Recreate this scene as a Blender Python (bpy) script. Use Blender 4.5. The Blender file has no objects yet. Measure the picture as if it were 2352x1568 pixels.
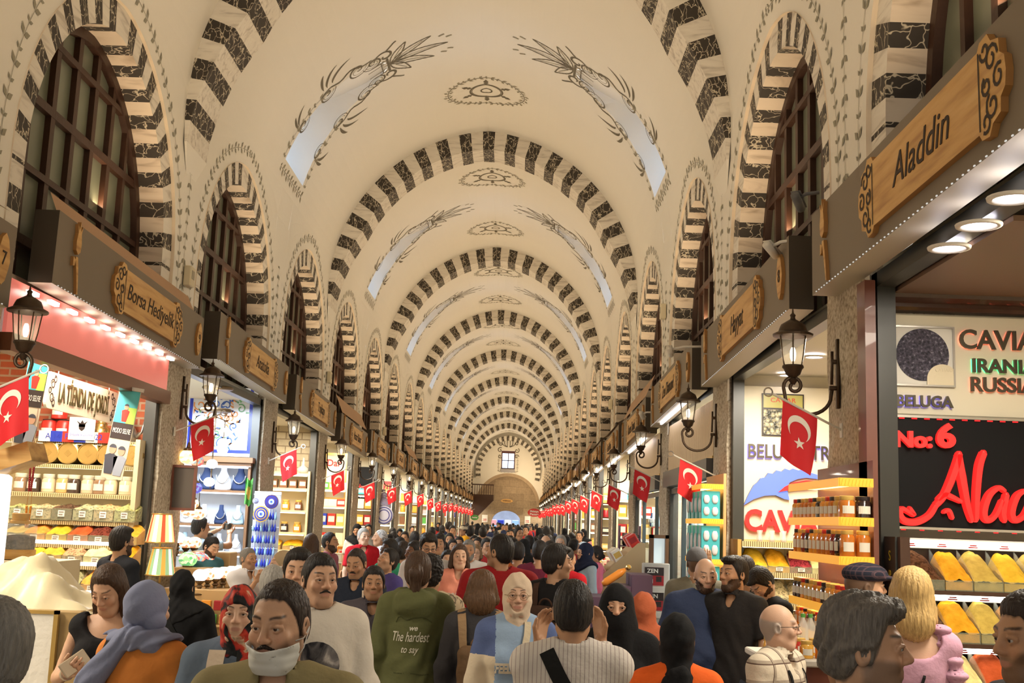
import bpy, bmesh, math, random
import numpy as np
from mathutils import Vector, Matrix, Euler
from mathutils.bvhtree import BVHTree
random.seed(7)
sc = bpy.context.scene
COL = sc.collection
PI = math.pi
HC = 1.9
XC = -.82
HW = 3.12
H0 = 4.5 + HC; VR = 3.435; VE = .315
FPX = 2600.; ROLL = .036
def _cam():
 c, s = math.cos(ROLL), math.sin(ROLL)
 u, v = 1184-1176., 1197-784.
 u, v = u*c+v*s, -u*s+v*c
 return math.atan(v/FPX), math.atan(u/math.hypot(FPX, v))
TH, YAW = _cam()
CAMROT = Matrix.Rotation(YAW, 3, 'Z') @ Matrix.Rotation(PI/2+TH, 3, 'X') @ Matrix.Rotation(ROLL, 3, 'Z')
cd = bpy.data.cameras.new('camera'); cam = bpy.data.objects.new('camera', cd); COL.objects.link(cam)
cd.sensor_width = 36; cd.lens = 36*FPX/2352; cd.clip_end = 300; cd.clip_start = .05
cam.matrix_world = Matrix.Translation((0, 0, HC)) @ CAMROT.to_4x4()
sc.camera = cam
def ray(x, y):
 d = CAMROT @ Vector((x-1176., -(y-784.), -FPX))
 return d
def atY(x, y, Y):
 d = ray(x, y); d = d*(Y/d.y); return Vector((d.x, d.y, d.z+HC))
def atX(x, y, X):
 d = ray(x, y); d = d*(X/d.x); return Vector((d.x, d.y, d.z+HC))
LABELS = {}
def tag(o, label, cat, group=None, kind=None):
 if label:
  o['label'] = label
  LABELS.setdefault(label, []).append((o.name, group))
 if cat: o['category'] = cat
 if group: o['group'] = group
 if kind: o['kind'] = kind
 return o
def empty(name, loc=(0, 0, 0), rz=0., label=None, cat=None, group=None, rot=None):
 o = bpy.data.objects.new(name, None); COL.objects.link(o)
 o.empty_display_size = .05
 o.location = loc; o.rotation_euler = rot if rot is not None else (0, 0, rz)
 if label or cat: tag(o, label, cat, group)
 return o
def link(name, me, parent=None, loc=None, rz=0., rot=None, scale=None):
 o = bpy.data.objects.new(name, me); COL.objects.link(o)
 if parent is not None: o.parent = parent
 if loc is not None: o.location = loc
 if rot is not None: o.rotation_euler = rot
 elif rz: o.rotation_euler = (0, 0, rz)
 if scale is not None: o.scale = scale if hasattr(scale, '__len__') else (scale,)*3
 return o
def kids(o): return KIDS.get(o.name, [])
KIDS = {}
def dup(o, loc, rz=0., rot=None, scale=None, label=None, cat=None, group=None):
 """A copy of a thing with copies of its parts and sub-parts."""
 def rec(src, par):
  c = src.copy(); COL.objects.link(c)
  if par is not None: c.parent = par
  for ch in src.children: rec(ch, c)
  return c
 c = rec(o, None)
 c.location = loc
 c.rotation_euler = rot if rot is not None else (0, 0, rz)
 if scale is not None: c.scale = scale if hasattr(scale, '__len__') else (scale,)*3
 for k in ('label', 'category', 'group'):
  if k in c and (k != 'category' or cat): del c[k]
 tag(c, label, cat, group)
 return c
ORD = 'first second third fourth fifth sixth seventh eighth ninth tenth eleventh twelfth thirteenth fourteenth fifteenth sixteenth seventeenth eighteenth nineteenth twentieth'.split()
def nth(i): return ORD[i] if i < 20 else 'number %d' % (i+1)
MATS = {}
def mat(name, col=(.8, .8, .8), rough=.6, metal=0., spec=.5, bump=0., bscale=40., var=0., vscale=6., emit=None, estr=0., alpha=1., trans=0., ior=1.45, coat=0., stretch=None, sheen=0.):
 if name in MATS: return MATS[name]
 m = bpy.data.materials.new(name); m.use_nodes = True
 nt = m.node_tree; b = nt.nodes['Principled BSDF']
 b.inputs['Base Color'].default_value = (*col, 1)
 b.inputs['Roughness'].default_value = rough
 b.inputs['Metallic'].default_value = metal
 b.inputs['Specular IOR Level'].default_value = spec
 b.inputs['IOR'].default_value = ior
 if coat: b.inputs['Coat Weight'].default_value = coat
 if sheen: b.inputs['Sheen Weight'].default_value = sheen
 if trans: b.inputs['Transmission Weight'].default_value = trans
 if alpha < 1: b.inputs['Alpha'].default_value = alpha
 if emit is not None:
  b.inputs['Emission Color'].default_value = (*emit, 1); b.inputs['Emission Strength'].default_value = estr
 if bump or var:
  tc = nt.nodes.new('ShaderNodeTexCoord'); src = tc.outputs['Object']
  if stretch:
   mp = nt.nodes.new('ShaderNodeMapping'); mp.inputs['Scale'].default_value = stretch
   nt.links.new(src, mp.inputs[0]); src = mp.outputs[0]
  if var:
   n = nt.nodes.new('ShaderNodeTexNoise'); n.inputs['Scale'].default_value = vscale; n.inputs['Detail'].default_value = 4
   nt.links.new(src, n.inputs[0])
   r = nt.nodes.new('ShaderNodeMixRGB'); nt.links.new(n.outputs['Fac'], r.inputs[0])
   r.inputs[1].default_value = (*[c*(1-var) for c in col], 1); r.inputs[2].default_value = (*[min(1, c*(1+var)) for c in col], 1)
   nt.links.new(r.outputs[0], b.inputs['Base Color'])
  if bump:
   n = nt.nodes.new('ShaderNodeTexNoise'); n.inputs['Scale'].default_value = bscale; n.inputs['Detail'].default_value = 3
   nt.links.new(src, n.inputs[0])
   bp = nt.nodes.new('ShaderNodeBump'); bp.inputs['Strength'].default_value = min(1, bump); bp.inputs['Distance'].default_value = .02
   nt.links.new(n.outputs['Fac'], bp.inputs['Height']); nt.links.new(bp.outputs[0], b.inputs['Normal'])
 MATS[name] = m
 return m
def emat(name, col, s):
 if name in MATS: return MATS[name]
 m = bpy.data.materials.new(name); m.use_nodes = True
 nt = m.node_tree; nt.nodes.remove(nt.nodes['Principled BSDF'])
 e = nt.nodes.new('ShaderNodeEmission'); e.inputs[0].default_value = (*col, 1); e.inputs[1].default_value = s
 nt.links.new(e.outputs[0], nt.nodes['Material Output'].inputs[0])
 MATS[name] = m; return m
def vcol_mat(name, rough=.55, bump=0., bscale=60., spec=.4, sub=0.):
 """A material that reads the colour attribute 'col' of its mesh."""
 if name in MATS: return MATS[name]
 m = mat(name, rough=rough, bump=bump, bscale=bscale, spec=spec)
 nt = m.node_tree; a = nt.nodes.new('ShaderNodeVertexColor'); a.layer_name = 'col'
 b = nt.nodes['Principled BSDF']
 nt.links.new(a.outputs[0], b.inputs['Base Color'])
 if sub:
  b.inputs['Subsurface Weight'].default_value = sub; b.inputs['Subsurface Radius'].default_value = (.01, .004, .002)
 return m
def nodes(m): return m.node_tree.nodes, m.node_tree.links, m.node_tree.nodes['Principled BSDF']
def ramp_tex(m, kind, scale, stops, stretch=None, detail=6., dist=0., coord='Object', rot=None):
 """Base colour from a noise / wave / voronoi / brick-free texture through a colour ramp."""
 N, L, b = nodes(m)
 tc = N.new('ShaderNodeTexCoord'); mp = N.new('ShaderNodeMapping')
 if stretch: mp.inputs['Scale'].default_value = stretch
 if rot: mp.inputs['Rotation'].default_value = rot
 L.new(tc.outputs[coord], mp.inputs[0])
 if kind == 'noise':
  t = N.new('ShaderNodeTexNoise'); t.inputs['Detail'].default_value = detail; t.inputs['Distortion'].default_value = dist; out = t.outputs['Fac']
 elif kind == 'wave':
  t = N.new('ShaderNodeTexWave'); t.inputs['Distortion'].default_value = dist; t.inputs['Detail'].default_value = detail; out = t.outputs['Fac']
 elif kind == 'vor':
  t = N.new('ShaderNodeTexVoronoi'); out = t.outputs['Distance']
 elif kind == 'cells':
  t = N.new('ShaderNodeTexVoronoi'); out = t.outputs['Color']
 elif kind == 'crack':
  t = N.new('ShaderNodeTexVoronoi'); t.feature = 'DISTANCE_TO_EDGE'; out = t.outputs['Distance']
  n = N.new('ShaderNodeTexNoise'); n.inputs['Scale'].default_value = scale*.8; L.new(mp.outputs[0], n.inputs[0])
  mx = N.new('ShaderNodeMixRGB'); mx.inputs[0].default_value = dist; L.new(mp.outputs[0], mx.inputs[1]); L.new(n.outputs['Color'], mx.inputs[2])
  L.new(mx.outputs[0], t.inputs['Vector'])
 t.inputs['Scale'].default_value = scale
 if kind != 'crack': L.new(mp.outputs[0], t.inputs['Vector'])
 r = N.new('ShaderNodeValToRGB'); e = r.color_ramp.elements
 while len(e) > 1: e.remove(e[-1])
 e[0].position = stops[0][0]; e[0].color = (*stops[0][1], 1)
 for p, c in stops[1:]:
  x = e.new(p); x.color = (*c, 1)
 L.new(out, r.inputs[0]); L.new(r.outputs[0], b.inputs['Base Color'])
 return m
class MB:
 def __init__(s): s.v = []; s.f = []; s.mi = []; s.cur = 0; s.M = None; s.sm = []; s.smooth = False
 def at(s, M): s.M = M; return s
 def add(s, vs, fs, mi=None):
  n = len(s.v)
  if s.M is not None: vs = [s.M @ Vector(p) for p in vs]
  s.v.extend([tuple(p) for p in vs]); s.f.extend([tuple(i+n for i in f) for f in fs])
  s.mi.extend([s.cur if mi is None else mi]*len(fs)); s.sm.extend([s.smooth]*len(fs)); return s
 def box(s, x0, x1, y0, y1, z0, z1, mi=None):
  v = [(x0,y0,z0),(x1,y0,z0),(x1,y1,z0),(x0,y1,z0),(x0,y0,z1),(x1,y0,z1),(x1,y1,z1),(x0,y1,z1)]
  return s.add(v, [(0,3,2,1),(4,5,6,7),(0,1,5,4),(1,2,6,5),(2,3,7,6),(3,0,4,7)], mi)
 def cbox(s, c, d, mi=None): return s.box(c[0]-d[0]/2, c[0]+d[0]/2, c[1]-d[1]/2, c[1]+d[1]/2, c[2]-d[2]/2, c[2]+d[2]/2, mi)
 def rbox(s, x0, x1, y0, y1, z0, z1, b=.01, mi=None):
  """box with chamfered vertical and horizontal edges"""
  if min(x1-x0, y1-y0, z1-z0) < 2.2*b: return s.box(x0, x1, y0, y1, z0, z1, mi)
  rings = []
  for z, i in ((z0, b), (z0+b, 0), (z1-b, 0), (z1, b)):
   a0, a1, c0, c1 = x0+i, x1-i, y0+i, y1-i
   rings.append([(a0+b, c0, z), (a1-b, c0, z), (a1, c0+b, z), (a1, c1-b, z), (a1-b, c1, z), (a0+b, c1, z), (a0, c1-b, z), (a0, c0+b, z)])
  return s.loft(rings, cap=True, mi=mi)
 def loft(s, rings, cap=False, closed=True, mi=None):
  n = len(rings[0]); v = [p for r in rings for p in r]; f = []
  for i in range(len(rings)-1):
   for j in range(n if closed else n-1):
    a, b = i*n+j, i*n+(j+1) % n
    f.append((a, b, b+n, a+n))
  if cap: f.append(tuple(range(n-1, -1, -1))); f.append(tuple(range((len(rings)-1)*n, len(rings)*n)))
  return s.add(v, f, mi)
 def lathe(s, prof, n=16, c=(0, 0, 0), mi=None, cap=True, flute=0., nf=0):
  rings = []
  for r, z in prof:
   rr = []
   for j in range(n):
    a = 2*PI*j/n; q = r*(1+flute*math.cos(nf*a)) if nf else r
    rr.append((c[0]+q*math.cos(a), c[1]+q*math.sin(a), c[2]+z))
   rings.append(rr)
  return s.loft(rings, cap=cap, mi=mi)
 def cyl(s, p, q, r, n=8, r2=None, mi=None, cap=True): return s.tube([p, q], [r, r if r2 is None else r2], n, mi, cap)
 def tube(s, path, r, n=6, mi=None, cap=True, flat=1.):
  P = [Vector(p) for p in path]; rr = r if hasattr(r, '__len__') else [r]*len(P)
  rings = []; up = None
  for i, p in enumerate(P):
   t = (P[min(i+1, len(P)-1)]-P[max(i-1, 0)])
   if t.length < 1e-9: t = Vector((0, 0, 1))
   t.normalize()
   if up is None:
    up = Vector((0, 0, 1)) if abs(t.z) < .9 else Vector((1, 0, 0))
   a = t.cross(up)
   if a.length < 1e-6: a = t.cross(Vector((0, 1, 0)))
   a.normalize(); b = a.cross(t).normalized(); up = b
   rings.append([p + (a*math.cos(2*PI*j/n)*flat + b*math.sin(2*PI*j/n))*rr[i] for j in range(n)])
  return s.loft(rings, cap=cap, mi=mi)
 def sphere(s, c, r, n=12, m=8, mi=None, flute=0., nf=0):
  r = r if hasattr(r, '__len__') else (r, r, r)
  rings = []
  for i in range(1, m):
   a = PI*i/m; rr = []
   for j in range(n):
    b = 2*PI*j/n; k = math.sin(a)*(1+flute*math.cos(nf*b))
    rr.append((c[0]+r[0]*k*math.cos(b), c[1]+r[1]*k*math.sin(b), c[2]-r[2]*math.cos(a)))
   rings.append(rr)
  return s.loft(rings, cap=True, mi=mi)
 def prism(s, poly, y0, y1, mi=None, mside=None):
  """polygon in (x,z) extruded along y from y0 (front) to y1"""
  n = len(poly)
  v = [(p[0], y0, p[1]) for p in poly] + [(p[0], y1, p[1]) for p in poly]
  s.add(v, [tuple(range(n)), tuple(range(2*n-1, n-1, -1))], mi)
  k = len(s.v)-2*n; M = s.M; s.M = None
  s.f.extend([(k+i, k+n+i, k+n+(i+1) % n, k+(i+1) % n) for i in range(n)])
  s.mi.extend([(s.cur if mi is None else mi) if mside is None else mside]*n); s.sm.extend([s.smooth]*n); s.M = M
  return s
 def quad(s, a, b, c, d, mi=None): return s.add([a, b, c, d], [(0, 1, 2, 3)], mi)
 def ribbon(s, pts, w, mi=None, y=0.):
  """flat stroke in the (x,z) plane facing -y"""
  n = len(pts); ww = w if hasattr(w, '__len__') else [w]*n; v = []
  for i in range(n):
   a = pts[max(i-1, 0)]; b = pts[min(i+1, n-1)]
   dx, dz = b[0]-a[0], b[1]-a[1]; l = math.hypot(dx, dz) or 1
   nx, nz = -dz/l*ww[i]/2, dx/l*ww[i]/2
   v += [(pts[i][0]+nx, y, pts[i][1]+nz), (pts[i][0]-nx, y, pts[i][1]-nz)]
  return s.add(v, [(2*i, 2*i+1, 2*i+3, 2*i+2) for i in range(n-1)], mi)
 def mesh(s, name, mats, fix=False):
  me = bpy.data.meshes.new(name); me.from_pydata(s.v, [], s.f)
  for m in (mats if isinstance(mats, (list, tuple)) else [mats]): me.materials.append(m)
  if len(me.materials) > 1: me.polygons.foreach_set('material_index', s.mi)
  if any(s.sm): me.polygons.foreach_set('use_smooth', s.sm)
  if fix:
   bm = bmesh.new(); bm.from_mesh(me); bmesh.ops.recalc_face_normals(bm, faces=bm.faces); bm.to_mesh(me); bm.free()
  me.update(); return me
 def build(s, name, mats, parent=None, loc=None, rz=0., rot=None, fix=False, smooth_angle=None):
  me = s.mesh(name, mats, fix)
  if smooth_angle: smooth(me, smooth_angle)
  return link(name, me, parent, loc, rz, rot)
def smooth(me, ang=40):
 me.polygons.foreach_set('use_smooth', [True]*len(me.polygons))
 try: me.set_sharp_from_angle(angle=math.radians(ang))
 except Exception: pass
 return me
def structure(o, label=None):
 o['kind'] = 'structure'
 if label: o['label'] = label
 return o
_TX = {}
def text_mesh(s, size=1., ext=0., shear=0., align='CENTER', bev=0., sx=1., space=1., off=0.):
 """lettering as a mesh standing in the (x,z) plane, facing -y"""
 key = (s, size, ext, shear, align, bev, sx, space, off)
 if key in _TX: return _TX[key]
 cu = bpy.data.curves.new('lettering', 'FONT'); cu.body = s; cu.size = size; cu.extrude = ext; cu.shear = shear; cu.bevel_depth = bev
 cu.align_x = align; cu.align_y = 'CENTER'; cu.space_character = space; cu.resolution_u = 4; cu.offset = off; cu.fill_mode = 'BOTH'
 ob = bpy.data.objects.new('lettering', cu); COL.objects.link(ob)
 dg = bpy.context.evaluated_depsgraph_get(); dg.update()
 me = bpy.data.meshes.new_from_object(ob.evaluated_get(dg))
 bpy.data.objects.remove(ob); bpy.data.curves.remove(cu)
 for v in me.vertices: v.co = Vector((v.co.x*sx, -v.co.z, v.co.y))
 me.update(); _TX[key] = me
 return me
def put_text(s, m, parent, loc, size, name='lettering', ext=.004, shear=0., sx=1., rz=0., fit=None, align='CENTER', bev=0., space=1., rot=None, off=0.):
 me = text_mesh(s, size, ext, shear, align, bev, sx, space, off).copy()
 if fit:
  xs = [v.co.x for v in me.vertices]
  w = max(xs)-min(xs); k = fit/w
  for v in me.vertices: v.co.x *= k
 me.materials.clear(); me.materials.append(m)
 return link(name, me, parent, loc, rz, rot)
def light(name, kind, loc, energy, col=(1, 1, 1), size=.1, sizey=None, rot=(0, 0, 0), spread=None, blend=None, angle=None):
 l = bpy.data.lights.new(name, kind); l.energy = energy; l.color = col
 if kind == 'AREA':
  l.shape = 'RECTANGLE' if sizey else 'SQUARE'; l.size = size
  if sizey: l.size_y = sizey
  if spread: l.spread = spread
 elif kind == 'SPOT': l.spot_size = angle or 1.5; l.spot_blend = blend or .5; l.shadow_soft_size = size
 else: l.shadow_soft_size = size
 o = bpy.data.objects.new(name, l); COL.objects.link(o); o.location = loc; o.rotation_euler = rot
 return o
# ================================================================ the hall
M_PLASTER = mat('plaster', (.80, .765, .68), .85, bump=.12, bscale=14, var=.035, vscale=.8)
M_WHITE = ramp_tex(mat('white_marble_paint', rough=.7), 'noise', 2.2, [(.3, (.50, .45, .38)), (.48, (.74, .69, .60)), (.75, (.80, .755, .66))], stretch=(1, 6, 6), detail=5, dist=.8)
M_BLACK = ramp_tex(mat('black_marble_paint', rough=.65), 'crack', 8.5, [(0., (.62, .55, .42)), (.018, (.50, .44, .33)), (.045, (.045, .036, .028)), (1., (.035, .028, .022))], stretch=(1.6, 1, 1), dist=.22)
M_REVW = ramp_tex(mat('reveal_marble_warm_glow', rough=.75), 'noise', 1.6, [(.3, (.46, .36, .26)), (.46, (.72, .61, .48)), (.8, (.78, .68, .55))], stretch=(1, 1, 7), detail=4, dist=.6)  # white marble of the reveals, warm lamp glow tinted into its colour
M_INK = mat('painted_ornament', (.15, .13, .09), .8)
M_INK2 = mat('painted_ornament_light', (.30, .27, .19), .8)
M_LEAF = mat('painted_leaf', (.30, .28, .21), .85)
M_PEACH = mat('peach_edge', (.80, .68, .52), .8)
M_WOOD = mat('window_wood', (.045, .017, .008), .5, bump=.1, bscale=30, var=.25, vscale=12)
M_GLASS = mat('old_window_glass', (.155, .165, .12), .28, spec=.45, var=.25, vscale=1.2)
M_STONE = ramp_tex(mat('rough_pier_stone', rough=.95, bump=.9, bscale=26), 'noise', 34, [(.28, (.20, .155, .105)), (.45, (.42, .35, .26)), (.7, (.60, .53, .42))], detail=8)
M_ASHLAR = mat('ashlar_stone', (.36, .28, .19), .9, bump=.4, bscale=14)
def _brickify(m, c1, c2, mortar, scale, bw, bh, ms=.012, off=.5, axes='XZ', bumpy=True):
 N, L, b = nodes(m)
 tc = N.new('ShaderNodeTexCoord'); sp = N.new('ShaderNodeSeparateXYZ'); cb = N.new('ShaderNodeCombineXYZ')
 L.new(tc.outputs['Object'], sp.inputs[0])
 L.new(sp.outputs[axes[0]], cb.inputs[0]); L.new(sp.outputs[axes[1]], cb.inputs[1])
 t = N.new('ShaderNodeTexBrick'); L.new(cb.outputs[0], t.inputs['Vector'])
 t.inputs['Color1'].default_value = (*c1, 1); t.inputs['Color2'].default_value = (*c2, 1); t.inputs['Mortar'].default_value = (*mortar, 1)
 t.inputs['Scale'].default_value = scale; t.inputs['Brick Width'].default_value = bw; t.inputs['Row Height'].default_value = bh
 t.inputs['Mortar Size'].default_value = ms; t.offset = off
 n = N.new('ShaderNodeTexNoise'); n.inputs['Scale'].default_value = 7; L.new(tc.outputs['Object'], n.inputs[0])
 mx = N.new('ShaderNodeMixRGB'); mx.blend_type = 'MULTIPLY'; mx.inputs[0].default_value = .45
 L.new(t.outputs['Color'], mx.inputs[1]); L.new(n.outputs['Fac'], mx.inputs[2])
 L.new(mx.outputs[0], b.inputs['Base Color'])
 return m
_brickify(M_ASHLAR, (.50, .38, .25), (.36, .27, .18), (.30, .23, .16), 1., 1.3, .62, .012)
M_FLOOR = mat('floor_slabs', (.35, .31, .26), .55, bump=.1, bscale=8)
_brickify(M_FLOOR, (.50, .44, .36), (.40, .35, .29), (.20, .17, .14), 1., .6, .4, .008, axes='XY')
M_SKY = emat('skylight_sky', (.42, .62, 1.), 11.)
Y0, Y1 = -5.6, 102.4
RIB0, RIBT, BAY = 12.37, .83, 10.
def hw_at(z):
 """half width of the hall at height z"""
 return HW if z <= H0 else max(0., math.sqrt(max(0., VR*VR-(z-H0)**2))-VE)
AMAX = math.acos(VE/VR)
def vpt(a, side, off=0.):
 """point (x,z) on the vault at angle a above the spring; off > 0 goes inward"""
 r = VR-off
 return XC+side*(r*math.cos(a)-VE), H0+r*math.sin(a)
ZW = H0+.62
AW = math.asin((ZW-H0)/VR)
def wall_x(z, side): return XC+side*hw_at(z)
WC0, WPITCH = 10.33, 5.
WZ, WR, WSILL = 2.66+HC, 2.05, 3.75
def win_arch(n=28, r=WR, base=WSILL):
 """outline of a window arch (y,z) relative to its centre, from one foot to the other; a little pointed"""
 e = .10; R = r+e; t = math.acos(e/R)
 p = [(-r, base)]
 for i in range(n//2+1): a = t*i/(n//2); p.append((-(R*math.cos(a)-e), WZ+R*math.sin(a)*.985))
 for i in range(n//2-1, -1, -1): a = t*i/(n//2); p.append(((R*math.cos(a)-e), WZ+R*math.sin(a)*.985))
 p.append((r, base)); return p
def arch_z(y, r=WR):
 e = .10; R = r+e
 return WZ+math.sqrt(max(0., R*R-(abs(y)+e)**2))*.985 if abs(y) < r else None
NWIN = 20
WK = range(-3, 19)
def wall_bay(side):
 mb = MB()
 ys = sorted(set([-2.5, 2.5, -WR, WR]+[WR*math.sin(PI/2*i/14) for i in range(-13, 14)]+[-2.3, 2.3]))
 zb = 3.3
 for i in range(len(ys)-1):
  a, b = ys[i], ys[i+1]; hole = -WR-1e-6 <= a and b <= WR+1e-6
  if hole:
   za = arch_z(a) if abs(a) < WR-1e-6 else WZ
   zb_ = arch_z(b) if abs(b) < WR-1e-6 else WZ
  else: za = zb_ = zb
  n = 5 if hole else 8
  for k in range(n):
   t0, t1 = k/n, (k+1)/n
   q = []
   for y, zz, t in ((a, za, t0), (b, zb_, t0), (b, zb_, t1), (a, za, t1)):
    z = zz+(ZW-zz)*t; q.append((wall_x(z, side), y, z))
   if side > 0: q = q[::-1]
   mb.add(q, [(0, 1, 2, 3)])
 return mb.mesh('wall_bay', M_PLASTER)
for side, nm in ((-1, 'left'), (1, 'right')):
 me = wall_bay(side); low, up = MB(), MB()
 vs = [v.co.copy() for v in me.vertices]
 for k in WK:
  dy = Vector((0, WC0+WPITCH*k, 0))
  for p in me.polygons:
   q = [vs[i]+dy for i in p.vertices]
   (up if max(c.z for c in q) > H0+.01 else low).add(q, [tuple(range(len(q)))])
 structure(low.build('wall_'+nm, M_PLASTER)); structure(up.build('ceiling_haunch_'+nm, M_PLASTER))
SL_A0, SL_A1 = math.radians(16.5), math.radians(57)
def slot_half(a):
 """half width of a light slot at arc angle a (0 outside)"""
 if a <= SL_A0 or a >= SL_A1: return 0.
 t = (a-SL_A0)/(SL_A1-SL_A0)
 w = .72-.30*t
 if t > .72: w *= math.sqrt(max(0., 1-((t-.72)/.28)**2))
 return w
BAYC = 17.785
def ceil_bay(side):
 mb = MB(); mb.smooth = True
 aa = sorted(set([AW+(AMAX-AW)*i/22 for i in range(23)]+[SL_A0, SL_A1, SL_A1-.004, SL_A1-.02, SL_A1-.05, SL_A1-.09]))
 aa = [a for a in aa if a >= AW-1e-9]
 def col(a):
  h = slot_half(a)
  return [-5, -3.2, -1.6, -h, h, 1.6, 3.2, 5]
 for i in range(len(aa)-1):
  a, b = aa[i], aa[i+1]
  am = (a+b)/2; inside = SL_A0-1e-6 <= a and b <= SL_A1+1e-6
  ca = col(a if a > SL_A0 else a+1e-4) if inside else col(0)
  cb = col(b if b < SL_A1 else b-1e-6) if inside else col(0)
  for j in range(7):
   if j == 3: 
    if inside: continue
   q = []
   for y, t in ((ca[j], a), (ca[j+1], a), (cb[j+1], b), (cb[j], b)):
    x, z = vpt(t, side); q.append((x, y, z))
   if abs(q[0][1]-q[1][1])+abs(q[2][1]-q[3][1]) < 1e-6: continue
   if side > 0: q = q[::-1]
   mb.add(q, [(0, 1, 2, 3)])
 mb.smooth = True
 n = 16; L = []; Rr = []; B0 = []; B1 = []
 for i in range(n+1):
  a = SL_A0+(SL_A1-SL_A0-.002)*i/n; h = slot_half(max(a, SL_A0+1e-4)); t = i/n
  x, z = vpt(a, side); gap = 1.5*(1-t)**1.25
  L.append((x, -h, z)); Rr.append((x, h, z))
  B0.append((x+side*gap, -h, z+.25*(1-t))); B1.append((x+side*gap, h, z+.25*(1-t)))
 for i in range(n):
  for q in ((L[i], L[i+1], B0[i+1], B0[i]), (Rr[i+1], Rr[i], B1[i], B1[i+1]), (B0[i], B0[i+1], B1[i+1], B1[i])):
   mb.add(q if side > 0 else q[::-1], [(0, 1, 2, 3)])
 return mb
NBAY = range(-2, 9)
mbc = MB(); pan = MB()
for side in (-1, 1):
 src = ceil_bay(side)
 x, z = vpt(SL_A0, side)
 for k in NBAY:
  yc = BAYC+BAY*k
  y0 = yc
  mbc.smooth = True
  mbc.add([(p[0], p[1]+yc, p[2]) for p in src.v], src.f)
  q = [(x+side*1.5, yc-.74, z-.25), (x+side*1.5, yc+.74, z-.25), (x+side*1.5, yc+.74, z+.27), (x+side*1.5, yc-.74, z+.27)]
  pan.add(q if side > 0 else q[::-1], [(0, 1, 2, 3)])
ceil = structure(mbc.build('ceiling', M_PLASTER))
sil = MB()
for side in (-1, 1):
 x, z = vpt(SL_A0, side)
 for k in NBAY:
  yc = BAYC+BAY*k
  sil.quad((x, yc-.73, z), (x, yc+.73, z), (x+side*1.5, yc+.74, z-.25), (x+side*1.5, yc-.74, z-.25))
s_ = sil.build('skylight_sill', M_PLASTER, ceil)
p_ = pan.build('skylight_pane', M_SKY, ceil)
structure(MB().quad((-8.5, Y0-3, 0), (7, Y0-3, 0), (7, 125, 0), (-8.5, 125, 0)).build('floor', M_FLOOR))
def rib_mesh():
 mb = MB(); d = .38
 a0 = -.105
 N = 43
 def P(t, off):
  s = -1 if t <= .5 else 1; u = min(t, 1-t)*2
  a = a0+(AMAX*1.0-a0)*u
  if off == 0: x, z = vpt(a, s, 0)
  else:
   r = VR-off; am = math.acos(min(1, VE/r)); a = a0+(am-a0)*u
   ddz = H0+VR*math.sin(a); off *= min(1., max(.08, (ddz-(4.1+HC))/1.75)); r = VR-off; x, z = XC+s*(r*math.cos(a)-VE), H0+r*math.sin(a)
  return x, z
 for i in range(N):
  t0, t1 = i/N, (i+1)/N; blk = i % 2
  (xo0, zo0), (xo1, zo1), (xi0, zi0), (xi1, zi1) = P(t0, 0), P(t1, 0), P(t0, d), P(t1, d)
  m = 1 if blk else 0
  for yy, fl in ((0, 0), (RIBT, 1)):
   q = [(xo0, yy, zo0), (xo1, yy, zo1), (xi1, yy, zi1), (xi0, yy, zi0)]
   mb.add(q[::-1] if fl else q, [(0, 1, 2, 3)], m)
  mb.add([(xi0, 0, zi0), (xi1, 0, zi1), (xi1, RIBT, zi1), (xi0, RIBT, zi0)], [(0, 1, 2, 3)], m)
 for s, t in ((-1, 0.), (1, 1.)):
  (xo, zo), (xi, zi) = P(t, 0), P(t, d)
  tip = [(XC+s*(HW+.0), RIBT*.5-.2, zo-.3), (XC+s*(HW+.0), RIBT*.5+.2, zo-.3)]
  A, B, C, D = (xo, 0, zo), (xi, 0, zi), (xi, RIBT, zi), (xo, RIBT, zo)
  mb.add([A, B, C, D, *tip], [(0, 1, 4), (1, 2, 5, 4), (2, 3, 5), (0, 1, 2, 3)], 2)
 me = mb.mesh('rib', [M_WHITE, M_BLACK, M_PLASTER], fix=True)
 return me
RIBME = rib_mesh()
for n, i in enumerate(range(-1, 9)):
 structure(link('trim_%d' % (n+1), RIBME, loc=(0, RIB0+BAY*i, 0)))
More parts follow.
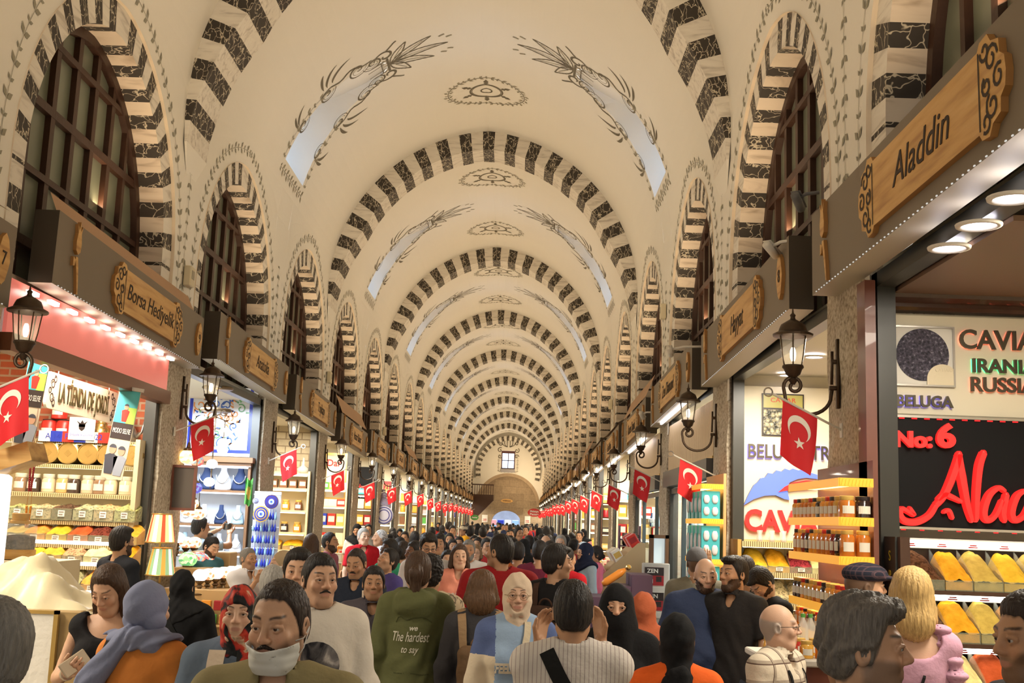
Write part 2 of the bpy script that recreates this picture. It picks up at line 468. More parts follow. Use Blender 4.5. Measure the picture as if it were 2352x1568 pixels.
def window_parts():
 """local frame: x along the wall (viewer's right), y outward away from the hall, z up"""
 rec = .025
 vs = MB(); RW = .30
 def pts(r):
  p = []; e = .10; R = r+e; t = math.acos(e/R)
  for z in np.arange(WSILL, WZ, .193): p.append((-r, float(z)))
  n = 17
  for i in range(n+1): a = t*i/n; p.append((-(R*math.cos(a)-e), WZ+R*math.sin(a)*.985))
  return p + [(-x, z) for x, z in p[-2::-1]]
 po, pi = pts(WR), pts(WR-RW)
 n = len(po); dep = .28
 for i in range(n-1):
  m = (i+1) % 2 if i < n//2 else (i % 2)
  o0, o1, i0, i1 = po[i], po[i+1], pi[i], pi[i+1]
  vs.add([(o0[0], rec, o0[1]), (i0[0], rec, i0[1]), (i1[0], rec, i1[1]), (o1[0], rec, o1[1])], [(3, 2, 1, 0)], m)
  vs.add([(i0[0], rec, i0[1]), (i0[0], rec+dep, i0[1]), (i1[0], rec+dep, i1[1]), (i1[0], rec, i1[1])], [(3, 2, 1, 0)], 2 if m == 0 else 1)
  vs.add([(o0[0], -.012, o0[1]), (o0[0], rec, o0[1]), (o1[0], rec, o1[1]), (o1[0], -.012, o1[1])], [(3, 2, 1, 0)], 3)
 fr = MB(); r = WR-RW; w = .10; y0, y1 = rec+dep-.02, rec+dep+.08
 oi, oo = win_arch(36, r-w), win_arch(36, r+.01)
 for i in range(len(oi)-1):
  a, b, c, d = oo[i], oo[i+1], oi[i+1], oi[i]
  fr.add([(a[0], y0, a[1]), (b[0], y0, b[1]), (c[0], y0, c[1]), (d[0], y0, d[1])], [(0, 1, 2, 3)])
  fr.add([(d[0], y0, d[1]), (c[0], y0, c[1]), (c[0], y1, c[1]), (d[0], y1, d[1])], [(0, 1, 2, 3)])
 bars = [-1.15, -.69, -.23, .23, .69, 1.15]
 for x in bars:
  zt = arch_z(x, r-w*.6); bw = .035 if abs(x) != .23 and abs(x) != .69 else .045
  fr.box(x-bw, x+bw, y0+.015, y1, WSILL, zt)
 for j, z in enumerate(np.arange(WSILL+.35, WZ+r-.2, .62)):
  R = r-w*.6+.1
  h = (r-w*.6) if z <= WZ else math.sqrt(max(.01, R*R-((z-WZ)/.985)**2))-.1
  bw = .03 if j % 2 else .04
  fr.box(-h, h, y0+.01, y1, float(z)-bw, float(z)+bw)
 gl = MB(); g = win_arch(30, r)
 gl.add([(p[0], y1-.03, p[1]) for p in g], [tuple(range(len(g)))])
 return (vs.mesh('surround', [M_WHITE, M_BLACK, M_REVW, M_PEACH]), fr.mesh('window_frame', M_WOOD, fix=True), gl.mesh('pane', M_GLASS))
WP = window_parts()
def leafy(mb, path, step, size, both=True, stem=.012, y=0.):
 """path in 2D (x,z); leaves as small lens shapes either side of a stem"""
 mb.ribbon(path, stem, 0, y)
 acc = 0.; k = 0
 for i in range(len(path)-1):
  a, b = Vector((path[i][0], 0, path[i][1])), Vector((path[i+1][0], 0, path[i+1][1]))
  L = (b-a).length
  if L < 1e-6: continue
  d = (b-a)/L; nrm = Vector((-d.z, 0, d.x))
  while acc < L:
   p = a+d*acc
   for s in ((1, -1) if both else ((1,) if k % 2 else (-1,))):
    dirv = (d*.75+nrm*s*.75).normalized(); q = Vector((-dirv.z, 0, dirv.x))
    l = size*(1 if k % 2 else .6); wdt = l*.27
    c = p+nrm*s*stem
    pts = [c, c+dirv*l*.45+q*wdt, c+dirv*l, c+dirv*l*.45-q*wdt]
    mb.add([(v.x, y, v.z) for v in pts], [(0, 1, 2, 3)], 1)
   acc += step; k += 1
  acc -= L
def vine_mesh():
 mb = MB()
 arch = [p for p in win_arch(44, WR+.2, base=WZ-1.0)]
 half = len(arch)//2
 leafy(mb, arch[:half+1], .15, .105, stem=.007); leafy(mb, arch[half:][::-1], .15, .105, stem=.007)
 x = 2.5-.07
 leafy(mb, [(x-.0, WZ+1.25-.15*i) for i in range(14)], .15, .10, stem=.007)
 me = mb.mesh('painted_vine', [M_LEAF, M_LEAF])
 return me
VINE = vine_mesh()
def bend_to_wall(me, side):
 """flat ornament (x along viewer's right, z up) laid on the wall/vault surface of a side, 4 mm proud"""
 m = me.copy()
 for v in m.vertices:
  z = v.co.z; dx = HW-hw_at(z)
  v.co.y = -.006-dx
 return m
VINEB = bend_to_wall(VINE, 1)
wn = 0
for side, rz in ((-1, PI/2), (1, -PI/2)):
 for k in WK:
  wn += 1
  loc = (XC+side*HW, WC0+WPITCH*k, 0)
  w = structure(link('window_%d' % wn, WP[1], loc=loc, rz=rz))
  link('surround', WP[0], w); link('pane', WP[2], w); link('painted_vine', VINEB, w)
def spiral(cx, cz, r0, turns, a0, sgn=1, n=26, r1=.02):
 return [(cx+(r0+(r1-r0)*t)*math.cos(a0+sgn*turns*2*PI*t), cz+(r0+(r1-r0)*t)*math.sin(a0+sgn*turns*2*PI*t)) for t in [i/n for i in range(n+1)]]
def bez(p0, p1, p2, p3, n=14):
 out = []
 for i in range(n+1):
  t = i/n; u = 1-t
  out.append(tuple(u**3*a+3*u*u*t*b+3*u*t*t*c+t**3*d for a, b, c, d in zip(p0, p1, p2, p3)))
 return out
def taper(n, w, e=.3): return [w*(e+(1-e)*math.sin(PI*i/(n-1))) for i in range(n)]
def orn_slot():
 """painting round a light slot: x along the hall, s (as z) along the arc in metres from the spring"""
 mb = MB(); S = VR; _r = mb.ribbon
 mb.ribbon = lambda p, w, mi=None, y=0.: _r(p, [q*.66 for q in w] if hasattr(w, '__len__') else w*.66, mi, y)
 for sx in (-1, 1):
  edge = [(sx*(slot_half(SL_A0+.0005+(SL_A1-SL_A0-.001)*i/30)+.13), (SL_A0+(SL_A1-SL_A0)*i/30)*S) for i in range(31)]
  leafy(mb, edge[:17], .16, .12)
  e = edge[15:28]
  mb.ribbon([(x+sx*.05*math.sin(i*1.1), s) for i, (x, s) in enumerate(e)], taper(len(e), .06, .5), 0)
  for (px, ps, r, d) in ((sx*.66, 1.62, .17, 1), (sx*.62, 2.25, .2, 1), (sx*.5, 2.9, .24, 1), (sx*.36, 3.18, .2, -1)):
   sp = spiral(px, ps, r, 1.35, PI/2 if d > 0 else -PI/2, sx*d); mb.ribbon(sp, taper(len(sp), .055, .35), 0)
   sp = spiral(px, ps, r*.72, 1.0, PI/2 if d > 0 else -PI/2, sx*d); mb.ribbon(sp, .018, 1)
  for (px, ps, dx, ds) in ((sx*.82, 1.55, .3, .25), (sx*.8, 1.5, .34, .06), (sx*.82, 2.3, .38, .3), (sx*.84, 2.22, .42, .1), (sx*.8, 2.42, .26, .42)):
   c = bez((px, ps), (px+sx*dx*.3, ps-.02), (px+sx*dx*.9, ps+ds*.3), (px+sx*dx, ps+ds)); mb.ribbon(c, taper(len(c), .085, .1), 0)
 leafy(mb, [(-.85+.17*i, SL_A0*S-.16) for i in range(11)], .15, .13)
 s0 = 3.35
 for sx in (-1, 1):
  mb.ribbon([(sx*.2, s0-.22), (sx*.2, s0+.02)], .05, 0); mb.ribbon([(sx*.1, s0-.3), (sx*.1, s0)], .03, 0)
  sp = spiral(sx*.36, s0+.05, .2, 1.1, -PI/2, sx); mb.ribbon(sp, taper(len(sp), .07, .4), 0)
  mb.ribbon(bez((sx*.52, s0+.1), (sx*.6, s0+.2), (sx*.66, s0+.22), (sx*.7, s0+.3)), .05, 0)
 for x in (-.18, -.09, 0, .09, .18): mb.ribbon([(x, s0-.02), (x, s0+.06)], .03, 1)
 mb.ribbon([(-.24, s0+.08), (.24, s0+.08)], .07, 0); mb.ribbon([(-.22, s0-.04), (.22, s0-.04)], .03, 0)
 for ang, l in ((-58, .62), (-28, .86), (0, 1.02), (28, .86), (58, .62)):
  a = math.radians(ang); d = (math.sin(a), math.cos(a)); q = (d[1], -d[0])
  for o in (-1, 1):
   loop = [(d[0]*l*t+q[0]*o*.085*math.sin(PI*t**.8), s0+.12+d[1]*l*t+q[1]*o*.085*math.sin(PI*t**.8)) for t in [i/16 for i in range(17)]]
   mb.ribbon(loop, [.03+.014*(i % 2) for i in range(17)], 0)
  mb.ribbon([(d[0]*l*.25, s0+.12+d[1]*l*.25), (d[0]*l*.8, s0+.12+d[1]*l*.8)], .022, 1)
 for x, s in ((-.22, 1.12), (.22, 1.12), (-.3, 1.0), (.3, 1.0)): mb.ribbon([(x, s0+s), (x*1.15, s0+s+.1)], .06, 1)
 return mb
def on_vault(mb, side, y0, k=0.):
 """(x,s) -> vault surface"""
 out = []
 for x, _, s in mb.v:
  a = s/VR; X, Z = vpt(min(a, AMAX), side, .006)
  out.append((X, y0+x*(1 if side < 0 else -1), Z))
 return out
def orn_medal():
 mb = MB()
 circ = [(.66*math.cos(2*PI*i/48)*1.08, .66*math.sin(2*PI*i/48)*.95) for i in range(49)]
 leafy(mb, circ, .105, .1, stem=.014)
 for r, w in ((.30, .035), (.27, .012), (.10, .03)):
  mb.ribbon([(r*math.cos(2*PI*i/36), r*math.sin(2*PI*i/36)) for i in range(37)], w, 0)
 for i in range(6):
  a = PI/6+PI/3*i; d = (math.cos(a), math.sin(a)); q = (-d[1], d[0])
  pts = [(d[0]*r+q[0]*w, d[1]*r+q[1]*w) for r, w in ((.31, 0), (.37, .05), (.40, .02), (.44, .05), (.52, 0), (.44, -.05), (.40, -.02), (.37, -.05))]
  mb.add([(p[0], 0, p[1]) for p in pts], [tuple(range(8))], 0)
 return mb
def paint_bay():
 mb = MB(); o = orn_slot()
 for side in (-1, 1):
  mb.v_n = len(mb.v)
  n = len(mb.v); mb.v.extend(on_vault(o, side, 0.)); mb.f.extend([tuple(i+n for i in f) for f in o.f]); mb.mi.extend(o.mi); mb.sm.extend(o.sm)
 md = orn_medal()
 for dy in (-2.3, 2.35):
  n = len(mb.v)
  for x, _, z in md.v:
   X = XC+x; s = 1 if x > 0 else -1
   zz = H0+math.sqrt(max(0., (VR-.006)**2-(abs(x)+VE)**2))
   mb.v.append((X, dy+z, zz))
  mb.f.extend([tuple(i+n for i in f) for f in md.f]); mb.mi.extend(md.mi); mb.sm.extend(md.sm)
 return mb.mesh('painted_ornament', [M_INK, M_INK2])
PB = paint_bay()
for k in NBAY: link('painted_ornament', PB, ceil, loc=(0, BAYC+BAY*k, 0))
YE = 102.4
def end_wall():
 mb = MB(); zc = 7.63+HC
 cx = XC+.05; ra = 2.9; za = 1.35+HC
 DW, DZ = 1.33, 1.1+HC
 N = 40
 def vault_z(x):
  d = abs(x-XC); return H0+math.sqrt(max(0., VR*VR-(d+VE)**2)) if d < HW else H0
 xs = np.linspace(XC-HW-.02, XC+HW+.02, N+1)
 wx0, wx1, wz0, wz1 = XC-.62-.03, XC+.62-.03, 4.62+HC, 6.25+HC
 def arch(x): 
  d = abs(x-cx); return za+math.sqrt(max(0., ra*ra-d*d)) if d < ra else 2.9+HC*0+.0
 xs = sorted(set(list(xs)+[wx0, wx1]))
 for i in range(len(xs)-1):
  a, b = xs[i], xs[i+1]; inw = wx0-1e-6 <= a and b <= wx1+1e-6
  lo = [max(arch(a), 2.8), max(arch(b), 2.8)]; hi = [vault_z(a)+.02, vault_z(b)+.02]
  spans = [(lo, hi)] if not inw else [(lo, [wz0]*2), ([wz1]*2, hi)]
  for l, h in spans:
   mb.add([(a, YE, l[0]), (b, YE, l[1]), (b, YE, h[1]), (a, YE, h[0])], [(0, 1, 2, 3)], 0)
 xs = np.linspace(XC-HW-.5, XC+HW+.5, 49)
 dcx = XC-.03; dh = .92+HC
 xs = sorted(set(list(xs)+[dcx-DW, dcx+DW]))
 def door(x):
  d = abs(x-dcx)
  if d >= DW: return 0.
  return 1.75+math.sqrt(max(0., 1-(d/DW)**2))*(dh-1.75)
 for i in range(len(xs)-1):
  a, b = xs[i], xs[i+1]; ind = dcx-DW-1e-6 <= a and b <= dcx+DW+1e-6
  l = (door(a), door(b)) if ind else (0., 0.)
  mb.add([(a, YE+.35, l[0]), (b, YE+.35, l[1]), (b, YE+.35, max(arch(b), 2.8)+.1), (a, YE+.35, max(arch(a), 2.8)+.1)], [(0, 1, 2, 3)], 1)
  if ind: mb.add([(a, YE+.35, l[0]), (a, YE+1.6, l[0]), (b, YE+1.6, l[1]), (b, YE+.35, l[1])], [(0, 1, 2, 3)], 1)
 for x in (dcx-DW, dcx+DW): mb.quad((x, YE+.35, 0), (x, YE+1.6, 0), (x, YE+1.6, 1.75), (x, YE+.35, 1.75), 1)
 for i in range(24):
  a0, a1 = PI*i/24, PI*(i+1)/24
  q = []
  for a, r in ((a0, ra), (a1, ra), (a1, ra-.28), (a0, ra-.28)): q.append((cx-r*math.cos(a), YE+.0, za+r*math.sin(a)))
  mb.add(q, [(0, 1, 2, 3)], 2)
  mb.add([q[3], q[2], (q[2][0], YE+.35, q[2][2]), (q[3][0], YE+.35, q[3][2])], [(0, 1, 2, 3)], 2)
 return mb.build('wall_end', [M_PLASTER, M_ASHLAR, mat('arch_stone', (.40, .30, .20), .9, bump=.4, bscale=10, var=.2, vscale=3)])
ew = structure(end_wall())
link('painted_ornament', (lambda: (lambda mb: mb.mesh('painted_ornament', [M_INK, M_INK2]))(
 (lambda mb: [[mb.ribbon(spiral(s*.75, z, r, 1.2, a, s*d), .07, 0) for s in (-1, 1)] for z, r, a, d in ((6.9, .2, 0, 1), (6.3, .24, 1, -1), (5.75, .2, 0, 1))] and
     [[mb.ribbon(bez((s*.1, 6.6), (s*x, 6.7), (s*x, 7.0), (s*(x-.05), z)), .06, 0) for s in (-1, 1)] for x, z in ((.15, 7.3), (.4, 7.15), (.62, 7.0))] and
     [leafy(mb, [(s*.85, 5.6), (s*.85, 4.4)], .16, .12) for s in (-1, 1)] and leafy(mb, [(-.8, 4.38), (.8, 4.38)], .16, .12) or mb)(MB())))(), ew, loc=(XC-.03, YE-.02, HC))
def end_arch():
 mb = MB(); N = 44; dr = .48
 for i in range(N):
  q = []
  for t, o in ((i/N, .06), ((i+1)/N, .06), ((i+1)/N, dr), (i/N, dr)):
   s = -1 if t <= .5 else 1; u = min(t, 1-t)*2; r = VR-o-.15; am = math.acos(VE/r); a = -.25+(am+.25)*u
   q.append((XC+s*(r*math.cos(a)-VE), 0, H0-.1+r*math.sin(a)))
  mb.add(q, [(0, 1, 2, 3)], i % 2)
  mb.add([q[3], q[2], (q[2][0], .35, q[2][2]), (q[3][0], .35, q[3][2])], [(0, 1, 2, 3)], i % 2)
 return mb.mesh('end_arch', [M_WHITE, M_BLACK])
structure(link('trim_end', end_arch(), loc=(0, YE-.36, 0)))
gw = MB(); x0, x1, z0, z1 = XC-.65, XC+.59, 4.62+HC, 6.25+HC
for a in ((x0, x0+.1, z0, z1), (x1-.1, x1, z0, z1), (x0+.1, x1-.1, z0, z0+.1), (x0+.1, x1-.1, z1-.22, z1)): gw.box(a[0], a[1], YE+.1, YE+.25, a[2], a[3])
cxw = (x0+x1)/2; gw.box(cxw-.035, cxw+.035, YE+.12, YE+.22, z0+.1, z1-.2); gw.box(x0+.1, x1-.1, YE+.12, YE+.22, (z0+z1)/2-.08, (z0+z1)/2-.01)
wo = structure(gw.build('window_gable', mat('gable_frame', (.10, .035, .03), .5)))
MB().quad((x0, YE+.2, z0), (x1, YE+.2, z0), (x1, YE+.2, z1), (x0, YE+.2, z1)).build('pane', emat('gable_daylight', (.62, .80, 1.), 3.2), wo)
MB().box(x0-.02, x1+.02, YE-.12, YE+.2, z0-.3, z0).build('window_sill', mat('grey_sill', (.35, .34, .36), .8), wo)
# ================================================================ piers, shop rooms, fascias, lanterns, flags
PC0 = 7.95
M_CREAM = mat('shop_wall_cream', (.78, .70, .54), .8, var=.05, vscale=2)
M_SHOPCEIL = mat('shop_ceiling', (.72, .66, .52), .7)
M_POST = mat('dark_post', (.035, .035, .03), .35, spec=.5)
M_FASCIA = mat('fascia_grey', (.195, .155, .11), .55, bump=.05, bscale=300)
M_FASCSHADE = mat('fascia_end_shade', (.05, .037, .022), .5)  # fascia grey darkened: shade on the ends put into the colour
M_OAK = ramp_tex(mat('plaque_wood', rough=.5, coat=.1), 'noise', 2.0, [(.3, (.42, .21, .05)), (.5, (.60, .34, .10)), (.7, (.68, .42, .15))], stretch=(1, 4, 9), detail=5)
M_OAKD = mat('plaque_edge', (.36, .17, .045), .55)
M_BURN = mat('burnt_lettering', (.035, .02, .012), .7)
M_BRONZE = mat('dark_bronze', (.075, .05, .032), .45, metal=.75, bump=.15, bscale=60)
M_RED = mat('flag_red', (.62, .015, .02), .7, bump=.05, bscale=90)
M_FLAGW = mat('flag_white', (.82, .76, .66), .75)
M_POLE = mat('pole_white', (.62, .58, .50), .5)
M_STEEL = mat('steel', (.55, .53, .50), .3, metal=.9)
M_BULB = emat('lantern_bulb', (1., .85, .60), 14.)
M_LGLASS = mat('lantern_glass', (.95, .90, .78), .08, trans=.0, alpha=.22, spec=.6)
M_DARKWOOD = mat('dark_wood', (.055, .022, .012), .35, coat=.3, bump=.05, bscale=40, var=.3, vscale=10)
M_REDWOOD = mat('red_brown_wood', (.17, .055, .035), .4, coat=.2, var=.2, vscale=8)
PIERK = range(-2, 19)
def pier_mesh():
 mb = MB(); rnd = random.Random(3)
 nz = 14
 rings = []
 for i in range(nz+1):
  z = 3.95*i/nz; j = lambda: rnd.uniform(-.012, .012)
  rings.append([(-.475+j(), j(), z), (-.2+j(), -.02+j(), z), (.2+j(), -.02+j(), z), (.475+j(), j(), z), (.475, .12, z), (-.475, .12, z)])
 mb.loft(rings, cap=True)
 me = mb.mesh('pillar', M_STONE, fix=True); return me
PIER = pier_mesh()
for side, rz in ((-1, PI/2), (1, -PI/2)):
 for k in PIERK:
  structure(link('pillar', PIER, loc=(XC+side*HW, PC0+5*k, 0), rz=rz))
for side, nm in ((-1, 'left'), (1, 'right')):
 mb = MB(); xb = XC+side*(HW+2.5)
 mb.quad((xb, Y0, 0), (xb, YE+1, 0), (xb, YE+1, 3.7), (xb, Y0, 3.7))
 structure(mb.build('wall_back_'+nm, M_CREAM))
 mb = MB()
 x0, x1 = sorted((XC+side*(HW+.12), xb))
 mb.box(x0, x1, Y0, YE+1, 3.62, 3.7)
 structure(mb.build('ceiling_shops_'+nm, M_SHOPCEIL))
 for k in PIERK:
  x0, x1 = sorted((XC+side*(HW+.125), xb))
  structure(MB().box(x0, x1, PC0+5*k-.3, PC0+5*k+.3, 0, 3.65).build('wall_party_'+nm, M_CREAM))
FL = 4.3; FH = .60
def scallop(w, h, e):
 """outline of a plaque with carved bulging ends"""
 p = []
 hw, hh = w/2, h/2
 R = [(hw-e, -hh), (hw-e*.9, -hh*1.18), (hw-e*.62, -hh*1.22), (hw-e*.5, -hh*.98), (hw-e*.22, -hh*.86), (hw-e*.2, -hh*.52), (hw-e*.04, -hh*.36), (hw, 0)]
 R += [(x, -z) for x, z in R[-2::-1]]
 p = R + [(-x, -z) for x, z in R]
 return p
def fascia_parts():
 bx = MB(); bx.box(0, FL, -.2, -.006, 0, FH, 0); bx.mi[-6:] = [1, 0, 0, 2, 0, 2]
 bx.mi = [3, 1, 0, 2, 1, 2]
 led = MB()
 for i in range(60): led.cbox((.12+i*.069, -.203, .006), (.014, .006, .006))
 pl = MB(); pl.prism(scallop(2.15, .40, .30), -.035, 0, 0, 1)
 cv = MB()
 for s in (1,):
  for cx, cz, r, t, a in ((.93, .11, .07, 1.2, 0), (.93, -.11, .07, 1.2, 2), (1.0, 0, .06, 1.1, 1), (.86, .17, .05, 1, 3), (.86, -.17, .05, 1, 4), (.87, 0, .05, 1.2, 2)):
   cv.ribbon([(s*x, z) for x, z in spiral(cx, cz, r, t, a, 1, 12)], .018, 0, -.038)
  cv.ribbon([(s*.79, -.19), (s*.79, .19)], .012, 0, -.038)
 tu = MB()
 tul = [(0, .02), (.045, .05), (.055, .12), (.035, .2), (.05, .27), (.015, .22), (0, .30), (-.015, .22), (-.05, .27), (-.035, .2), (-.055, .12), (-.045, .05)]
 tu.prism(tul, -.03, 0, 0, 1)
 tu.prism([(-.02, 0), (.02, 0), (.045, -.08), (.07, -.2), (.085, -.3), (.065, -.3), (.03, -.17), (0, -.08), (-.02, -.03), (-.07, -.01), (-.07, -.09), (-.035, -.08), (-.03, -.04)], -.025, 0, 0, 1)
 npl = MB(); npl.prism([(0, -.19), (.05, -.15), (.085, -.06), (.1, 0), (.085, .06), (.05, .15), (0, .19), (-.05, .15), (-.085, .06), (-.1, 0), (-.085, -.06), (-.05, -.15)], -.03, 0, 0, 1)
 soff = mat('fascia_underside', (.50, .45, .34), .5)
 return (bx.mesh('board', [M_FASCIA, M_FASCSHADE, M_FASCSHADE, soff]), led.mesh('led_string', emat('led_dots', (1, .95, .85), .7)), pl.mesh('plaque', [M_OAK, M_OAKD]), cv.mesh('carving', M_BURN),
   tu.mesh('tulip', [M_OAK, M_OAKD]), npl.mesh('number_plate', [M_OAK, M_OAKD]))
FP = fascia_parts()
LBAR = MB().box(.7, 3.6, -.13, -.10, -.03, -.003).mesh('led_bar', emat('led_bar_light', (.95, .92, 1.), 9.))
LT = [2.335, 2.44, 2.30, 2.13, 2.18]; RT = {-1: 2.33, 0: 2.33, 1: 2.27, 2: 2.12}
LNAMES = {-1: ('Ucuzcular', '7'), 0: ('Borsa Hediyelik', '9'), 1: ('Anatolia', '11'), 2: ('Topkapı', '13'), 3: ('Nazar Bahar', '15'), 4: ('Er Otoman', '17'), 5: ('Gül Tatlı', '19'), 6: ('Safran', '21'), 7: ('Lale', '23')}
RNAMES = {-1: ('Aladdin', '6'), 0: ('Hayyat', '8'), 1: ('Zen Diamond', '10'), 2: ('Kuzen Damla', '12'), 3: ('Gazi Baba', '14'), 4: ('Emir', '16'), 5: ('Nar', '18')}
def fascia(side, k):
 rnd = random.Random(100+k*2+(side > 0))
 top = (LT[k] if 0 <= k < 5 else 2.13+rnd.uniform(-.06, .06)) if side < 0 else RT.get(k, 2.12+rnd.uniform(-.06, .06))
 z = HC+top-FH
 tilt = .026
 if k == -1 and side > 0: tilt = .008
 if side < 0: loc, rz, ry = (XC-HW, 8.78+5*k, z), PI/2, tilt
 else: loc, rz, ry = (XC+HW, 8.78+5*k+FL, z-tilt*FL), -PI/2, -tilt
 nm, no = (LNAMES if side < 0 else RNAMES).get(k, (None, None))
 sd = 'left' if side < 0 else 'right'
 if nm: lab = 'dark grey fascia board with wooden plaque lettered %s, %s side' % (nm, sd)
 else: lab = 'dark grey fascia board, %s one along the %s shop row counting away from the viewer' % (nth(k+1), sd)
 R = Matrix.Rotation(rz, 3, 'Z') @ Matrix.Rotation(ry, 3, 'Y')
 o = link('shop_fascia', FP[0], loc=loc, rot=R.to_euler())
 tag(o, lab, 'sign', 'fascia boards over the shops')
 link('plaque', FP[2], o, loc=(2.32, -.2, FH*.5)); pq = o.children[-1] if False else None
 for ch_me, nmn, x in ((FP[4], 'tulip', .38), (FP[5], 'number_plate', 4.08)):
  link(nmn, ch_me, o, loc=(x, -.2, FH*.52))
 p = [c for c in COL.objects if c.parent == o and c.name.startswith('plaque')] if False else None
 link('carving', FP[3], o, loc=(2.32, -.2, FH*.5)); link('carving', FP[3], o, loc=(2.32, -.276, FH*.5), rz=PI)
 if k < 3: link('led_string', FP[1], o)
 if side > 0 and 1 <= k < 9: link('led_bar', LBAR, o)
 if nm:
  fit = {'Borsa Hediyelik': 1.46, 'Anatolia': .8, 'Aladdin': .85, 'Topkapı': .7, 'Hayyat': .62}.get(nm, min(1.3, .11*len(nm)))
  t = put_text(nm, M_BURN, o, (2.32, -.237, FH*.5), .26 if len(nm) < 13 else .22, ext=.002, shear=.25, fit=fit)
  put_text(no, M_BURN, o, (4.08, -.232, FH*.52), .15, ext=.002)
 return o
FASC = {}
for side in (-1, 1):
 for k in range(-1, 19): FASC[side, k] = fascia(side, k)
for side, rz in ((-1, PI/2), (1, -PI/2)):
 mb = MB()
 for k in range(-1, 19):
  y = 9.0+5*k
  a = [(XC+side*(HW-.02), y, 4.16), (XC+side*(HW-.02), y+4.0, 4.08), (XC+side*(HW-.18), y+4.0, 4.0), (XC+side*(HW-.18), y, 4.06)]
  if (k*7+(side > 0)) % 3 == 0: a = [(p[0], p[1], p[2]+(.28 if i < 2 else 0)) for i, p in enumerate(a)]
  mb.add(a if side < 0 else a[::-1], [(0, 1, 2, 3)])
 structure(mb.build('trim_cover_'+('left' if side < 0 else 'right'), mat('cover_board', (.42, .25, .14), .6, var=.15, vscale=1.5)))
for side, nm in ((-1, 'left'), (1, 'right')):
 mb = MB()
 for k in range(-2, 18):
  y0, y1 = PC0+5*k+.475, PC0+5*(k+1)-.475
  xs = sorted((XC+side*(HW+.04), XC+side*(HW+.16)))
  for y in (y0, y1-.12): mb.box(xs[0], xs[1], y, y+.12, 0, 3.62)
  mb.box(xs[0], xs[1], y0, y1, 3.52, 3.62)
 structure(mb.build('trim_shopfront_'+nm, M_POST))
def lantern_proto():
 """local: x = out from the pier into the hall, z up, origin at the wall plate"""
 t = empty('wall_lantern')
 br = MB(); br.smooth = True
 br.box(0, .02, -.022, .022, -.25, .25); br.box(0, .05, -.015, .015, .07, .10); br.box(0, .07, -.015, .015, -.12, -.09)
 br.tube([(.05, 0, .16), (.05, 0, .08), (.055, 0, -.08)], .011, 6)
 U = [(.05, 0, -.1)] + [(.225-.165*math.cos(a), 0, -.16-.14*math.sin(a)) for a in [PI*i/14 for i in range(15)]]
 sp = [(x, 0, z) for x, z in spiral(.325, -.10, .075, 1.15, -.2, 1, 18, .02)]
 br.tube(U+sp, .0135, 7)
 br.build('bracket', M_BRONZE, t)
 X, Z = .33, -.03
 ba = MB(); ba.smooth = True
 ba.lathe([(.012, -.06), (.03, -.03), (.02, -.01), (.05, .015), (.062, .05), (.075, .065), (.07, .08)], 12, (X, 0, Z), flute=.05, nf=12)
 ba.build('lamp_base', M_BRONZE, t, smooth_angle=35)
 gl = MB(); gl.smooth = True; gl.lathe([(.066, .08), (.078, .14), (.088, .22), (.098, .295)], 12, (X, 0, Z), cap=False); gl.build('glass_shade', M_LGLASS, t)
 rb = MB()
 for i in range(6):
  a = PI/3*i+.3; rb.tube([(X+r*math.cos(a), r*math.sin(a), Z+z) for r, z in ((.069, .08), (.081, .14), (.091, .22), (.101, .295))], .005, 4)
 rb.build('cage', M_BRONZE, t)
 ca = MB(); ca.smooth = True
 ca.lathe([(.10, .285), (.142, .29), (.145, .305), (.105, .325), (.098, .345), (.085, .375), (.045, .40), (.02, .415), (.016, .43), (.022, .445), (.008, .46), (.003, .50)], 16, (X, 0, Z)); ca.build('lamp_cap', M_BRONZE, t, smooth_angle=35)
 bu = MB(); bu.smooth = True; bu.sphere((X, 0, Z+.16), (.022, .022, .055), 8, 6); bu.build('bulb', M_BULB, t)
 return t
LANT = lantern_proto()
first = True
for side in (-1, 1):
 for k in range(0, 18):
  loc = (XC+side*HW+(-side)*.02, PC0+5*k+(.12 if side < 0 else .1), HC+(1.18 if k != 0 else 1.12)+(.12 if k == 1 and side < 0 else 0)+random.uniform(-.03, .03)); rz = 0 if side < 0 else PI
  sd = 'left' if side < 0 else 'right'
  names = LNAMES if side < 0 else RNAMES
  lab = 'bronze wall lantern on the %s stone pier of the %s row' % (nth(k), sd)
  if first: LANT.location = loc; LANT.rotation_euler = (0, 0, rz); tag(LANT, lab, 'lamp', 'wall lanterns on the piers'); first = False
  else: dup(LANT, loc, rz, label=lab, group='wall lanterns on the piers')
def crescent(cx, cz, R, r, d, a0=PI/2):
 """crescent polygon, its opening turned to angle a0+pi"""
 out = []
 ix = (R*R-r*r+d*d)/(2*d); h = math.sqrt(max(0, R*R-ix*ix)); th = math.atan2(h, ix)
 for i in range(25): a = th+(2*PI-2*th)*i/24; out.append((R*math.cos(a), R*math.sin(a)))
 ph = math.atan2(h, ix-d)
 for i in range(1, 24): a = (2*PI-ph)-(2*PI-2*ph)*i/24; out.append((d+r*math.cos(a), r*math.sin(a)))
 return out
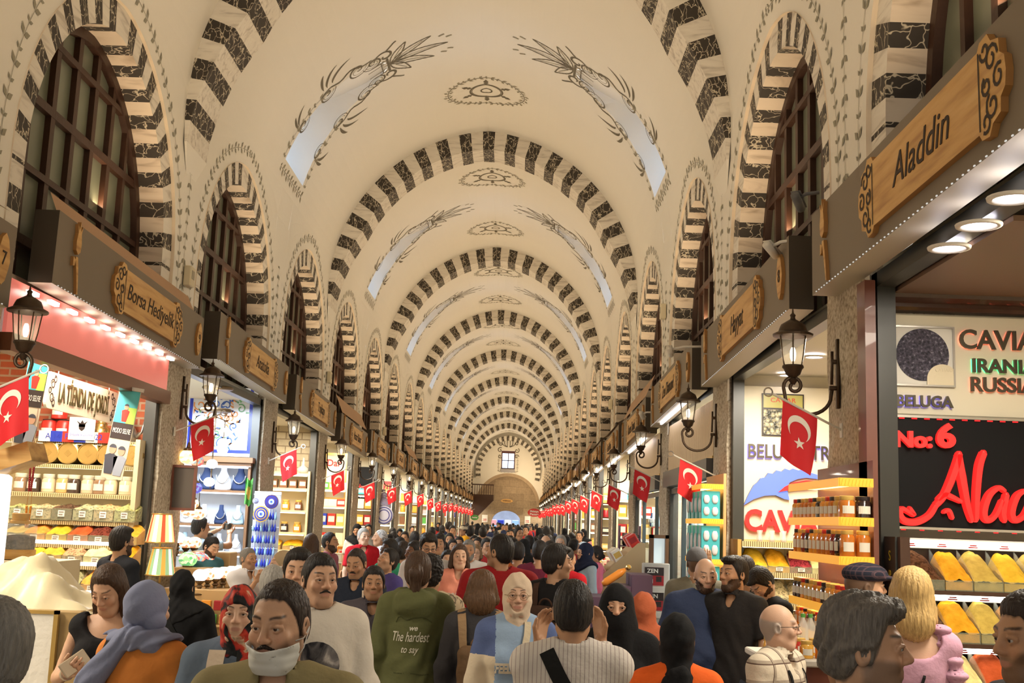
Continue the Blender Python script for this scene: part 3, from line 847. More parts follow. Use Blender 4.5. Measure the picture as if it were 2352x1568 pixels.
def flag_proto():
 """local: pole runs from the origin along +x and up; the cloth hangs below in the xz plane facing -y"""
 t = empty('turkish_flag')
 up = math.radians(25); L = .56; c, s = math.cos(up), math.sin(up)
 po = MB(); po.tube([(0, 0, 0), (L*c, 0, L*s)], .009, 6); po.box(-.01, .012, -.02, .02, -.05, .05); po.build('pole', M_POLE, t)
 rg = MB(); rg.tube([(L*c+.03+.03*math.cos(a), 0, L*s+.01+.03*math.sin(a)) for a in [2*PI*i/14 for i in range(15)]], .006, 5); rg.build('finial_ring', M_STEEL, t)
 W, H = .275, .41
 def cloth(u, v):
  x = (.20+W*u)*c; z = (.20+W*u)*s-H*v*(1-.05*u)
  x += .03*v-.05*v*(1-u)*.5+.055*v*v*(1-u)
  y = .016*math.sin(u*6.5+1.2*v)*(.25+v)
  return (x, y, z)
 nu, nv = 12, 14; cl = MB(); cl.smooth = True
 v = [cloth(i/nu, j/nv) for j in range(nv+1) for i in range(nu+1)]
 cl.add(v, [(j*(nu+1)+i, (j+1)*(nu+1)+i, (j+1)*(nu+1)+i+1, j*(nu+1)+i+1) for j in range(nv) for i in range(nu)])
 co = cl.build('cloth', M_RED, t)
 em = MB()
 def lay(poly, off):
  n0 = len(em.v)
  cx = sum(p[0] for p in poly)/len(poly)
  for p in poly:
   q = cloth(p[0]/W, p[1]/H); em.v.append((q[0], q[1]+off, q[2]))
  return n0
 cr = [(W*.5+y, H*.36+x) for x, y in crescent(0, 0, .088, .070, .026)]
 n = len(cr); m = 25
 st = [(W*.44+.042*(1 if i % 2 == 0 else .40)*math.sin(PI/5*i+.3), H*.60-.042*(1 if i % 2 == 0 else .40)*math.cos(PI/5*i+.3)) for i in range(10)]
 for off in (-.004, .004):
  n0 = lay(cr, off)
  inn = [24]+list(range(25, n))+[0]
  for i in range(24):
   a, b = i, i+1
   ia = inn[::-1][i]; ib = inn[::-1][i+1]
   f = [a, b, ib, ia]; f = tuple(dict.fromkeys(n0+q for q in f))
   if len(f) > 2: em.f.append(f); em.mi.append(0); em.sm.append(False)
  n0 = lay(st, off); c0 = len(em.v); q = cloth(.44, .60); em.v.append((q[0], q[1]+off, q[2]))
  for i in range(10): em.f.append((n0+i, n0+(i+1) % 10, c0)); em.mi.append(0); em.sm.append(False)
 em.build('crescent_and_star', M_FLAGW, co)
 return t
FLAGP = flag_proto(); first = True
for side in (-1, 1):
 for k in range(0, 18):
  z = {(-1, 0): .70, (-1, 1): .87, (-1, 2): .80, (1, 0): .71, (1, 1): .57, (1, 2): .68, (1, 3): .60}.get((side, k), .66+random.uniform(-.06, .06))
  loc = (XC+side*(HW-.03), PC0+5*k+(-.1 if k else 0), HC+z)
  rz = (0 if side < 0 else PI)+random.uniform(-.12, .12)
  if k == 1 and side < 0: rz = .45
  lab = 'small red crescent flag on the %s stone pier of the %s row' % (nth(k), 'left' if side < 0 else 'right')
  if first: FLAGP.location = loc; FLAGP.rotation_euler = (0, 0, rz); tag(FLAGP, lab, 'flag', 'red flags on the piers'); first = False
  else: dup(FLAGP, loc, rz, label=lab, group='red flags on the piers')
# ================================================================ shop goods: prototypes and helpers
M_ACR = mat('clear_acrylic', (.80, .86, .80), .06, alpha=.25, spec=.6)
M_GREENGLASS = mat('glass_edge', (.50, .52, .34), .1, alpha=.22, spec=.6)
M_TAG = mat('price_tag_card', (.80, .78, .70), .7)
M_TAGINK = mat('tag_ink', (.25, .2, .16), .8)
M_GOLD = mat('gold_trim', (.60, .40, .13), .3, metal=.7)
M_BRASS = mat('brass', (.70, .50, .18), .25, metal=.9)
M_LED = emat('cool_strip', (.82, .88, 1.), 5.)
M_WARMLED = emat('warm_strip', (1., .86, .55), 5.)
M_WHITEGOOD = mat('white_goods', (.78, .74, .66), .5)
M_LABEL = mat('cream_label', (.78, .74, .62), .6)
M_CREAMWOOD = mat('cream_shelf', (.70, .58, .36), .5)
def bead_mat():
 m = mat('beaded_trim', (.5, .4, .2), .5)
 return ramp_tex(m, 'wave', 14, [(.3, (.16, .10, .03)), (.55, (.62, .50, .26))], dist=0., detail=0)
M_BEAD = bead_mat()
def spice_mat(name, col, grain=0.):
 d = tuple(c*.82 for c in col); l = tuple(min(1, c*1.18+.01) for c in col)
 m = mat('spice_'+name, col, .95, spec=.1, bump=.35+grain, bscale=160 if not grain else 70)
 if grain: return ramp_tex(m, 'cells', 60, [(.2, tuple(c*.45 for c in col)), (.5, col), (.9, l)])
 return ramp_tex(m, 'noise', 22, [(.3, d), (.7, l)], detail=6)
SP = {n: spice_mat(n, c, g) for n, c, g in (
 ('khaki', (.56, .40, .10), 0), ('orange', (.78, .30, .05), 0), ('yellow', (.74, .45, .03), 0), ('paprika', (.50, .085, .02), 0), ('sumac', (.16, .035, .02), .3),
 ('amber', (.80, .42, .04), 0), ('pinkgrain', (.58, .32, .16), .4), ('paleyellow', (.80, .66, .28), 0), ('herb', (.36, .33, .16), .4), ('brown', (.12, .05, .02), .4),
 ('mustard', (.52, .36, .07), 0), ('turmeric', (.74, .34, .015), 0), ('chilli', (.42, .07, .02), .3), ('rose', (.30, .03, .04), .3), ('bean', (.58, .46, .26), .5),
 ('pistachio', (.50, .48, .18), .5), ('almond', (.58, .40, .20), .5), ('clove', (.13, .07, .04), .5), ('nut', (.60, .46, .26), .5), ('seed', (.55, .52, .30), .5), ('grey', (.28, .26, .16), .4))}
def heap_mesh(w, d, h, hf, seed):
 """a mound in a tray: w wide, d deep, h high at the back, hf at the front"""
 rnd = random.Random(seed); nu, nv = 12, 9; ph = rnd.uniform(0, 6); pk = rnd.uniform(-.12, .12)
 v = []; 
 for j in range(nv+1):
  t = j/nv
  for i in range(nu+1):
   u = i/nu*2-1
   z = hf+(h-hf)*(1-(1-t)**1.5)*(1-.42*abs(u-pk)**2.2)+.012*math.sin(5*u+ph)*math.sin(4*t+ph)+rnd.uniform(-.004, .004)
   v.append((u*w/2, -d/2+d*t, z))
 n = nu+1
 f = [(j*n+i, j*n+i+1, (j+1)*n+i+1, (j+1)*n+i) for j in range(nv) for i in range(nu)]
 b = [(i, 0) for i in range(n)]
 mb = MB(); mb.smooth = True; mb.add(v, f)
 mb.smooth = False
 mb.quad((-w/2, -d/2, 0), (w/2, -d/2, 0), (w/2, -d/2, hf-.005), (-w/2, -d/2, hf-.005))
 for s in (0, nu):
  ring = [v[j*n+s] for j in range(nv+1)]
  mb.add(ring+[(ring[-1][0], ring[-1][1], 0), (ring[0][0], ring[0][1], 0)], [tuple(range(nv+3))])
 return mb
def divider(w, d, h, th=.006):
 """curved acrylic side: quarter fan"""
 mb = MB(); P = [(-d/2, 0), (-d/2, h*.34)]+[(-d/2+d*math.sin(a), h*.34+h*.7*(1-math.cos(a))*0+h*.70*math.sin(a)**.9*1.0) for a in [PI/2*i/8 for i in range(1, 9)]]+[(d/2, 0)]
 mb.add([(0, p[0], p[1]) for p in P], [tuple(range(len(P)))])
 return mb
def spice_bin(loc, w, d, h, hf, kind, label, group, rz=0., seed=0, tagcol=None, cat='spice bin'):
 t = empty('spice_bin', loc, rz, label, cat, group)
 heap_mesh(w*.97, d, h, hf, seed).build('spice', SP[kind], t)
 tr = MB(); tr.box(-w/2, w/2, -d/2-.012, -d/2-.004, -.01, hf*.98); tr.box(-w/2, w/2, -d/2-.014, -d/2-.002, hf*.98, hf*.98+.006); tr.build('tray_front', M_GREENGLASS, t)
 for x in (-w/2, w/2): divider(w, d, h).build('divider', M_ACR, t, loc=(x, 0, 0))
 if tagcol == 0: return t
 tg = MB(); tg.box(-.035, .035, -d/2-.020, -d/2-.014, hf*.25, hf*.85, 0); tg.box(-.026, .026, -d/2-.0215, -d/2-.020, hf*.62, hf*.74, 1); tg.box(-.026, .016, -d/2-.0215, -d/2-.020, hf*.38, hf*.5, 1)
 tg.build('price_tag', [tagcol or M_TAG, M_TAGINK], t)
 return t
def jar_meshes(name, r, h, lid=.2, sq=False):
 b = MB(); b.smooth = True
 n = 12
 b.lathe([(r*.9, 0), (r, h*.04), (r, h*(1-lid)*.86), (r*.8, h*(1-lid))], n)
 l = MB(); l.smooth = True; l.lathe([(r*.82, h*(1-lid)), (r*.86, h*(1-lid)+.004), (r*.86, h*.98), (r*.78, h)], n)
 g = MB()
 rr = r*1.012; a0 = -PI/2-.75
 for i in range(6):
  p, q = a0+1.5*i/6, a0+1.5*(i+1)/6
  g.quad((rr*math.cos(p), rr*math.sin(p), h*.2), (rr*math.cos(q), rr*math.sin(q), h*.2), (rr*math.cos(q), rr*math.sin(q), h*.55), (rr*math.cos(p), rr*math.sin(p), h*.55))
 return smooth(b.mesh('jar', MATS['plaster']), 40), smooth(l.mesh('lid', MATS['plaster']), 40), g.mesh('label', MATS['plaster'])
_JC = {}
def matcopy(me, m, key):
 k = (me.name, m.name)
 if k not in _JC:
  c = me.copy(); c.materials.clear(); c.materials.append(m); _JC[k] = c
 return _JC[k]
def jar(protos, loc, mb_, ml, mg, label, group, rz=0., scale=1., name='jar', cat='jar'):
 t = link(name, matcopy(protos[0], mb_, 0), loc=loc, rz=rz, scale=scale); tag(t, label, cat, group)
 link('lid', matcopy(protos[1], ml, 0), t)
 if mg: link('label', matcopy(protos[2], mg, 0), t)
 return t
M_GLASSJ = mat('jar_glass', (.85, .85, .78), .08, alpha=.35, spec=.6)
def gcol(name, c, rough=.35, **k): return mat('goods_'+name, c, rough, **k)
GC = {n: gcol(n, c) for n, c in (('red', (.55, .03, .02)), ('crimson', (.30, .015, .02)), ('cream', (.78, .68, .48)), ('white', (.80, .76, .68)), ('gold', (.62, .40, .10)), ('amber', (.72, .28, .03)), ('honey', (.80, .40, .06)), ('dark', (.03, .02, .02)),
      ('green', (.08, .30, .06)), ('lime', (.35, .55, .08)), ('blue', (.02, .04, .35)), ('teal', (.05, .38, .42)), ('brown', (.18, .08, .04)), ('pink', (.75, .32, .33)), ('orange', (.85, .30, .04)), ('purple', (.10, .045, .11)), ('skyblue', (.30, .50, .70)), ('grey', (.30, .28, .26)), ('silver', (.6, .6, .62)))}
J_TALL = jar_meshes('tall', .05, .17, .16); J_MID = jar_meshes('mid', .05, .125, .2); J_BIG = jar_meshes('big', .075, .2, .22)
BOX = {}
def box_mesh(w, d, h):
 k = (round(w, 3), round(d, 3), round(h, 3))
 if k not in BOX:
  m = MB(); m.rbox(-w/2, w/2, -d/2, d/2, 0, h, min(.006, w*.08)); BOX[k] = m.mesh('packet', MATS['plaster'])
 return BOX[k]
def packet(loc, w, d, h, m, label, group, rz=0., rot=None, name='packet', cat='packet', face=None):
 t = link(name, matcopy(box_mesh(w, d, h), m, 0), loc=loc, rz=rz, rot=rot); tag(t, label, cat, group)
 if face:
  key = ('face', round(w, 3), round(h, 3))
  if key not in BOX:
   q = MB(); q.box(-w*.38, w*.38, -.0012, 0, h*.30, h*.78); BOX[key] = q.mesh('printed_face', MATS['plaster'])
  link('printed_face', matcopy(BOX[key], face, 0), t, loc=(0, -d/2, 0))
 return t
def shelf_unit(x0, x1, y, depth, zs, th, M, label, top=None, sides=True, back=None, edge=None, lights=None, name='display_shelf', cat='shelf', lightm=None):
 """shelves facing the camera end (-y): boards at heights zs between x0 and x1; y is the back plane"""
 t = empty(name, ((x0+x1)/2, y, 0), 0, label, cat)
 cx = (x0+x1)/2; w = x1-x0; zt = top if top else zs[-1]+.3
 if back: MB().box(-w/2, w/2, -.03, 0, 0, zt).build('back_panel', back, t)
 if sides:
  for s in (-1, 1): MB().box(s*w/2-.02, s*w/2+.02, -depth, 0, 0, zt).build('side_panel', M, t)
 for i, z in enumerate(zs):
  b = MB().box(-w/2+.02, w/2-.02, -depth, -.03, z-th, z).build('shelf_board', M, t)
  if edge: MB().box(-w/2+.02, w/2-.02, -depth-.012, -depth, z-th-.015, z+.004).build('edge_trim', edge, b)
  if lights and i in lights: MB().box(-w/2+.04, w/2-.04, -depth+.005, -depth+.045, z-th-.02, z-th).build('light_strip', lightm or M_LED, b)
 return t
def zat(px, py, Y): return atY(px, py, Y).z
def xat(px, py, Y): return atY(px, py, Y).x
def quadpanel(px0, py0, px1, py1, Y):
 a, b = atY(px0, (py0+py1)/2, Y), atY(px1, (py0+py1)/2, Y)
 return a.x, b.x, atY((px0+px1)/2, py1, Y).z, atY((px0+px1)/2, py0, Y).z
# ================================================================ left row: the spice shop, the lamp shop, the sweet shop
M_BRICK = mat('red_brick', (.4, .12, .06), .85, bump=.2, bscale=30)
_brickify(M_BRICK, (.50, .13, .055), (.36, .09, .04), (.46, .33, .22), 1., .25, .085, .012)
Y = 12.60; g_sp = 'the spice shop'
structure(MB().quad((-6.4, 12.63, 2.0), (-3.95, 12.63, 2.0), (-3.95, 12.63, 3.62), (-6.4, 12.63, 3.62)).build('wall_brick', M_BRICK))
x1 = xat(333, 1150, Y-.1); x0 = -6.35
zl = [zat(200, y, Y-.2) for y in (1352, 1292, 1247, 1196, 1134, 1068, 1012)]
sh = empty('display_shelf', ((x0+x1)/2, Y, 0), 0, 'tall cream spice display with beaded ledges in the left spice shop', 'shelf')
w = x1-x0
MB().box(-w/2, w/2, -.03, 0, 0, zl[-1]).build('back_panel', M_CREAMWOOD, sh)
MB().box(w/2-.05, w/2, -.42, 0, 0, zl[-1]+.02).build('side_panel', M_CREAMWOOD, sh)
DEP = [.86, .72, .58, .44, .32, .30, .28]
for i, z in enumerate(zl):
 b = MB().box(-w/2, w/2-.05, -DEP[i], -.03, z-.03, z).build('ledge', M_CREAMWOOD, sh)
 MB().box(-w/2, w/2-.05, -DEP[i]-.014, -DEP[i], z-.045, z-.005).build('beaded_edge', M_BEAD, b)
 if i < 3: MB().box(-w/2, w/2-.07, -DEP[i]-.02, -DEP[i]-.004, z-.005, z+.03).build('light_strip', M_LED, b)
 elif i > 3: MB().box(-w/2, w/2-.07, -DEP[i]+.01, -DEP[i]+.05, z-.045, z-.03).build('light_strip', M_WARMLED, b)
def row(xs, ytop, zi, kinds, what, wh, Yr, hf, grp, cat='spice bin'):
 n = len(kinds)
 for i, k in enumerate(kinds):
  a, b = xat(xs[i], ytop, Yr), xat(xs[i+1], ytop, Yr)
  zz = zl[zi]; h = max(.12, zat((xs[i]+xs[i+1])/2, ytop, Yr)-zz)
  spice_bin(((a+b)/2, Yr, zz+.012), abs(b-a)*.97, .26, h, hf, k, '%s %s, %s along %s from the left' % (what, SPN[k], nth(i), wh), grp, seed=i*7+zi, cat=cat)
SPN = dict(khaki='khaki powder', orange='orange spice', yellow='bright yellow spice', paprika='brick red paprika', sumac='dark red flakes', amber='amber curry powder', pinkgrain='pinkish grains', paleyellow='pale yellow powder', herb='grey-green herbs', brown='dark brown flakes',
           mustard='mustard-coloured powder', turmeric='orange-yellow turmeric', chilli='red chilli flakes', rose='dark rose powder', bean='pale beans', pistachio='green pistachios', almond='shelled almonds', clove='dark cloves', nut='pale nuts', seed='pale seeds', grey='grey-green leaves')
SPN['turmeric'] = 'orange-yellow spice'
row([28, 80, 131, 179, 226, 273, 323], 1160, 3, ['pistachio', 'nut', 'clove', 'seed', 'almond', 'pistachio'], 'glass-fronted bin of', 'the left nut row', Y-.34, .11, 'nut bins of the left spice shop', 'nut bin')
row([20, 67, 118, 167, 216, 264, 328], 1205, 2, ['khaki', 'orange', 'yellow', 'paprika', 'sumac', 'amber'], 'bin heaped with', 'the upper left spice row', Y-.46, .08, 'upper spice bins of the left shop')
row([15, 65, 107, 155, 203, 262, 318], 1252, 1, ['paleyellow', 'yellow', 'amber', 'pinkgrain', 'paleyellow', 'turmeric'], 'bin heaped with', 'the middle left spice row', Y-.60, .08, 'middle spice bins of the left shop')
row([100, 148, 198, 250, 310], 1305, 0, ['paleyellow', 'herb', 'orange', 'khaki'], 'bin heaped with', 'the lower left spice row', Y-.74, .08, 'lower spice bins of the left shop')
for i, (px, c) in enumerate(zip((48, 78, 112, 145, 170, 203, 230, 255, 290, 318), ('brown', 'dark', 'cream', 'amber', 'dark', 'cream', 'brown', 'cream', 'cream', 'white'))):
 p = atY(px, 1110, Y-.19)
 jar(J_BIG, (p.x, Y-.19, zl[4]), gcol('jar_'+c, {'cream': (.62, .50, .32), 'white': (.72, .66, .52), 'amber': (.56, .34, .12), 'brown': (.26, .15, .08), 'dark': (.05, .03, .02)}[c], .2, coat=.5), M_LABEL, M_LABEL,
  'glass storage jar, %s from the left, jar shelf of the left spice shop' % nth(i), 'storage jars of the left spice shop')
TIN = None
for i, px in enumerate((75, 120, 165, 211, 255, 312)):
 p = atY(px, 1037, Y-.2)
 if TIN is None:
  TIN = empty('round_tin')
  a = MB().at(Matrix.Rotation(PI/2, 4, 'X')); a.smooth = True
  a.lathe([(.112, -.1), (.118, .1), (.118, .11), (.105, .115), (.103, .105)], 24); a.build('tin_body', M_GOLD, TIN, smooth_angle=35)
  a = MB().at(Matrix.Rotation(PI/2, 4, 'X')); a.lathe([(.098, .1), (.098, .104)], 24); a.build('lid_label', mat('tin_label', (.30, .05, .03), .45), TIN)
  a = MB(); a.prism([(0, .04), (.04, 0), (0, -.04), (-.04, 0)], -.108, -.104); a.build('emblem', M_BRASS, TIN); t = TIN; t.location = (p.x, Y-.2, zl[5]+.12)
  tag(t, 'round gold tin with dark red lid, %s from the left, spice shop ledge' % nth(i), 'tin', 'round tins in the spice shop')
 else: dup(TIN, (p.x, Y-.2, zl[5]+.12), label='round gold tin with dark red lid, %s from the left, spice shop ledge' % nth(i), group='round tins in the spice shop')
CAN = jar_meshes('can', .085, .22, .06)
for i, (px, dz) in enumerate(((112, 0), (146, 0), (133, .225), (30, 0))):
 p = atY(px, 990, Y-.2)
 jar(CAN, (p.x, Y-.2, zl[6]+dz), GC['red'], GC['dark'], M_LABEL, 'red food can, %s, top of the spice display' % ('left of the stacked pair', 'right of the stacked pair', 'stacked on the other two', 'standing apart near the left end')[i], 'red cans on the spice display', name='food_can', cat='can')
p = atY(232, 985, Y-.18); t = empty('brass_pot', (p.x, Y-.18, zl[6]), 0, 'round brass pot on top of the spice display by the brick wall', 'pot')
a = MB(); a.smooth = True; a.lathe([(.05, 0), (.10, .03), (.115, .09), (.09, .15), (.06, .17), (.07, .19)], 18, flute=.03, nf=12); a.build('bowl', M_BRASS, t)
a = MB(); a.smooth = True; a.lathe([(.065, .19), (.03, .23), (.01, .24), (.015, .26), (.004, .27)], 14); a.build('lid', M_BRASS, t)
p = atY(300, 965, Y-.15); t = empty('metal_ewer', (p.x, Y-.14, zl[6]), 0, 'silver long-spouted ewer beside the brick wall', 'ewer')
a = MB(); a.smooth = True; a.lathe([(.06, 0), (.08, .06), (.07, .13), (.03, .2), (.035, .25), (.02, .29)], 14); a.build('body', M_STEEL, t)
a = MB(); a.smooth = True; a.tube([(.07, 0, .06), (.13, 0, .12), (.15, 0, .24)], [.02, .014, .008], 6); a.build('spout', M_STEEL, t)
a, b, c, d = quadpanel(158, 958, 218, 1010, Y-.36)
t = empty('embassy_card', ((a+b)/2, Y-.36, c), 0, 'white card with a small crest lettered Embajada de Colombia', 'sign')
MB().box(-(b-a)/2, (b-a)/2, 0, .006, 0, d-c).build('card', M_WHITEGOOD, t)
a_ = MB(); a_.prism([(-.035, .14), (.035, .14), (.035, .17), (.03, .12), (0, .095), (-.03, .12), (-.035, .17)], -.004, -.001); a_.prism([(-.06, .205), (-.02, .18), (0, .215), (.02, .18), (.06, .205), (.03, .165), (-.03, .165)], -.004, -.001); a_.build('crest', GC['dark'], t)
put_text('Embajada de Colombia', GC['blue'], t, (0, -.003, .055), .04, ext=.0005, fit=(b-a)*.86)
a, b, c, d = quadpanel(88, 997, 252, 1013, Y-.34)
t = empty('football_scarf', ((a+b)/2, Y-.34, c), 0, 'striped football scarf lettered FINAL 2022 along the tin shelf', 'scarf')
m_ = MB(); ww = (b-a)
for i, mi in enumerate((0, 1, 2, 1, 0, 2)): m_.box(-ww/2+ww*i/6, -ww/2+ww*(i+1)/6, 0, .012, -.01, d-c+.03, mi)
m_.build('knit', [GC['white'], GC['blue'], GC['red']], t); put_text('A 14! FINAL 2022', GC['blue'], t, (0, -.004, (d-c)*.5+.01), .085, ext=.001, fit=ww*.8)
XS = -4.36
A, B = atX(104, 893, XS), atX(267, 938, XS)
L = (B-A).length; zt = zat(185, 868, (A.y+B.y)/2)
hs = .34
t = empty('hanging_shop_sign', ((A.x+B.x)/2, (A.y+B.y)/2, (A.z+B.z)/2), PI/2, 'cream hanging board lettered LA TIENDA DE JORDI in the spice shop', 'sign')
def rrect(w, h, r):
 p = []
 for cx, cz, a0 in ((w/2-r, -h/2+r, -PI/2), (w/2-r, h/2-r, 0), (-w/2+r, h/2-r, PI/2), (-w/2+r, -h/2+r, PI)):
  p += [(cx+r*math.cos(a0+PI/2*i/5), cz+r*math.sin(a0+PI/2*i/5)) for i in range(6)]
 return p
MB().prism(rrect(L, hs, .07), -.012, .012).build('board', mat('sign_cream', (.84, .80, .62), .5), t)
put_text('LA TİENDA DE JORDİ', mat('sign_letters', (.07, .06, .015), .5), t, (0, -.016, -.01), .26, ext=.003, fit=L*.70, off=.004)
sc_ = MB()
for s in (1,):
 for cx, cz, r, tt, a in ((L*.43, .06, .05, 1.3, 0), (L*.43, -.06, .05, 1.3, 3), (L*.405, .11, .035, 1.2, 1), (L*.405, -.11, .035, 1.2, 4), (L*.46, 0, .03, 1.2, 2)):
  sc_.ribbon([(s*x, z) for x, z in spiral(cx, cz, r, tt, a, 1, 16)], .013, 0, -.014)
q_ = sc_.build('scrollwork', M_BURN, t); link('scrollwork', q_.data, t, loc=(0, -.028, 0), rz=PI)
ch = MB()
for s in (-1, 1): ch.tube([(s*L*.36, 0, hs/2), (s*L*.36, 0, 3.6-t.location.z)], .006, 5)
ch.build('chains', M_STEEL, t)
def banner(px, py0, py1, wpx, Yb, lean, label):
 p = atY(px, (py0+py1)/2, Yb); h = zat(px, py0, Yb)-zat(px, py1, Yb); w = wpx/2600*Yb
 t = empty('photo_banner', p, 0, label, 'banner', rot=(0, lean, 0))
 MB().box(-w/2, w/2, 0, .008, -h/2, h/2).build('cloth', mat('banner_print', (.62, .52, .38), .6), t)
 MB().box(-w/2-.02, w/2+.02, -.012, .02, h/2-.01, h/2+.025).build('top_rail', M_POLE, t)
 m_ = MB(); m_.box(-w*.48, w*.48, -.003, 0, h*.12, h*.485, 0); m_.box(-w*.48, w*.48, -.003, 0, -h*.06, h*.12, 1); m_.box(w*.1, w*.48, -.004, -.003, h*.12, h*.3, 2)
 def fig(cx, cz, s, mh, ms):
  m_.prism([(cx+.11*s*math.cos(i*PI/8), cz+.14*s*math.sin(i*PI/8)) for i in range(16)], -.006, -.004, mh)
  m_.prism([(cx-.12*s, cz-.75*s), (cx+.12*s, cz-.75*s), (cx+.2*s, cz-.2*s), (cx+.06*s, cz-.13*s), (cx-.06*s, cz-.13*s), (cx-.2*s, cz-.2*s)], -.005, -.004, ms)
  m_.prism([(cx+.115*s*math.cos(i*PI/8), cz+.05*s+.115*s*math.sin(i*PI/8)) for i in range(9)], -.007, -.006, 5)
 fig(-.0*w, h*.30, h*.22, 3, 4); fig(-w*.22, -h*.18, h*.36, 3, 5); fig(w*.2, -h*.19, h*.36, 3, 6)
 m_.build('print', [GC['teal'], GC['dark'], GC['lime'], mat('print_skin', (.5, .28, .18), .6), GC['red'], mat('print_dark', (.05, .05, .07), .6), mat('print_plaid', (.28, .30, .36), .6)], t)
 put_text('MODO SELFIE', GC['white'], t, (0, -.006, h*.03), .07, ext=.0005, fit=w*.82)
 return t
banner(278, 892, 1100, 50, 11.2, .13, 'hanging photo banner lettered MODO SELFIE at the right of the spice shop')
banner(72, 812, 1030, 50, 9.6, .1, 'hanging photo banner lettered MODO SELFIE behind the nearest left flag')
t = empty('shopfront_light_box', (XC-HW+.03, PC0+.5, 3.3), PI/2, 'red light panel with a row of lamps under the Borsa fascia', 'light box')
MB().box(0, 4.0, 0, .03, -.12, .30).build('red_panel', mat('red_panel', (.70, .16, .13), .35, emit=(1., .25, .2), estr=.35), t)
for i in range(10): MB().box(.2+.4*i, .36+.4*i, -.07, -.03, .22, .25).build('lamp', emat('panel_lamp', (1., .92, .82), 9.), t)
MB().box(0, 4.0, -.05, .08, -.26, -.12).build('shutter_housing', mat('shutter_brown', (.17, .065, .03), .35, metal=.4), t)
def downlight(loc, label, group, r=.10, col=None):
 t = empty('ceiling_downlight', loc, 0, label, 'ceiling light', group)
 a = MB(); a.smooth = True; a.lathe([(r*.74, -.004), (r*.8, -.016), (r, -.012), (r*1.02, 0)], 20, cap=False); a.build('rim', M_WHITEGOOD, t)
 MB().lathe([(r*.76, -.006), (r*.76, -.004)], 20).build('lens', col or emat('downlight_lens', (.95, .90, 1.), 9.), t)
 return t
for i in range(5): downlight((-4.75, 9.5+.62*i, 3.62), 'round ceiling light, %s from the near end inside the left spice shop' % nth(i), 'ceiling lights of the left spice shop')
p = atY(38, 1283, 8.9); t = empty('coffee_jar', (p.x, 8.9, p.z), 0, 'big glass jar of coffee beans with wooden lid in the left corner', 'jar')
a = MB(); a.smooth = True; a.lathe([(.13, 0), (.135, .01), (.135, .07), (.13, .075)], 20); a.build('wooden_base', M_OAK, t, smooth_angle=35)
a = MB(); a.smooth = True; a.lathe([(.122, .075), (.122, .17), (.05, .185)], 20); a.build('coffee_beans', SP['clove'], t, smooth_angle=35)
a = MB(); a.smooth = True; a.lathe([(.128, .075), (.128, .255), (.07, .27)], 20, cap=False); a.build('glass', M_ACR, t)
a = MB(); a.smooth = True; a.lathe([(.075, .27), (.075, .29), (.06, .3), (.065, .345), (.06, .35)], 16); a.build('wooden_lid', M_OAK, t, smooth_angle=35)
structure(MB().box(-3.95, -3.5, 8.55, 9.3, 0, p.z-.005).build('trim_counter_left', M_CREAMWOOD))
for px, y0, y1, c, lb in ((76, 1052, 1130, 'crimson', 'dark red bead string hanging in the spice shop'), (66, 1163, 1212, 'amber', 'amber bead string hanging in the spice shop')):
 p, q = atY(px, y0, 9.6), atY(px, y1, 9.6); a = MB(); a.smooth = True; n = 18
 for s in (-.018, .018):
  for i in range(n): a.sphere((s*(1-.6*(i/n)), 0, (q.z-p.z)*i/n), .011, 6, 5)
 a.tube([(-.018, 0, 0), (0, 0, .45), (.018, 0, 0)], .002, 4)
 tag(a.build('bead_string', GC[c], loc=p), lb, 'beads')
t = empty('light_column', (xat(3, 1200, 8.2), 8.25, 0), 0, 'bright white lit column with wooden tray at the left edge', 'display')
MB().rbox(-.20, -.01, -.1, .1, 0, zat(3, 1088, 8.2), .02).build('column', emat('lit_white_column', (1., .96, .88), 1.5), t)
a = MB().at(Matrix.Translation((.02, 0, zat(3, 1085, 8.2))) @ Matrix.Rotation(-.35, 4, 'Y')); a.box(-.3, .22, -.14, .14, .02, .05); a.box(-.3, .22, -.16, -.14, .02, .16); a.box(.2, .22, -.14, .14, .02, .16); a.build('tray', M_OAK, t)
a = MB().at(Matrix.Translation((.02, 0, zat(3, 1085, 8.2))) @ Matrix.Rotation(-.35, 4, 'Y')); a.box(-.2, .18, -.12, .12, .05, .13); a.build('black_tray_lining', M_POST, t)
YS = 6.9
xa, xb = xat(-60, 1480, YS), xat(232, 1480, YS); zt = zat(140, 1402, YS-.3)
t = empty('covered_stall', ((xa+xb)/2, YS, 0), 0, 'stall wrapped in tan paper and cream tarpaulin at the lower left', 'stall')
w = xb-xa
a = MB(); a.rbox(-w/2, w/2-.02, -.28, .45, .02, zt, .01); a.build('wrapped_body', mat('kraft_wrap', (.42, .28, .12), .35, bump=.5, bscale=5, var=.25, vscale=3), t)
fx = xat(100, 1480, YS-.3)-(xa+xb)/2
a = MB(); a.box(fx-.16, fx+.05, -.312, -.30, .05, zt-.015); a.build('white_board', mat('paper_board', (.78, .74, .66), .8, bump=.2, bscale=30), t)
a = MB(); a.box(fx+.05, fx+.075, -.32, -.295, .05, zt); a.box(fx-.16, fx+.075, -.32, -.295, zt-.02, zt); a.build('gilt_frame', M_GOLD, t)
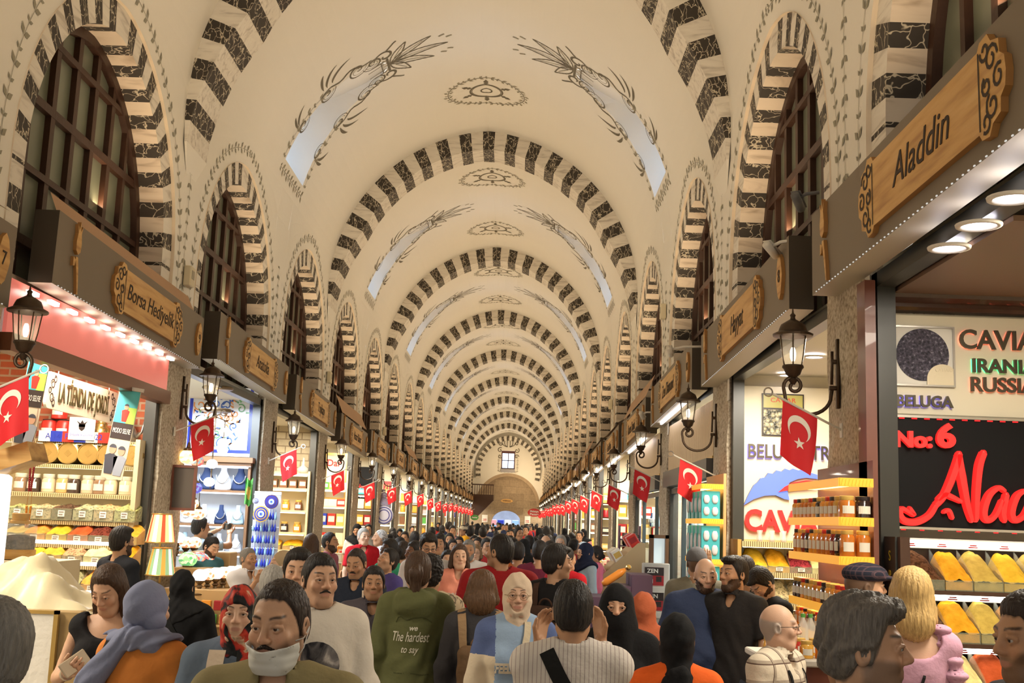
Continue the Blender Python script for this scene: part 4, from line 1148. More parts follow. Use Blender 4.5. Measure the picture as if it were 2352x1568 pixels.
def tarp():
 mb = MB(); mb.smooth = True; nu, nv = 34, 16; v = []
 ztop = zat(80, 1300, YS)
 for j in range(nv+1):
  tt = j/nv
  for i in range(nu+1):
   u = i/nu
   x = -w/2-.1+(w+.10)*u; y = -.26+.70*tt
   prof = 1.0 if u < .55 else max(0., 1-((u-.55)/.45)**1.15)
   ridge = math.sin(PI*min(1, max(0, tt*1.05)))**.5
   z = zt-.02+(ztop-zt)*prof*ridge
   f = .024*math.sin(9*u+5*tt+1.5*math.sin(4*tt))+.014*math.sin(23*u-9*tt)+.012*abs(math.sin(13*u+17*tt))
   z += f*(.6+1.6*prof)
   if j == 0: z = min(z, zt+.01)-.03
   v.append((x, y, z))
 n = nu+1
 mb.add(v, [(j*n+i, j*n+i+1, (j+1)*n+i+1, (j+1)*n+i) for j in range(nv) for i in range(nu)])
 return mb
tarp().build('tarpaulin', mat('cream_tarpaulin', (.74, .64, .42), .38, bump=.35, bscale=7), t)
Y = 17.62; gl_ = 'lamp shop'
t = empty('tile_panel', (0, 0, 0), 0, 'white tile panel with blue border and curling flowers in the lamp shop', 'tile panel')
a, b, c, d = quadpanel(425, 872, 588, 1047, Y)
t.location = ((a+b)/2, Y, c); w, h = b-a, d-c
MB().box(-w/2, w/2, 0, .02, 0, h).build('tiles', mat('white_tile', (.80, .82, .88), .25), t)
m_ = MB()
for q in ((-w/2+.06, w/2-.06, .05, .10), (-w/2+.06, w/2-.06, h-.10, h-.05)): m_.box(q[0], q[1], -.003, 0, q[2], q[3])
for x in (-w/2+.06, w/2-.11): m_.box(x, x+.05, -.003, 0, .1, h-.1)
m_.build('blue_border', mat('cobalt', (.02, .04, .42), .3), t)
m_ = MB(); rnd = random.Random(5)
for i in range(26):
 cx, cz = rnd.uniform(-w/2+.2, w/2-.2), rnd.uniform(.2, h-.2); mi = rnd.choice((0, 0, 1, 2))
 m_.ribbon(spiral(cx, cz, rnd.uniform(.06, .11), 1.1, rnd.uniform(0, 6), rnd.choice((-1, 1)), 12), .02, mi, -.004)
 for k in range(3): 
  a_ = rnd.uniform(0, 6); m_.ribbon([(cx+.1*math.cos(a_), cz+.1*math.sin(a_)), (cx+.17*math.cos(a_+.3), cz+.17*math.sin(a_+.3))], [.035, .005], mi, -.004)
m_.build('painted_flowers', [mat('tile_blue', (.05, .12, .45), .3), mat('tile_orange', (.65, .25, .08), .3), mat('tile_green', (.12, .3, .15), .3)], t)
xr = xat(580, 1150, Y); xl = xr-2.3
zs = [zat(510, y, Y) for y in (1268, 1203, 1126)]
t = shelf_unit(xl, xr, Y, .35, zs, .035, mat('walnut', (.17, .085, .04), .4), 'brown wooden jewellery cabinet with lit shelves in the lamp shop', top=zat(510, 1072, Y), back=mat('pale_blue_back', (.74, .80, .90), .5), lights=(0, 1, 2), name='jewellery_cabinet', cat='cabinet')
w = xr-xl
a = MB(); zc = zat(510, 1071, Y); a.box(-w/2-.03, w/2+.03, -.40, 0, zc, zc+.05); a.box(-w/2-.06, w/2+.06, -.44, 0, zc+.05, zc+.13); a.build('cornice', mat('walnut'), t)
MB().box(-w/2, w/2, -.3, -.25, zc-.03, zc).build('light_strip', M_LED, t)
def bust(loc, m, label, group, s=1.):
 t = empty('jewellery_bust', loc, 0, label, 'bust', group); t.scale = (s, s, s)
 a = MB(); a.smooth = True
 rings = []
 for z, rx, ry in ((0, .09, .05), (.03, .10, .055), (.12, .085, .05), (.18, .05, .04), (.22, .035, .033), (.29, .032, .03)): rings.append([(rx*math.cos(2*PI*i/12), ry*math.sin(2*PI*i/12), z) for i in range(12)])
 a.loft(rings, cap=True); a.build('stand', m, t)
 a = MB(); a.smooth = True; a.tube([(.07*math.cos(q), -.062, .17+.09*math.sin(q)*(1 if math.sin(q) < 0 else .6)) for q in [PI+PI*i/10 for i in range(11)]], .006, 5); a.build('necklace', M_STEEL, t)
 return t
M_NAVY = mat('navy_velvet', (.015, .03, .09), .8); M_BW = mat('bust_white', (.72, .76, .84), .6); M_BT = mat('bust_teal', (.35, .5, .6), .6)
bi = 0
for zi, ys, cols in ((2, 6, (M_NAVY, M_BW, M_NAVY, M_BW, M_BT, M_NAVY)), (1, 7, (M_BT, M_NAVY, M_BW, M_BW, M_NAVY, M_BT, M_BW)), (0, 6, (M_BW, M_BW, M_NAVY, M_BT, M_BW, M_NAVY))):
 for i in range(ys):
  bust((xr-.16-.26*i, Y-.2, zs[zi]), cols[i], 'jewellery bust, %s from the right, %s shelf of the lamp shop cabinet' % (nth(i), ('lowest', 'middle', 'top')[zi]), 'jewellery busts in the lamp shop', 1.0 if zi < 2 else 1.35); bi += 1
def mosaic(name, c1, c2, c3, e=1.6):
 m = mat(name, c1, .25, emit=c1, estr=e)
 N, Lk, b = nodes(m); tc = N.new('ShaderNodeTexCoord'); v = N.new('ShaderNodeTexVoronoi'); v.inputs['Scale'].default_value = 38
 Lk.new(tc.outputs['Object'], v.inputs['Vector']); r = N.new('ShaderNodeValToRGB'); r.color_ramp.interpolation = 'CONSTANT'; E = r.color_ramp.elements
 E[0].position = 0; E[0].color = (*c1, 1); E[1].position = .45; E[1].color = (*c2, 1); x = E.new(.75); x.color = (*c3, 1)
 s = N.new('ShaderNodeSeparateColor'); Lk.new(v.outputs['Color'], s.inputs[0]); Lk.new(s.outputs[0], r.inputs[0])
 Lk.new(r.outputs[0], b.inputs['Base Color']); Lk.new(r.outputs[0], b.inputs['Emission Color']); return m
MOS = [mosaic('mosaic_white', (.85, .85, .9), (.6, .7, .85), (.95, .9, .8)), mosaic('mosaic_fire', (1., .75, .4), (.85, .25, .12), (.95, .9, .7)), mosaic('mosaic_green', (.35, .75, .3), (.15, .5, .2), (.8, .9, .6), .8),
       mosaic('mosaic_red', (.8, .15, .15), (.9, .5, .3), (.3, .5, .6), .8), mosaic('mosaic_yellow', (1., .72, .25), (1., .6, .15), (1., .8, .4), 3.), mosaic('mosaic_blue', (.1, .12, .7), (.2, .1, .5), (.3, .4, .9), .8)]
M_PEWTER = mat('old_brass', (.20, .14, .08), .35, metal=.8)
GLO = MB(); GLO.smooth = True; GLO.sphere((0, 0, 0), (.085, .085, .07), 14, 9); GLO = GLO.mesh('globe', MOS[0])
BAS = MB(); BAS.smooth = True; BAS.lathe([(.07, -.21), (.075, -.2), (.03, -.18), (.02, -.14), (.04, -.12), (.02, -.1), (.045, -.075), (.05, -.055)], 12); BAS = smooth(BAS.mesh('lamp_base', M_PEWTER))
HNG = MB(); HNG.smooth = True; HNG.lathe([(.05, .05), (.045, .075), (.02, .09), (.012, .13), (.004, .14)], 10); HNG.tube([(0, 0, .13), (0, 0, .35)], .005, 5); HNG = smooth(HNG.mesh('hanger', M_PEWTER))
def mlamp(loc, mi, label, group, s=1., hang=False):
 t = empty('mosaic_lamp', loc, 0, label, 'mosaic lamp', group); t.scale = (s, s, s)
 link('globe', matcopy(GLO, MOS[mi], 0), t); link('hanger' if hang else 'lamp_base', HNG if hang else BAS, t); return t
p = atY(492, 1000, 15.2); t = empty('mosaic_chandelier', p, 0, 'chandelier of white mosaic glass globes hanging in the lamp shop', 'chandelier')
for i, (dx, dz, dy) in enumerate(((-.18, 0, 0), (-.04, .03, -.12), (.12, .05, .05), (-.12, -.16, -.1), (.1, -.18, .1), (.16, -.1, -.12), (0, -.38, 0), (-.02, -.62, 0), (.02, .18, .1), (-.2, .2, .05))):
 o = link('globe', matcopy(GLO, MOS[0], 0), t, loc=(dx, dy, dz), scale=.9)
a = MB(); a.smooth = True; a.tube([(0, 0, -.7), (0, 0, 3.6-p.z)], .01, 6)
for z in (.32, .62): a.lathe([(.2, z), (.21, z+.02), (.2, z+.04)], 18)
for dx, dz, dy in ((-.18, 0, 0), (.12, .05, .05), (.16, -.1, -.12), (-.12, -.16, -.1)): a.tube([(0, 0, dz+.2), (dx, dy, dz+.16), (dx, dy, dz+.06)], .007, 5)
a.build('metal_frame', M_PEWTER, t)
LP = [(432, 1049, 13.2, 4, 1.25, True, 'glowing yellow mosaic lamp hanging on the second left pier'), (452, 1058, 13.6, 3, 1., True, 'dim red mosaic lamp hanging behind the yellow one'),
      (448, 1120, 13.4, 5, 1.0, True, 'blue mosaic lamp hanging in a dark metal holder')]
for i, (px, py) in enumerate(((396, 1155), (418, 1155), (442, 1158), (432, 1172), (455, 1180))): LP.append((px, py, 13.5, 1, 1.0, True, 'small lit fiery mosaic lamp, %s of the upper cluster on the left pier' % nth(i)))
for i, (px, py) in enumerate(((408, 1235), (428, 1246), (447, 1246))): LP.append((px, py, 13.5, (0, 1, 1)[i], 1.0, False, 'lit mosaic table lamp, %s from the left, middle tier' % nth(i)))
LP += [(432, 1284, 12.6, 2, 1.2, False, 'green mosaic table lamp on the lamp table'), (455, 1281, 12.8, 3, 1., False, 'red mosaic table lamp left of its red neighbour'), (475, 1281, 12.9, 3, 1., False, 'red mosaic table lamp furthest right in its tier')]
for i in range(6): LP.append((460+18*i, 1321-2*i, 12.2+.1*i, 1 if i % 2 else 0, .95, False, 'pale mosaic table lamp, %s from the left, front tier' % nth(i)))
for px, py, Yl, mi, s, hg, lb in LP: mlamp(atY(px, py, Yl), mi, lb, 'mosaic lamps of the lamp shop', s, hg)
zt = zat(500, 1352, 12.3); xa, xb = xat(378, 1400, 12.3), xat(640, 1400, 12.3)
t = empty('lamp_table', ((xa+xb)/2, 12.5, 0), 0, 'stepped wooden lamp table before the lamp shop', 'table')
w = xb-xa
MB().rbox(-w/2, w/2, -.35, .3, 0, zt, .01).build('lower_tier', mat('pale_oak', (.50, .32, .14), .5), t)
MB().rbox(-w/2, 0, -.0, .3, zt, zat(432, 1302, 12.6), .01).build('upper_tier', mat('pale_oak'), t)
MB().rbox(-w/2, -.15, .6, .95, 0, zat(430, 1262, 13.5), .01).build('rear_tier', mat('pale_oak'), t)
for i in range(14):
 p = Vector((xa+.25+(xb-xa-.3)*i/14, 12.06, zt)); 
 packet((p.x+.0, 12.04-.0, zt-.34 if i % 2 else zt-.2), .10, .06, .10, GC[('green', 'crimson', 'gold', 'lime', 'amber')[i % 5]], 'small coloured glass bowl, %s from the left before the lamp table' % nth(i), 'glass bowls before the lamp table', name='glass_bowl', cat='bowl')
structure(MB().box(xa+.05, xb, 11.95, 12.15, zt-.36, zt-.345).build('trim_ledge', mat('pale_oak')))
for px, y0, y1, cs, lb in ((368, 1180, 1245, ('red', 'gold'), 'striped red and yellow fabric lampshade beside the spice shop post'), (368, 1258, 1320, ('orange', 'green'), 'striped orange and green fabric lampshade below the red one')):
 p, q = atY(px, y0, 12.1), atY(px, y1, 12.1); h = p.z-q.z; t = empty('fabric_lampshade', q, 0, lb, 'lampshade')
 mb = MB(); n = 20
 for i in range(n):
  a0, a1 = 2*PI*i/n, 2*PI*(i+1)/n
  mb.add([(.15*math.cos(a0), .15*math.sin(a0), 0), (.15*math.cos(a1), .15*math.sin(a1), 0), (.10*math.cos(a1), .10*math.sin(a1), h), (.10*math.cos(a0), .10*math.sin(a0), h)], [(0, 1, 2, 3)], (0, 1, 2, 1)[i % 4])
 mb.build('shade', [mat('shade_'+c, tuple(x*.9 for x in {'red': (.75, .08, .03), 'gold': (.95, .7, .3), 'orange': (.9, .3, .05), 'green': (.25, .4, .2)}[c]), .7, emit={'red': (.75, .08, .03), 'gold': (.95, .7, .3), 'orange': (.9, .3, .05), 'green': (.25, .4, .2)}[c], estr=.9) for c in cs]+[mat('shade_white', (.9, .85, .75), .7, emit=(1, .9, .75), estr=1.1)], t)
 a = MB(); a.smooth = True
 for r, z in ((.152, 0), (.102, h)): a.tube([(r*math.cos(2*PI*i/20), r*math.sin(2*PI*i/20), z) for i in range(21)], .008, 5)
 a.tube([(0, 0, h), (0, 0, -.08)], .012, 5); a.build('gilt_rim', M_GOLD, t)
a, b, c, d = quadpanel(394, 1068, 452, 1172, 13.0)
t = empty('glass_case', ((a+b)/2, 12.98, c), 0, 'brown framed glass case on the second left pier', 'case'); w, h = b-a, d-c
m_ = MB(); 
for q in ((-w/2, w/2, 0, .03), (-w/2, w/2, h-.03, h)): m_.box(q[0], q[1], -.04, .0, q[2], q[3])
for x in (-w/2, w/2-.03): m_.box(x, x+.03, -.04, 0, .03, h-.03)
m_.build('case_frame', M_REDWOOD, t); MB().box(-w/2+.03, w/2-.03, -.02, -.01, .03, h-.03).build('case_glass', mat('case_dark_glass', (.10, .085, .075), .12), t)
a, b, c, d = quadpanel(578, 1128, 640, 1312, 16.4); w, h = b-a, d-c
t = empty('charm_rack', ((a+b)/2, 16.4, c), 0, 'white wire rack hung with blue glass charms beside the lamp shop', 'rack')
MB().box(-w/2, w/2, .02, .03, -c, h).build('panel', mat('rack_white', (.70, .72, .78), .6), t)
m_ = MB(); 
for z in (.05, .32, .62, h-.05): m_.tube([(-w/2, 0, z), (w/2, 0, z)], .006, 5)
m_.build('rails', M_STEEL, t)
def eye(loc, r, label, outer='gold'):
 t = empty('evil_eye_disc', loc, 0, label, 'charm'); m_ = MB().at(Matrix.Rotation(PI/2, 4, 'X'))
 for i, (q, mi) in enumerate(((1, 0), (.85, 1), (.68, 0), (.55, 1), (.40, 2), (.25, 3), (.12, 1))): m_.lathe([(r*q, .0), (r*q, .012+.003*i)], 24, mi=mi)
 m_.build('disc', [GC[outer], mat('cobalt'), GC['white'], GC['skyblue']], t); return t
eye(atY(600, 1180, 16.3), .115, 'large round evil eye disc with gold rings on the charm rack'); eye(atY(624, 1152, 16.34), .10, 'purple round evil eye disc at the top of the rack', 'purple'); eye(atY(588, 1150, 16.34), .045, 'small round evil eye disc at the upper left of the rack', 'white')
CH = MB(); CH.smooth = True; CH.lathe([(.004, .06), (.012, .02), (.022, -.02), (.016, -.05), (.003, -.06)], 8); CH.tube([(0, 0, .06), (0, 0, .1)], .003, 4); CH = CH.mesh('glass_charm', mat('cobalt'))
for r in range(5):
 for i in range(9):
  tag(link('glass_charm', matcopy(CH, mat('cobalt') if (r+i) % 3 else GC['skyblue'], 0), loc=(a+w*(i+.7)/10, 16.37, c+.12+.165*r)), 'small blue glass charm, %s from the left, %s charm rack row' % (nth(i), nth(r)), 'charm', 'blue glass charms on the rack')
a, b, c, d = quadpanel(562, 1100, 580, 1160, 15.8); mb = MB(); mb.smooth = True; n = 8
for i in range(n):
 for j in range(8):
  f = lambda i, j: (a+(b-a)*i/n, 15.8+.02*math.sin(i*1.4+j*.3), d-(d-c)*j/8+.02*math.sin(i))
  mb.quad(f(i, j), f(i, j+1), f(i+1, j+1), f(i+1, j), 1 if (abs(i-3.5)/3+abs(j-3.5)/3) < .85 else 0)
tag(mb.build('green_flag', [GC['green'], GC['gold']]), 'small green flag with yellow diamond hanging by the lamp shop post', 'flag')
Y = 22.6
structure(MB().quad((-6.4, 22.63, 0), (-3.95, 22.63, 0), (-3.95, 22.63, 3.62), (-6.4, 22.63, 3.62)).build('wall_pale_brick', _brickify(mat('pale_brick', (.6, .5, .35), .8), (.70, .60, .42), (.58, .48, .32), (.34, .26, .17), 1., .32, .14, .012)))
xr = xat(712, 1180, Y); xl = xr-2.1
zs = [zat(690, y, Y) for y in (1305, 1262, 1222, 1172, 1122, 1088)]
shelf_unit(xl, xr, Y-.02, .34, zs, .04, M_CREAMWOOD, 'cream lit shelves of sweets in the third left shop', top=zs[-1]+.04, back=M_CREAMWOOD, lights=(1, 2, 3, 4, 5), lightm=M_WARMLED)
for i in range(8): packet((xr-.14-.19*i, Y-.2, zs[4]), .15, .1, .17, GC['brown'], 'brown and cream sweet box, %s from the right, third left shop' % nth(i), 'sweet boxes of the third left shop', face=GC['cream'])
for i in range(6): jar(J_BIG, (xr-.2-.25*i, Y-.2, zs[3]), GC['amber' if i % 2 else 'brown'], GC['gold'], M_LABEL, 'sweet jar, %s from the right, upper jar shelf, third left shop' % nth(i), 'sweet jars of the third left shop')
for i in range(6): jar(J_BIG, (xr-.2-.25*i, Y-.2, zs[2]), GC['dark' if i % 3 == 1 else 'amber'], GC['gold'], M_LABEL, 'sweet jar, %s from the right, lower jar shelf, third left shop' % nth(i), 'sweet jars of the third left shop')
for i in range(4): spice_bin((xr-.25-.42*i, Y-.2, zs[1]), .38, .26, .2, .08, ('turmeric', 'amber', 'paleyellow', 'nut')[i], 'tray of %s, %s from the right, third left shop' % (SPN[('turmeric', 'amber', 'paleyellow', 'nut')[i]], nth(i)), 'sweet trays of the third left shop', cat='tray')
for i in range(4): spice_bin((xr-.25-.42*i, Y-.24, zs[0]), .38, .26, .2, .08, ('yellow', 'pinkgrain', 'orange', 'seed')[i], 'lower tray of %s, %s from the right, third left shop' % (SPN[('yellow', 'pinkgrain', 'orange', 'seed')[i]], nth(i)), 'sweet trays of the third left shop', cat='tray')
p = atY(697, 1066, Y-.2); a = MB(); a.smooth = True; a.lathe([(.04, 0), (.11, .04), (.12, .1), (.03, .16), (.02, .3), (.03, .31)], 14); tag(a.build('glass_decanter', M_GLASSJ, loc=(p.x, Y-.2, zs[5])), 'glass decanter on the top shelf of the third left shop', 'decanter')
# ================================================================ right row: the spice and caviar shops, the jewellers
M_SIGNW = mat('sign_cream_panel', (.80, .72, .54), .45)
M_BLK = mat('black_gloss_sign', (.008, .008, .009), .55, spec=.15)
M_REDL = mat('red_lit_letters', (.75, .02, .02), .35, emit=(1., .03, .025), estr=.65)
M_METL = mat('brushed_letters', (.10, .085, .06), .35, metal=.6)
def halo_text(s, parent, loc, size, halo, fit, name='letters', space=1.):
 put_text(s, M_METL, parent, loc, size, name, ext=.012, fit=fit, off=.003, space=space)
 put_text(s, emat('halo_'+halo, {'red': (1., .12, .06), 'green': (.05, .9, .25), 'blue': (.15, .12, 1.)}[halo], 5.), parent, (loc[0], loc[1]+.02, loc[2]), size, name+'_glow', ext=.003, fit=fit, off=.0, space=space)
Y = 7.60
structure(MB().box(2.32, 2.95, 7.62, 7.645, 2.9, 3.62).build('wall_stone_right', M_STONE))
def wood_strip(x0, x1, y0, y1, z0, z1, nm, m): structure(MB().box(x0, x1, y0, y1, z0, z1).build(nm, m))
wood_strip(2.24, 2.31, 7.30, 7.47, 0, 3.55, 'trim_post_red', M_REDWOOD)
a, b, c, d = quadpanel(2026, 727, 2420, 960, Y); X0, X1 = a+.02, b
t = empty('caviar_sign_panel', (X0, Y, c), 0, 'cream wall sign lettered CAVIAR with a round caviar picture, right spice shop', 'sign'); H = d-c; W = X1-X0
MB().rbox(0, W, -.04, .02, 0, H, .012).build('panel', M_SIGNW, t)
K = Y/2600.
def off(px, py): p = atY(px, py, Y-.05); return (p.x-X0, p.z-c)
x, z = off(2122, 818); s_ = 66*K
f = MB()
for q in ((-s_-.012, s_+.012, -s_-.012, -s_), (-s_-.012, s_+.012, s_, s_+.012)): f.box(x+q[0], x+q[1], -.065, -.04, z+q[2], z+q[3])
for q in (-s_-.012, s_): f.box(x+q, x+q+.012, -.065, -.04, z-s_, z+s_)
f.build('picture_frame', M_STEEL, t)
MB().box(x-s_, x+s_, -.05, -.04, z-s_, z+s_).build('picture', M_WHITEGOOD, t)
m_ = MB(); m_.prism([(x-.01+s_*.92*math.cos(2*PI*i/40), z+.01+s_*.92*math.sin(2*PI*i/40)) for i in range(40)], -.056, -.05)
m_.build('caviar', ramp_tex(mat('caviar_black', rough=.35, bump=.7, bscale=90), 'noise', 60, [(.35, (.02, .018, .03)), (.6, (.10, .09, .13)), (.75, (.40, .38, .45))]), t)
m_ = MB(); cx, cz = x+s_*.62, z-s_*1.02
for r0, mi in ((.105, 0), (.088, 1), (.058, 2)):
 pts = [(min(x+s_, cx+r0*math.cos(PI*i/20)), max(z-s_, cz+r0*math.sin(PI*i/20)+.04)) for i in range(21)]
 m_.prism(pts+[(pts[-1][0], z-s_), (pts[0][0], z-s_)], -.062-.001*mi, -.056)
m_.build('tin_lid', [GC['cream'], GC['brown'], GC['gold']], t)
put_text('CAVIARS', GC['cream'], t, (cx+.01, -.066, cz+.105), .034, 'tin_lettering', ext=.001, fit=.12)
def otext(s, px0, px1, py, h, halo, full=None):
 xa_, za_ = off(px0, py); xb_, _ = off(px1, py); halo_text(s, t, ((xa_+xb_)/2, -.062, za_), h, halo, xb_-xa_)
otext('CAVIAR', 2200, 2412, 781, 62*K, 'red'); otext('IRANIAN', 2232, 2412, 841, 44*K, 'green'); otext('RUSSIAN', 2228, 2412, 884, 46*K, 'red'); otext('BELUGA', 2056, 2186, 921, 36*K, 'blue')
a, b, c2, d2 = quadpanel(2030, 690, 2420, 722, Y)
t = empty('cornice', (a, Y, c2), 0, 'dark wooden cornice above the caviar sign wall', 'cornice'); m_ = MB(); w = b-a
m_.loft([[(0-o, -.1-o, z), (w, -.1-o, z), (w, .02, z), (0-o, .02, z)] for o, z in ((-.02, 0), (.0, .02), (.0, .045), (.05, .075), (.06, .105))], cap=True); m_.build('moulding', M_DARKWOOD, t)
p = atY(2350, 690, Y-.02); t = empty('blue_vase', (p.x+.03, Y-.04, d2-.0), 0, 'blue and white ceramic vase above the cornice at the right edge', 'vase')
a_ = MB(); a_.smooth = True; a_.lathe([(.05, 0), (.075, .06), (.08, .16), (.06, .22), (.035, .25), (.06, .31)], 20)
a_.build('body', ramp_tex(mat('blue_china', rough=.2), 'cells', 22, [(.3, (.02, .06, .30)), (.6, (.06, .14, .45)), (.8, (.7, .72, .75))]), t)
a, b, c, d = quadpanel(2030, 960, 2420, 1218, Y-.1); X0 = xat(2052, 1090, Y-.12); W = b-X0; H = d-c
t = empty('black_shop_sign', (X0, Y-.12, c), 0, 'black sign box with raised red letters reading No:6 Aladdin', 'sign')
MB().box(0, W, 0, .14, 0, H).build('box', M_BLK, t)
f = MB(); f.box(-.006, W, -.012, 0, -.004, .012); f.box(-.006, W, -.012, 0, H-.012, H+.004); f.box(-.006, .012, -.012, 0, .012, H-.012); f.build('steel_edge', M_STEEL, t)
dm = MB()
for i in range(16): dm.box(.04+.083*i, .075+.083*i, -.014, -.010, H-.022, H-.015)
for i in range(8): dm.box(-.02, -.012, .03, .06, .06+.085*i, .10+.085*i)
for i in range(8): dm.box(.04+.12*i, .07+.12*i, -.014, -.010, -.012, -.006)
dm.build('led_dashes', emat('red_led', (1., .02, .02), 2.5), t)
def off2(px, py): p = atY(px, py, Y-.14); return (p.x-X0, p.z-c)
x, z = off2(2124, 1008)
k2 = (Y-.14)/2600
put_text('No:', M_REDL, t, (off2(2096, 1011)[0], -.03, off2(2096, 1011)[1]), 48*k2, ext=.018, fit=84*k2, off=.007, name='number_lettering')
put_text('6', M_REDL, t, (off2(2170, 1004)[0], -.03, off2(2170, 1004)[1]), 72*k2, ext=.018, fit=44*k2, off=.009, name='number_six')
def script(strokes, name):
 m_ = MB(); m_.smooth = True
 for pts, ws in strokes:
  P = []
  for i in range(len(pts)-1):
   p0 = pts[max(i-1, 0)]; p1 = pts[i]; p2 = pts[i+1]; p3 = pts[min(i+2, len(pts)-1)]
   for q in range(6):
    s = q/6; s2, s3 = s*s, s**3
    P.append(tuple(.5*(2*b_+(c_-a_)*s+(2*a_-5*b_+4*c_-d_)*s2+(-a_+3*b_-3*c_+d_)*s3) for a_, b_, c_, d_ in zip(p0, p1, p2, p3))+(ws[i]+(ws[i+1]-ws[i])*s,))
  P.append((*pts[-1], ws[-1]))
  path = [off2(x_, y_) for x_, y_, _ in P]; n = len(path); rings = []
  for i in range(n):
   a_, b_ = path[max(i-1, 0)], path[min(i+1, n-1)]; dx, dz = b_[0]-a_[0], b_[1]-a_[1]; l = math.hypot(dx, dz) or 1; nx, nz = -dz/l, dx/l; r = P[i][2]*k2/2
   rings.append([(path[i][0]+nx*u*r, y_, path[i][1]+nz*u*r) for u, y_ in ((-1, 0), (-1, -.035), (-.7, -.05), (.7, -.05), (1, -.035), (1, 0))])
  m_.loft(rings, cap=True)
  for i in (0, n-1): m_.sphere((path[i][0], -.02, path[i][1]), (P[i][2]*k2/2, .028, P[i][2]*k2/2), 10, 6)
 return m_.build(name, M_REDL, t, smooth_angle=50)
script([([(2088, 1166), (2098, 1182), (2086, 1176), (2070, 1168), (2066, 1182), (2078, 1196), (2104, 1198), (2132, 1184), (2148, 1160)], [9, 10, 10, 12, 15, 16, 16, 15, 13]),
  ([(2148, 1160), (2164, 1142), (2180, 1110), (2196, 1066), (2202, 1042)], [14, 16, 18, 18, 15]), ([(2200, 1044), (2208, 1096), (2220, 1160), (2230, 1196)], [16, 20, 16, 10]),
  ([(2152, 1148), (2168, 1136), (2186, 1142), (2206, 1152)], [10, 14, 13, 9]), ([(2166, 1176), (2178, 1172), (2186, 1190)], [8, 10, 8])], 'letter_a')
script([([(2258, 1040), (2248, 1070), (2242, 1130), (2240, 1194)], [16, 18, 17, 12])], 'letter_l')
script([([(2306, 1128), (2292, 1120), (2270, 1138), (2258, 1176), (2266, 1194), (2284, 1184), (2300, 1150)], [9, 12, 16, 17, 15, 12, 11]), ([(2310, 1136), (2302, 1176), (2306, 1196)], [14, 16, 11])], 'letter_a')
script([([(2352, 1126), (2334, 1140), (2322, 1176), (2330, 1194), (2350, 1184), (2366, 1150)], [9, 15, 17, 15, 12, 11]), ([(2386, 1050), (2376, 1120), (2370, 1196)], [15, 16, 11])], 'letter_d')
rows = [(1262, 1352, 1338, (2062, 2152, 2216, 2284, 2350, 2420), ('brown', 'turmeric', 'mustard', 'yellow', 'khaki'), 0.00), (1382, 1472, 1458, (2078, 2160, 2232, 2304, 2376, 2440), ('clove', 'turmeric', 'mustard', 'orange', 'yellow'), -.16), (1502, 1592, 1580, (2100, 2172, 2244, 2322, 2396, 2450), ('mustard', 'paleyellow', 'paprika', 'grey', 'amber'), -.30)]
t = empty('spice_counter', (2.42, Y-.1, 0), 0, 'dark wooden stepped spice counter under the black sign', 'counter')
zt_ = atY(2052, 1232, Y-.1).z
MB().box(0, 1.6, .06, .08, 0, zt_).build('back_panel', M_DARKWOOD, t)
MB().box(-.06, .0, -.45, .08, 0, zt_).build('side_panel', M_DARKWOOD, t)
bt = MB().box(-.075, -.06, -.40, -.2, zt_-.8, zt_).build('spice_board', M_POST, t)
for i, ch_ in enumerate('SPICES'): put_text(ch_, mat('yellow_letters', (.8, .6, .05), .5), bt, (-.078, -.3, zt_-.12-.12*i), .09, 'lettering', ext=.001, rz=-PI/2)
x0s = X0
for ri, (yl, yb, yf, xs, ks, dy) in enumerate(rows):
 Yr = Y-.26+dy; zb = zat(2230, yb+4, Yr-.13)
 MB().box(0, 1.6, -.02-.26+dy-.15+.1, .06, zb-.03-.0, zb-.005).build('shelf_board', M_DARKWOOD, t)
 ls = empty('light_strip', (0, 0, 0)); ls.parent = t
 zl_ = zat(2230, yl-10, Yr+.1)
 MB().at(Matrix.Translation((.06, dy-.05, zl_))).box(0, 1.05, -.03, .0, -.022, .022).build('tube_lamp', emat('white_tube', (1., .96, .86), 5.), ls)
 MB().box(.02, 1.3, dy-.02, dy, zl_-.03, zl_+.035).build('reflector', M_STEEL, ls)
 tg = MB()
 for i in range(5): tg.box(.10+.2*i, .16+.2*i, dy-.085, dy-.083, zl_-.018, zl_-.010); tg.box(.11+.2*i, .155+.2*i, dy-.085, dy-.083, zl_-.006, zl_+.002)
 tg.build('red_labels', GC['red'], ls)
 for i, kd in enumerate(ks):
  xa_, xb_ = xat(xs[i], yb-40, Yr), xat(xs[i+1], yb-40, Yr)
  spice_bin(((xa_+xb_)/2, Yr, zb), (xb_-xa_)*.97, .26, .235, .055, kd, 'bin of %s, %s from left, %s row under black sign' % (SPN[kd], nth(i), ('top', 'middle', 'bottom')[ri]), 'spice bins of the right spice counter', seed=50+ri*9+i, tagcol=0)
wood_strip(2.48, 4.6, 5.6, 7.55, 3.50, 3.53, 'ceiling_brown_right', mat('brown_ceiling', (.20, .12, .08), .4))
for i, (px, py) in enumerate(((2180, 567), (2248, 515), (2325, 452), (2420, 380))):
 d_ = ray(px, py); d_ = d_*((3.50-HC)/d_.z); downlight((d_.x, d_.y, 3.50), 'round recessed ceiling light, %s from the far end in the right spice shop' % nth(i), 'ceiling lights of the right spice shop', r=.115)
Y = 12.55
a, b, c, d = quadpanel(1697, 890, 1960, 1243, Y); X0 = a
t = empty('caviar_wall_sign', (X0, Y, c), 0, 'tall cream sign wall with BELUGA letters, blue fish fan and red CAVIAR letters', 'sign'); W, H = b-a, d-c; K = Y/2600
MB().box(0, W, -.02, .04, 0, H).build('panel', M_SIGNW, t)
def off3(px, py): p = atY(px, py, Y-.03); return (p.x-X0, p.z-c)
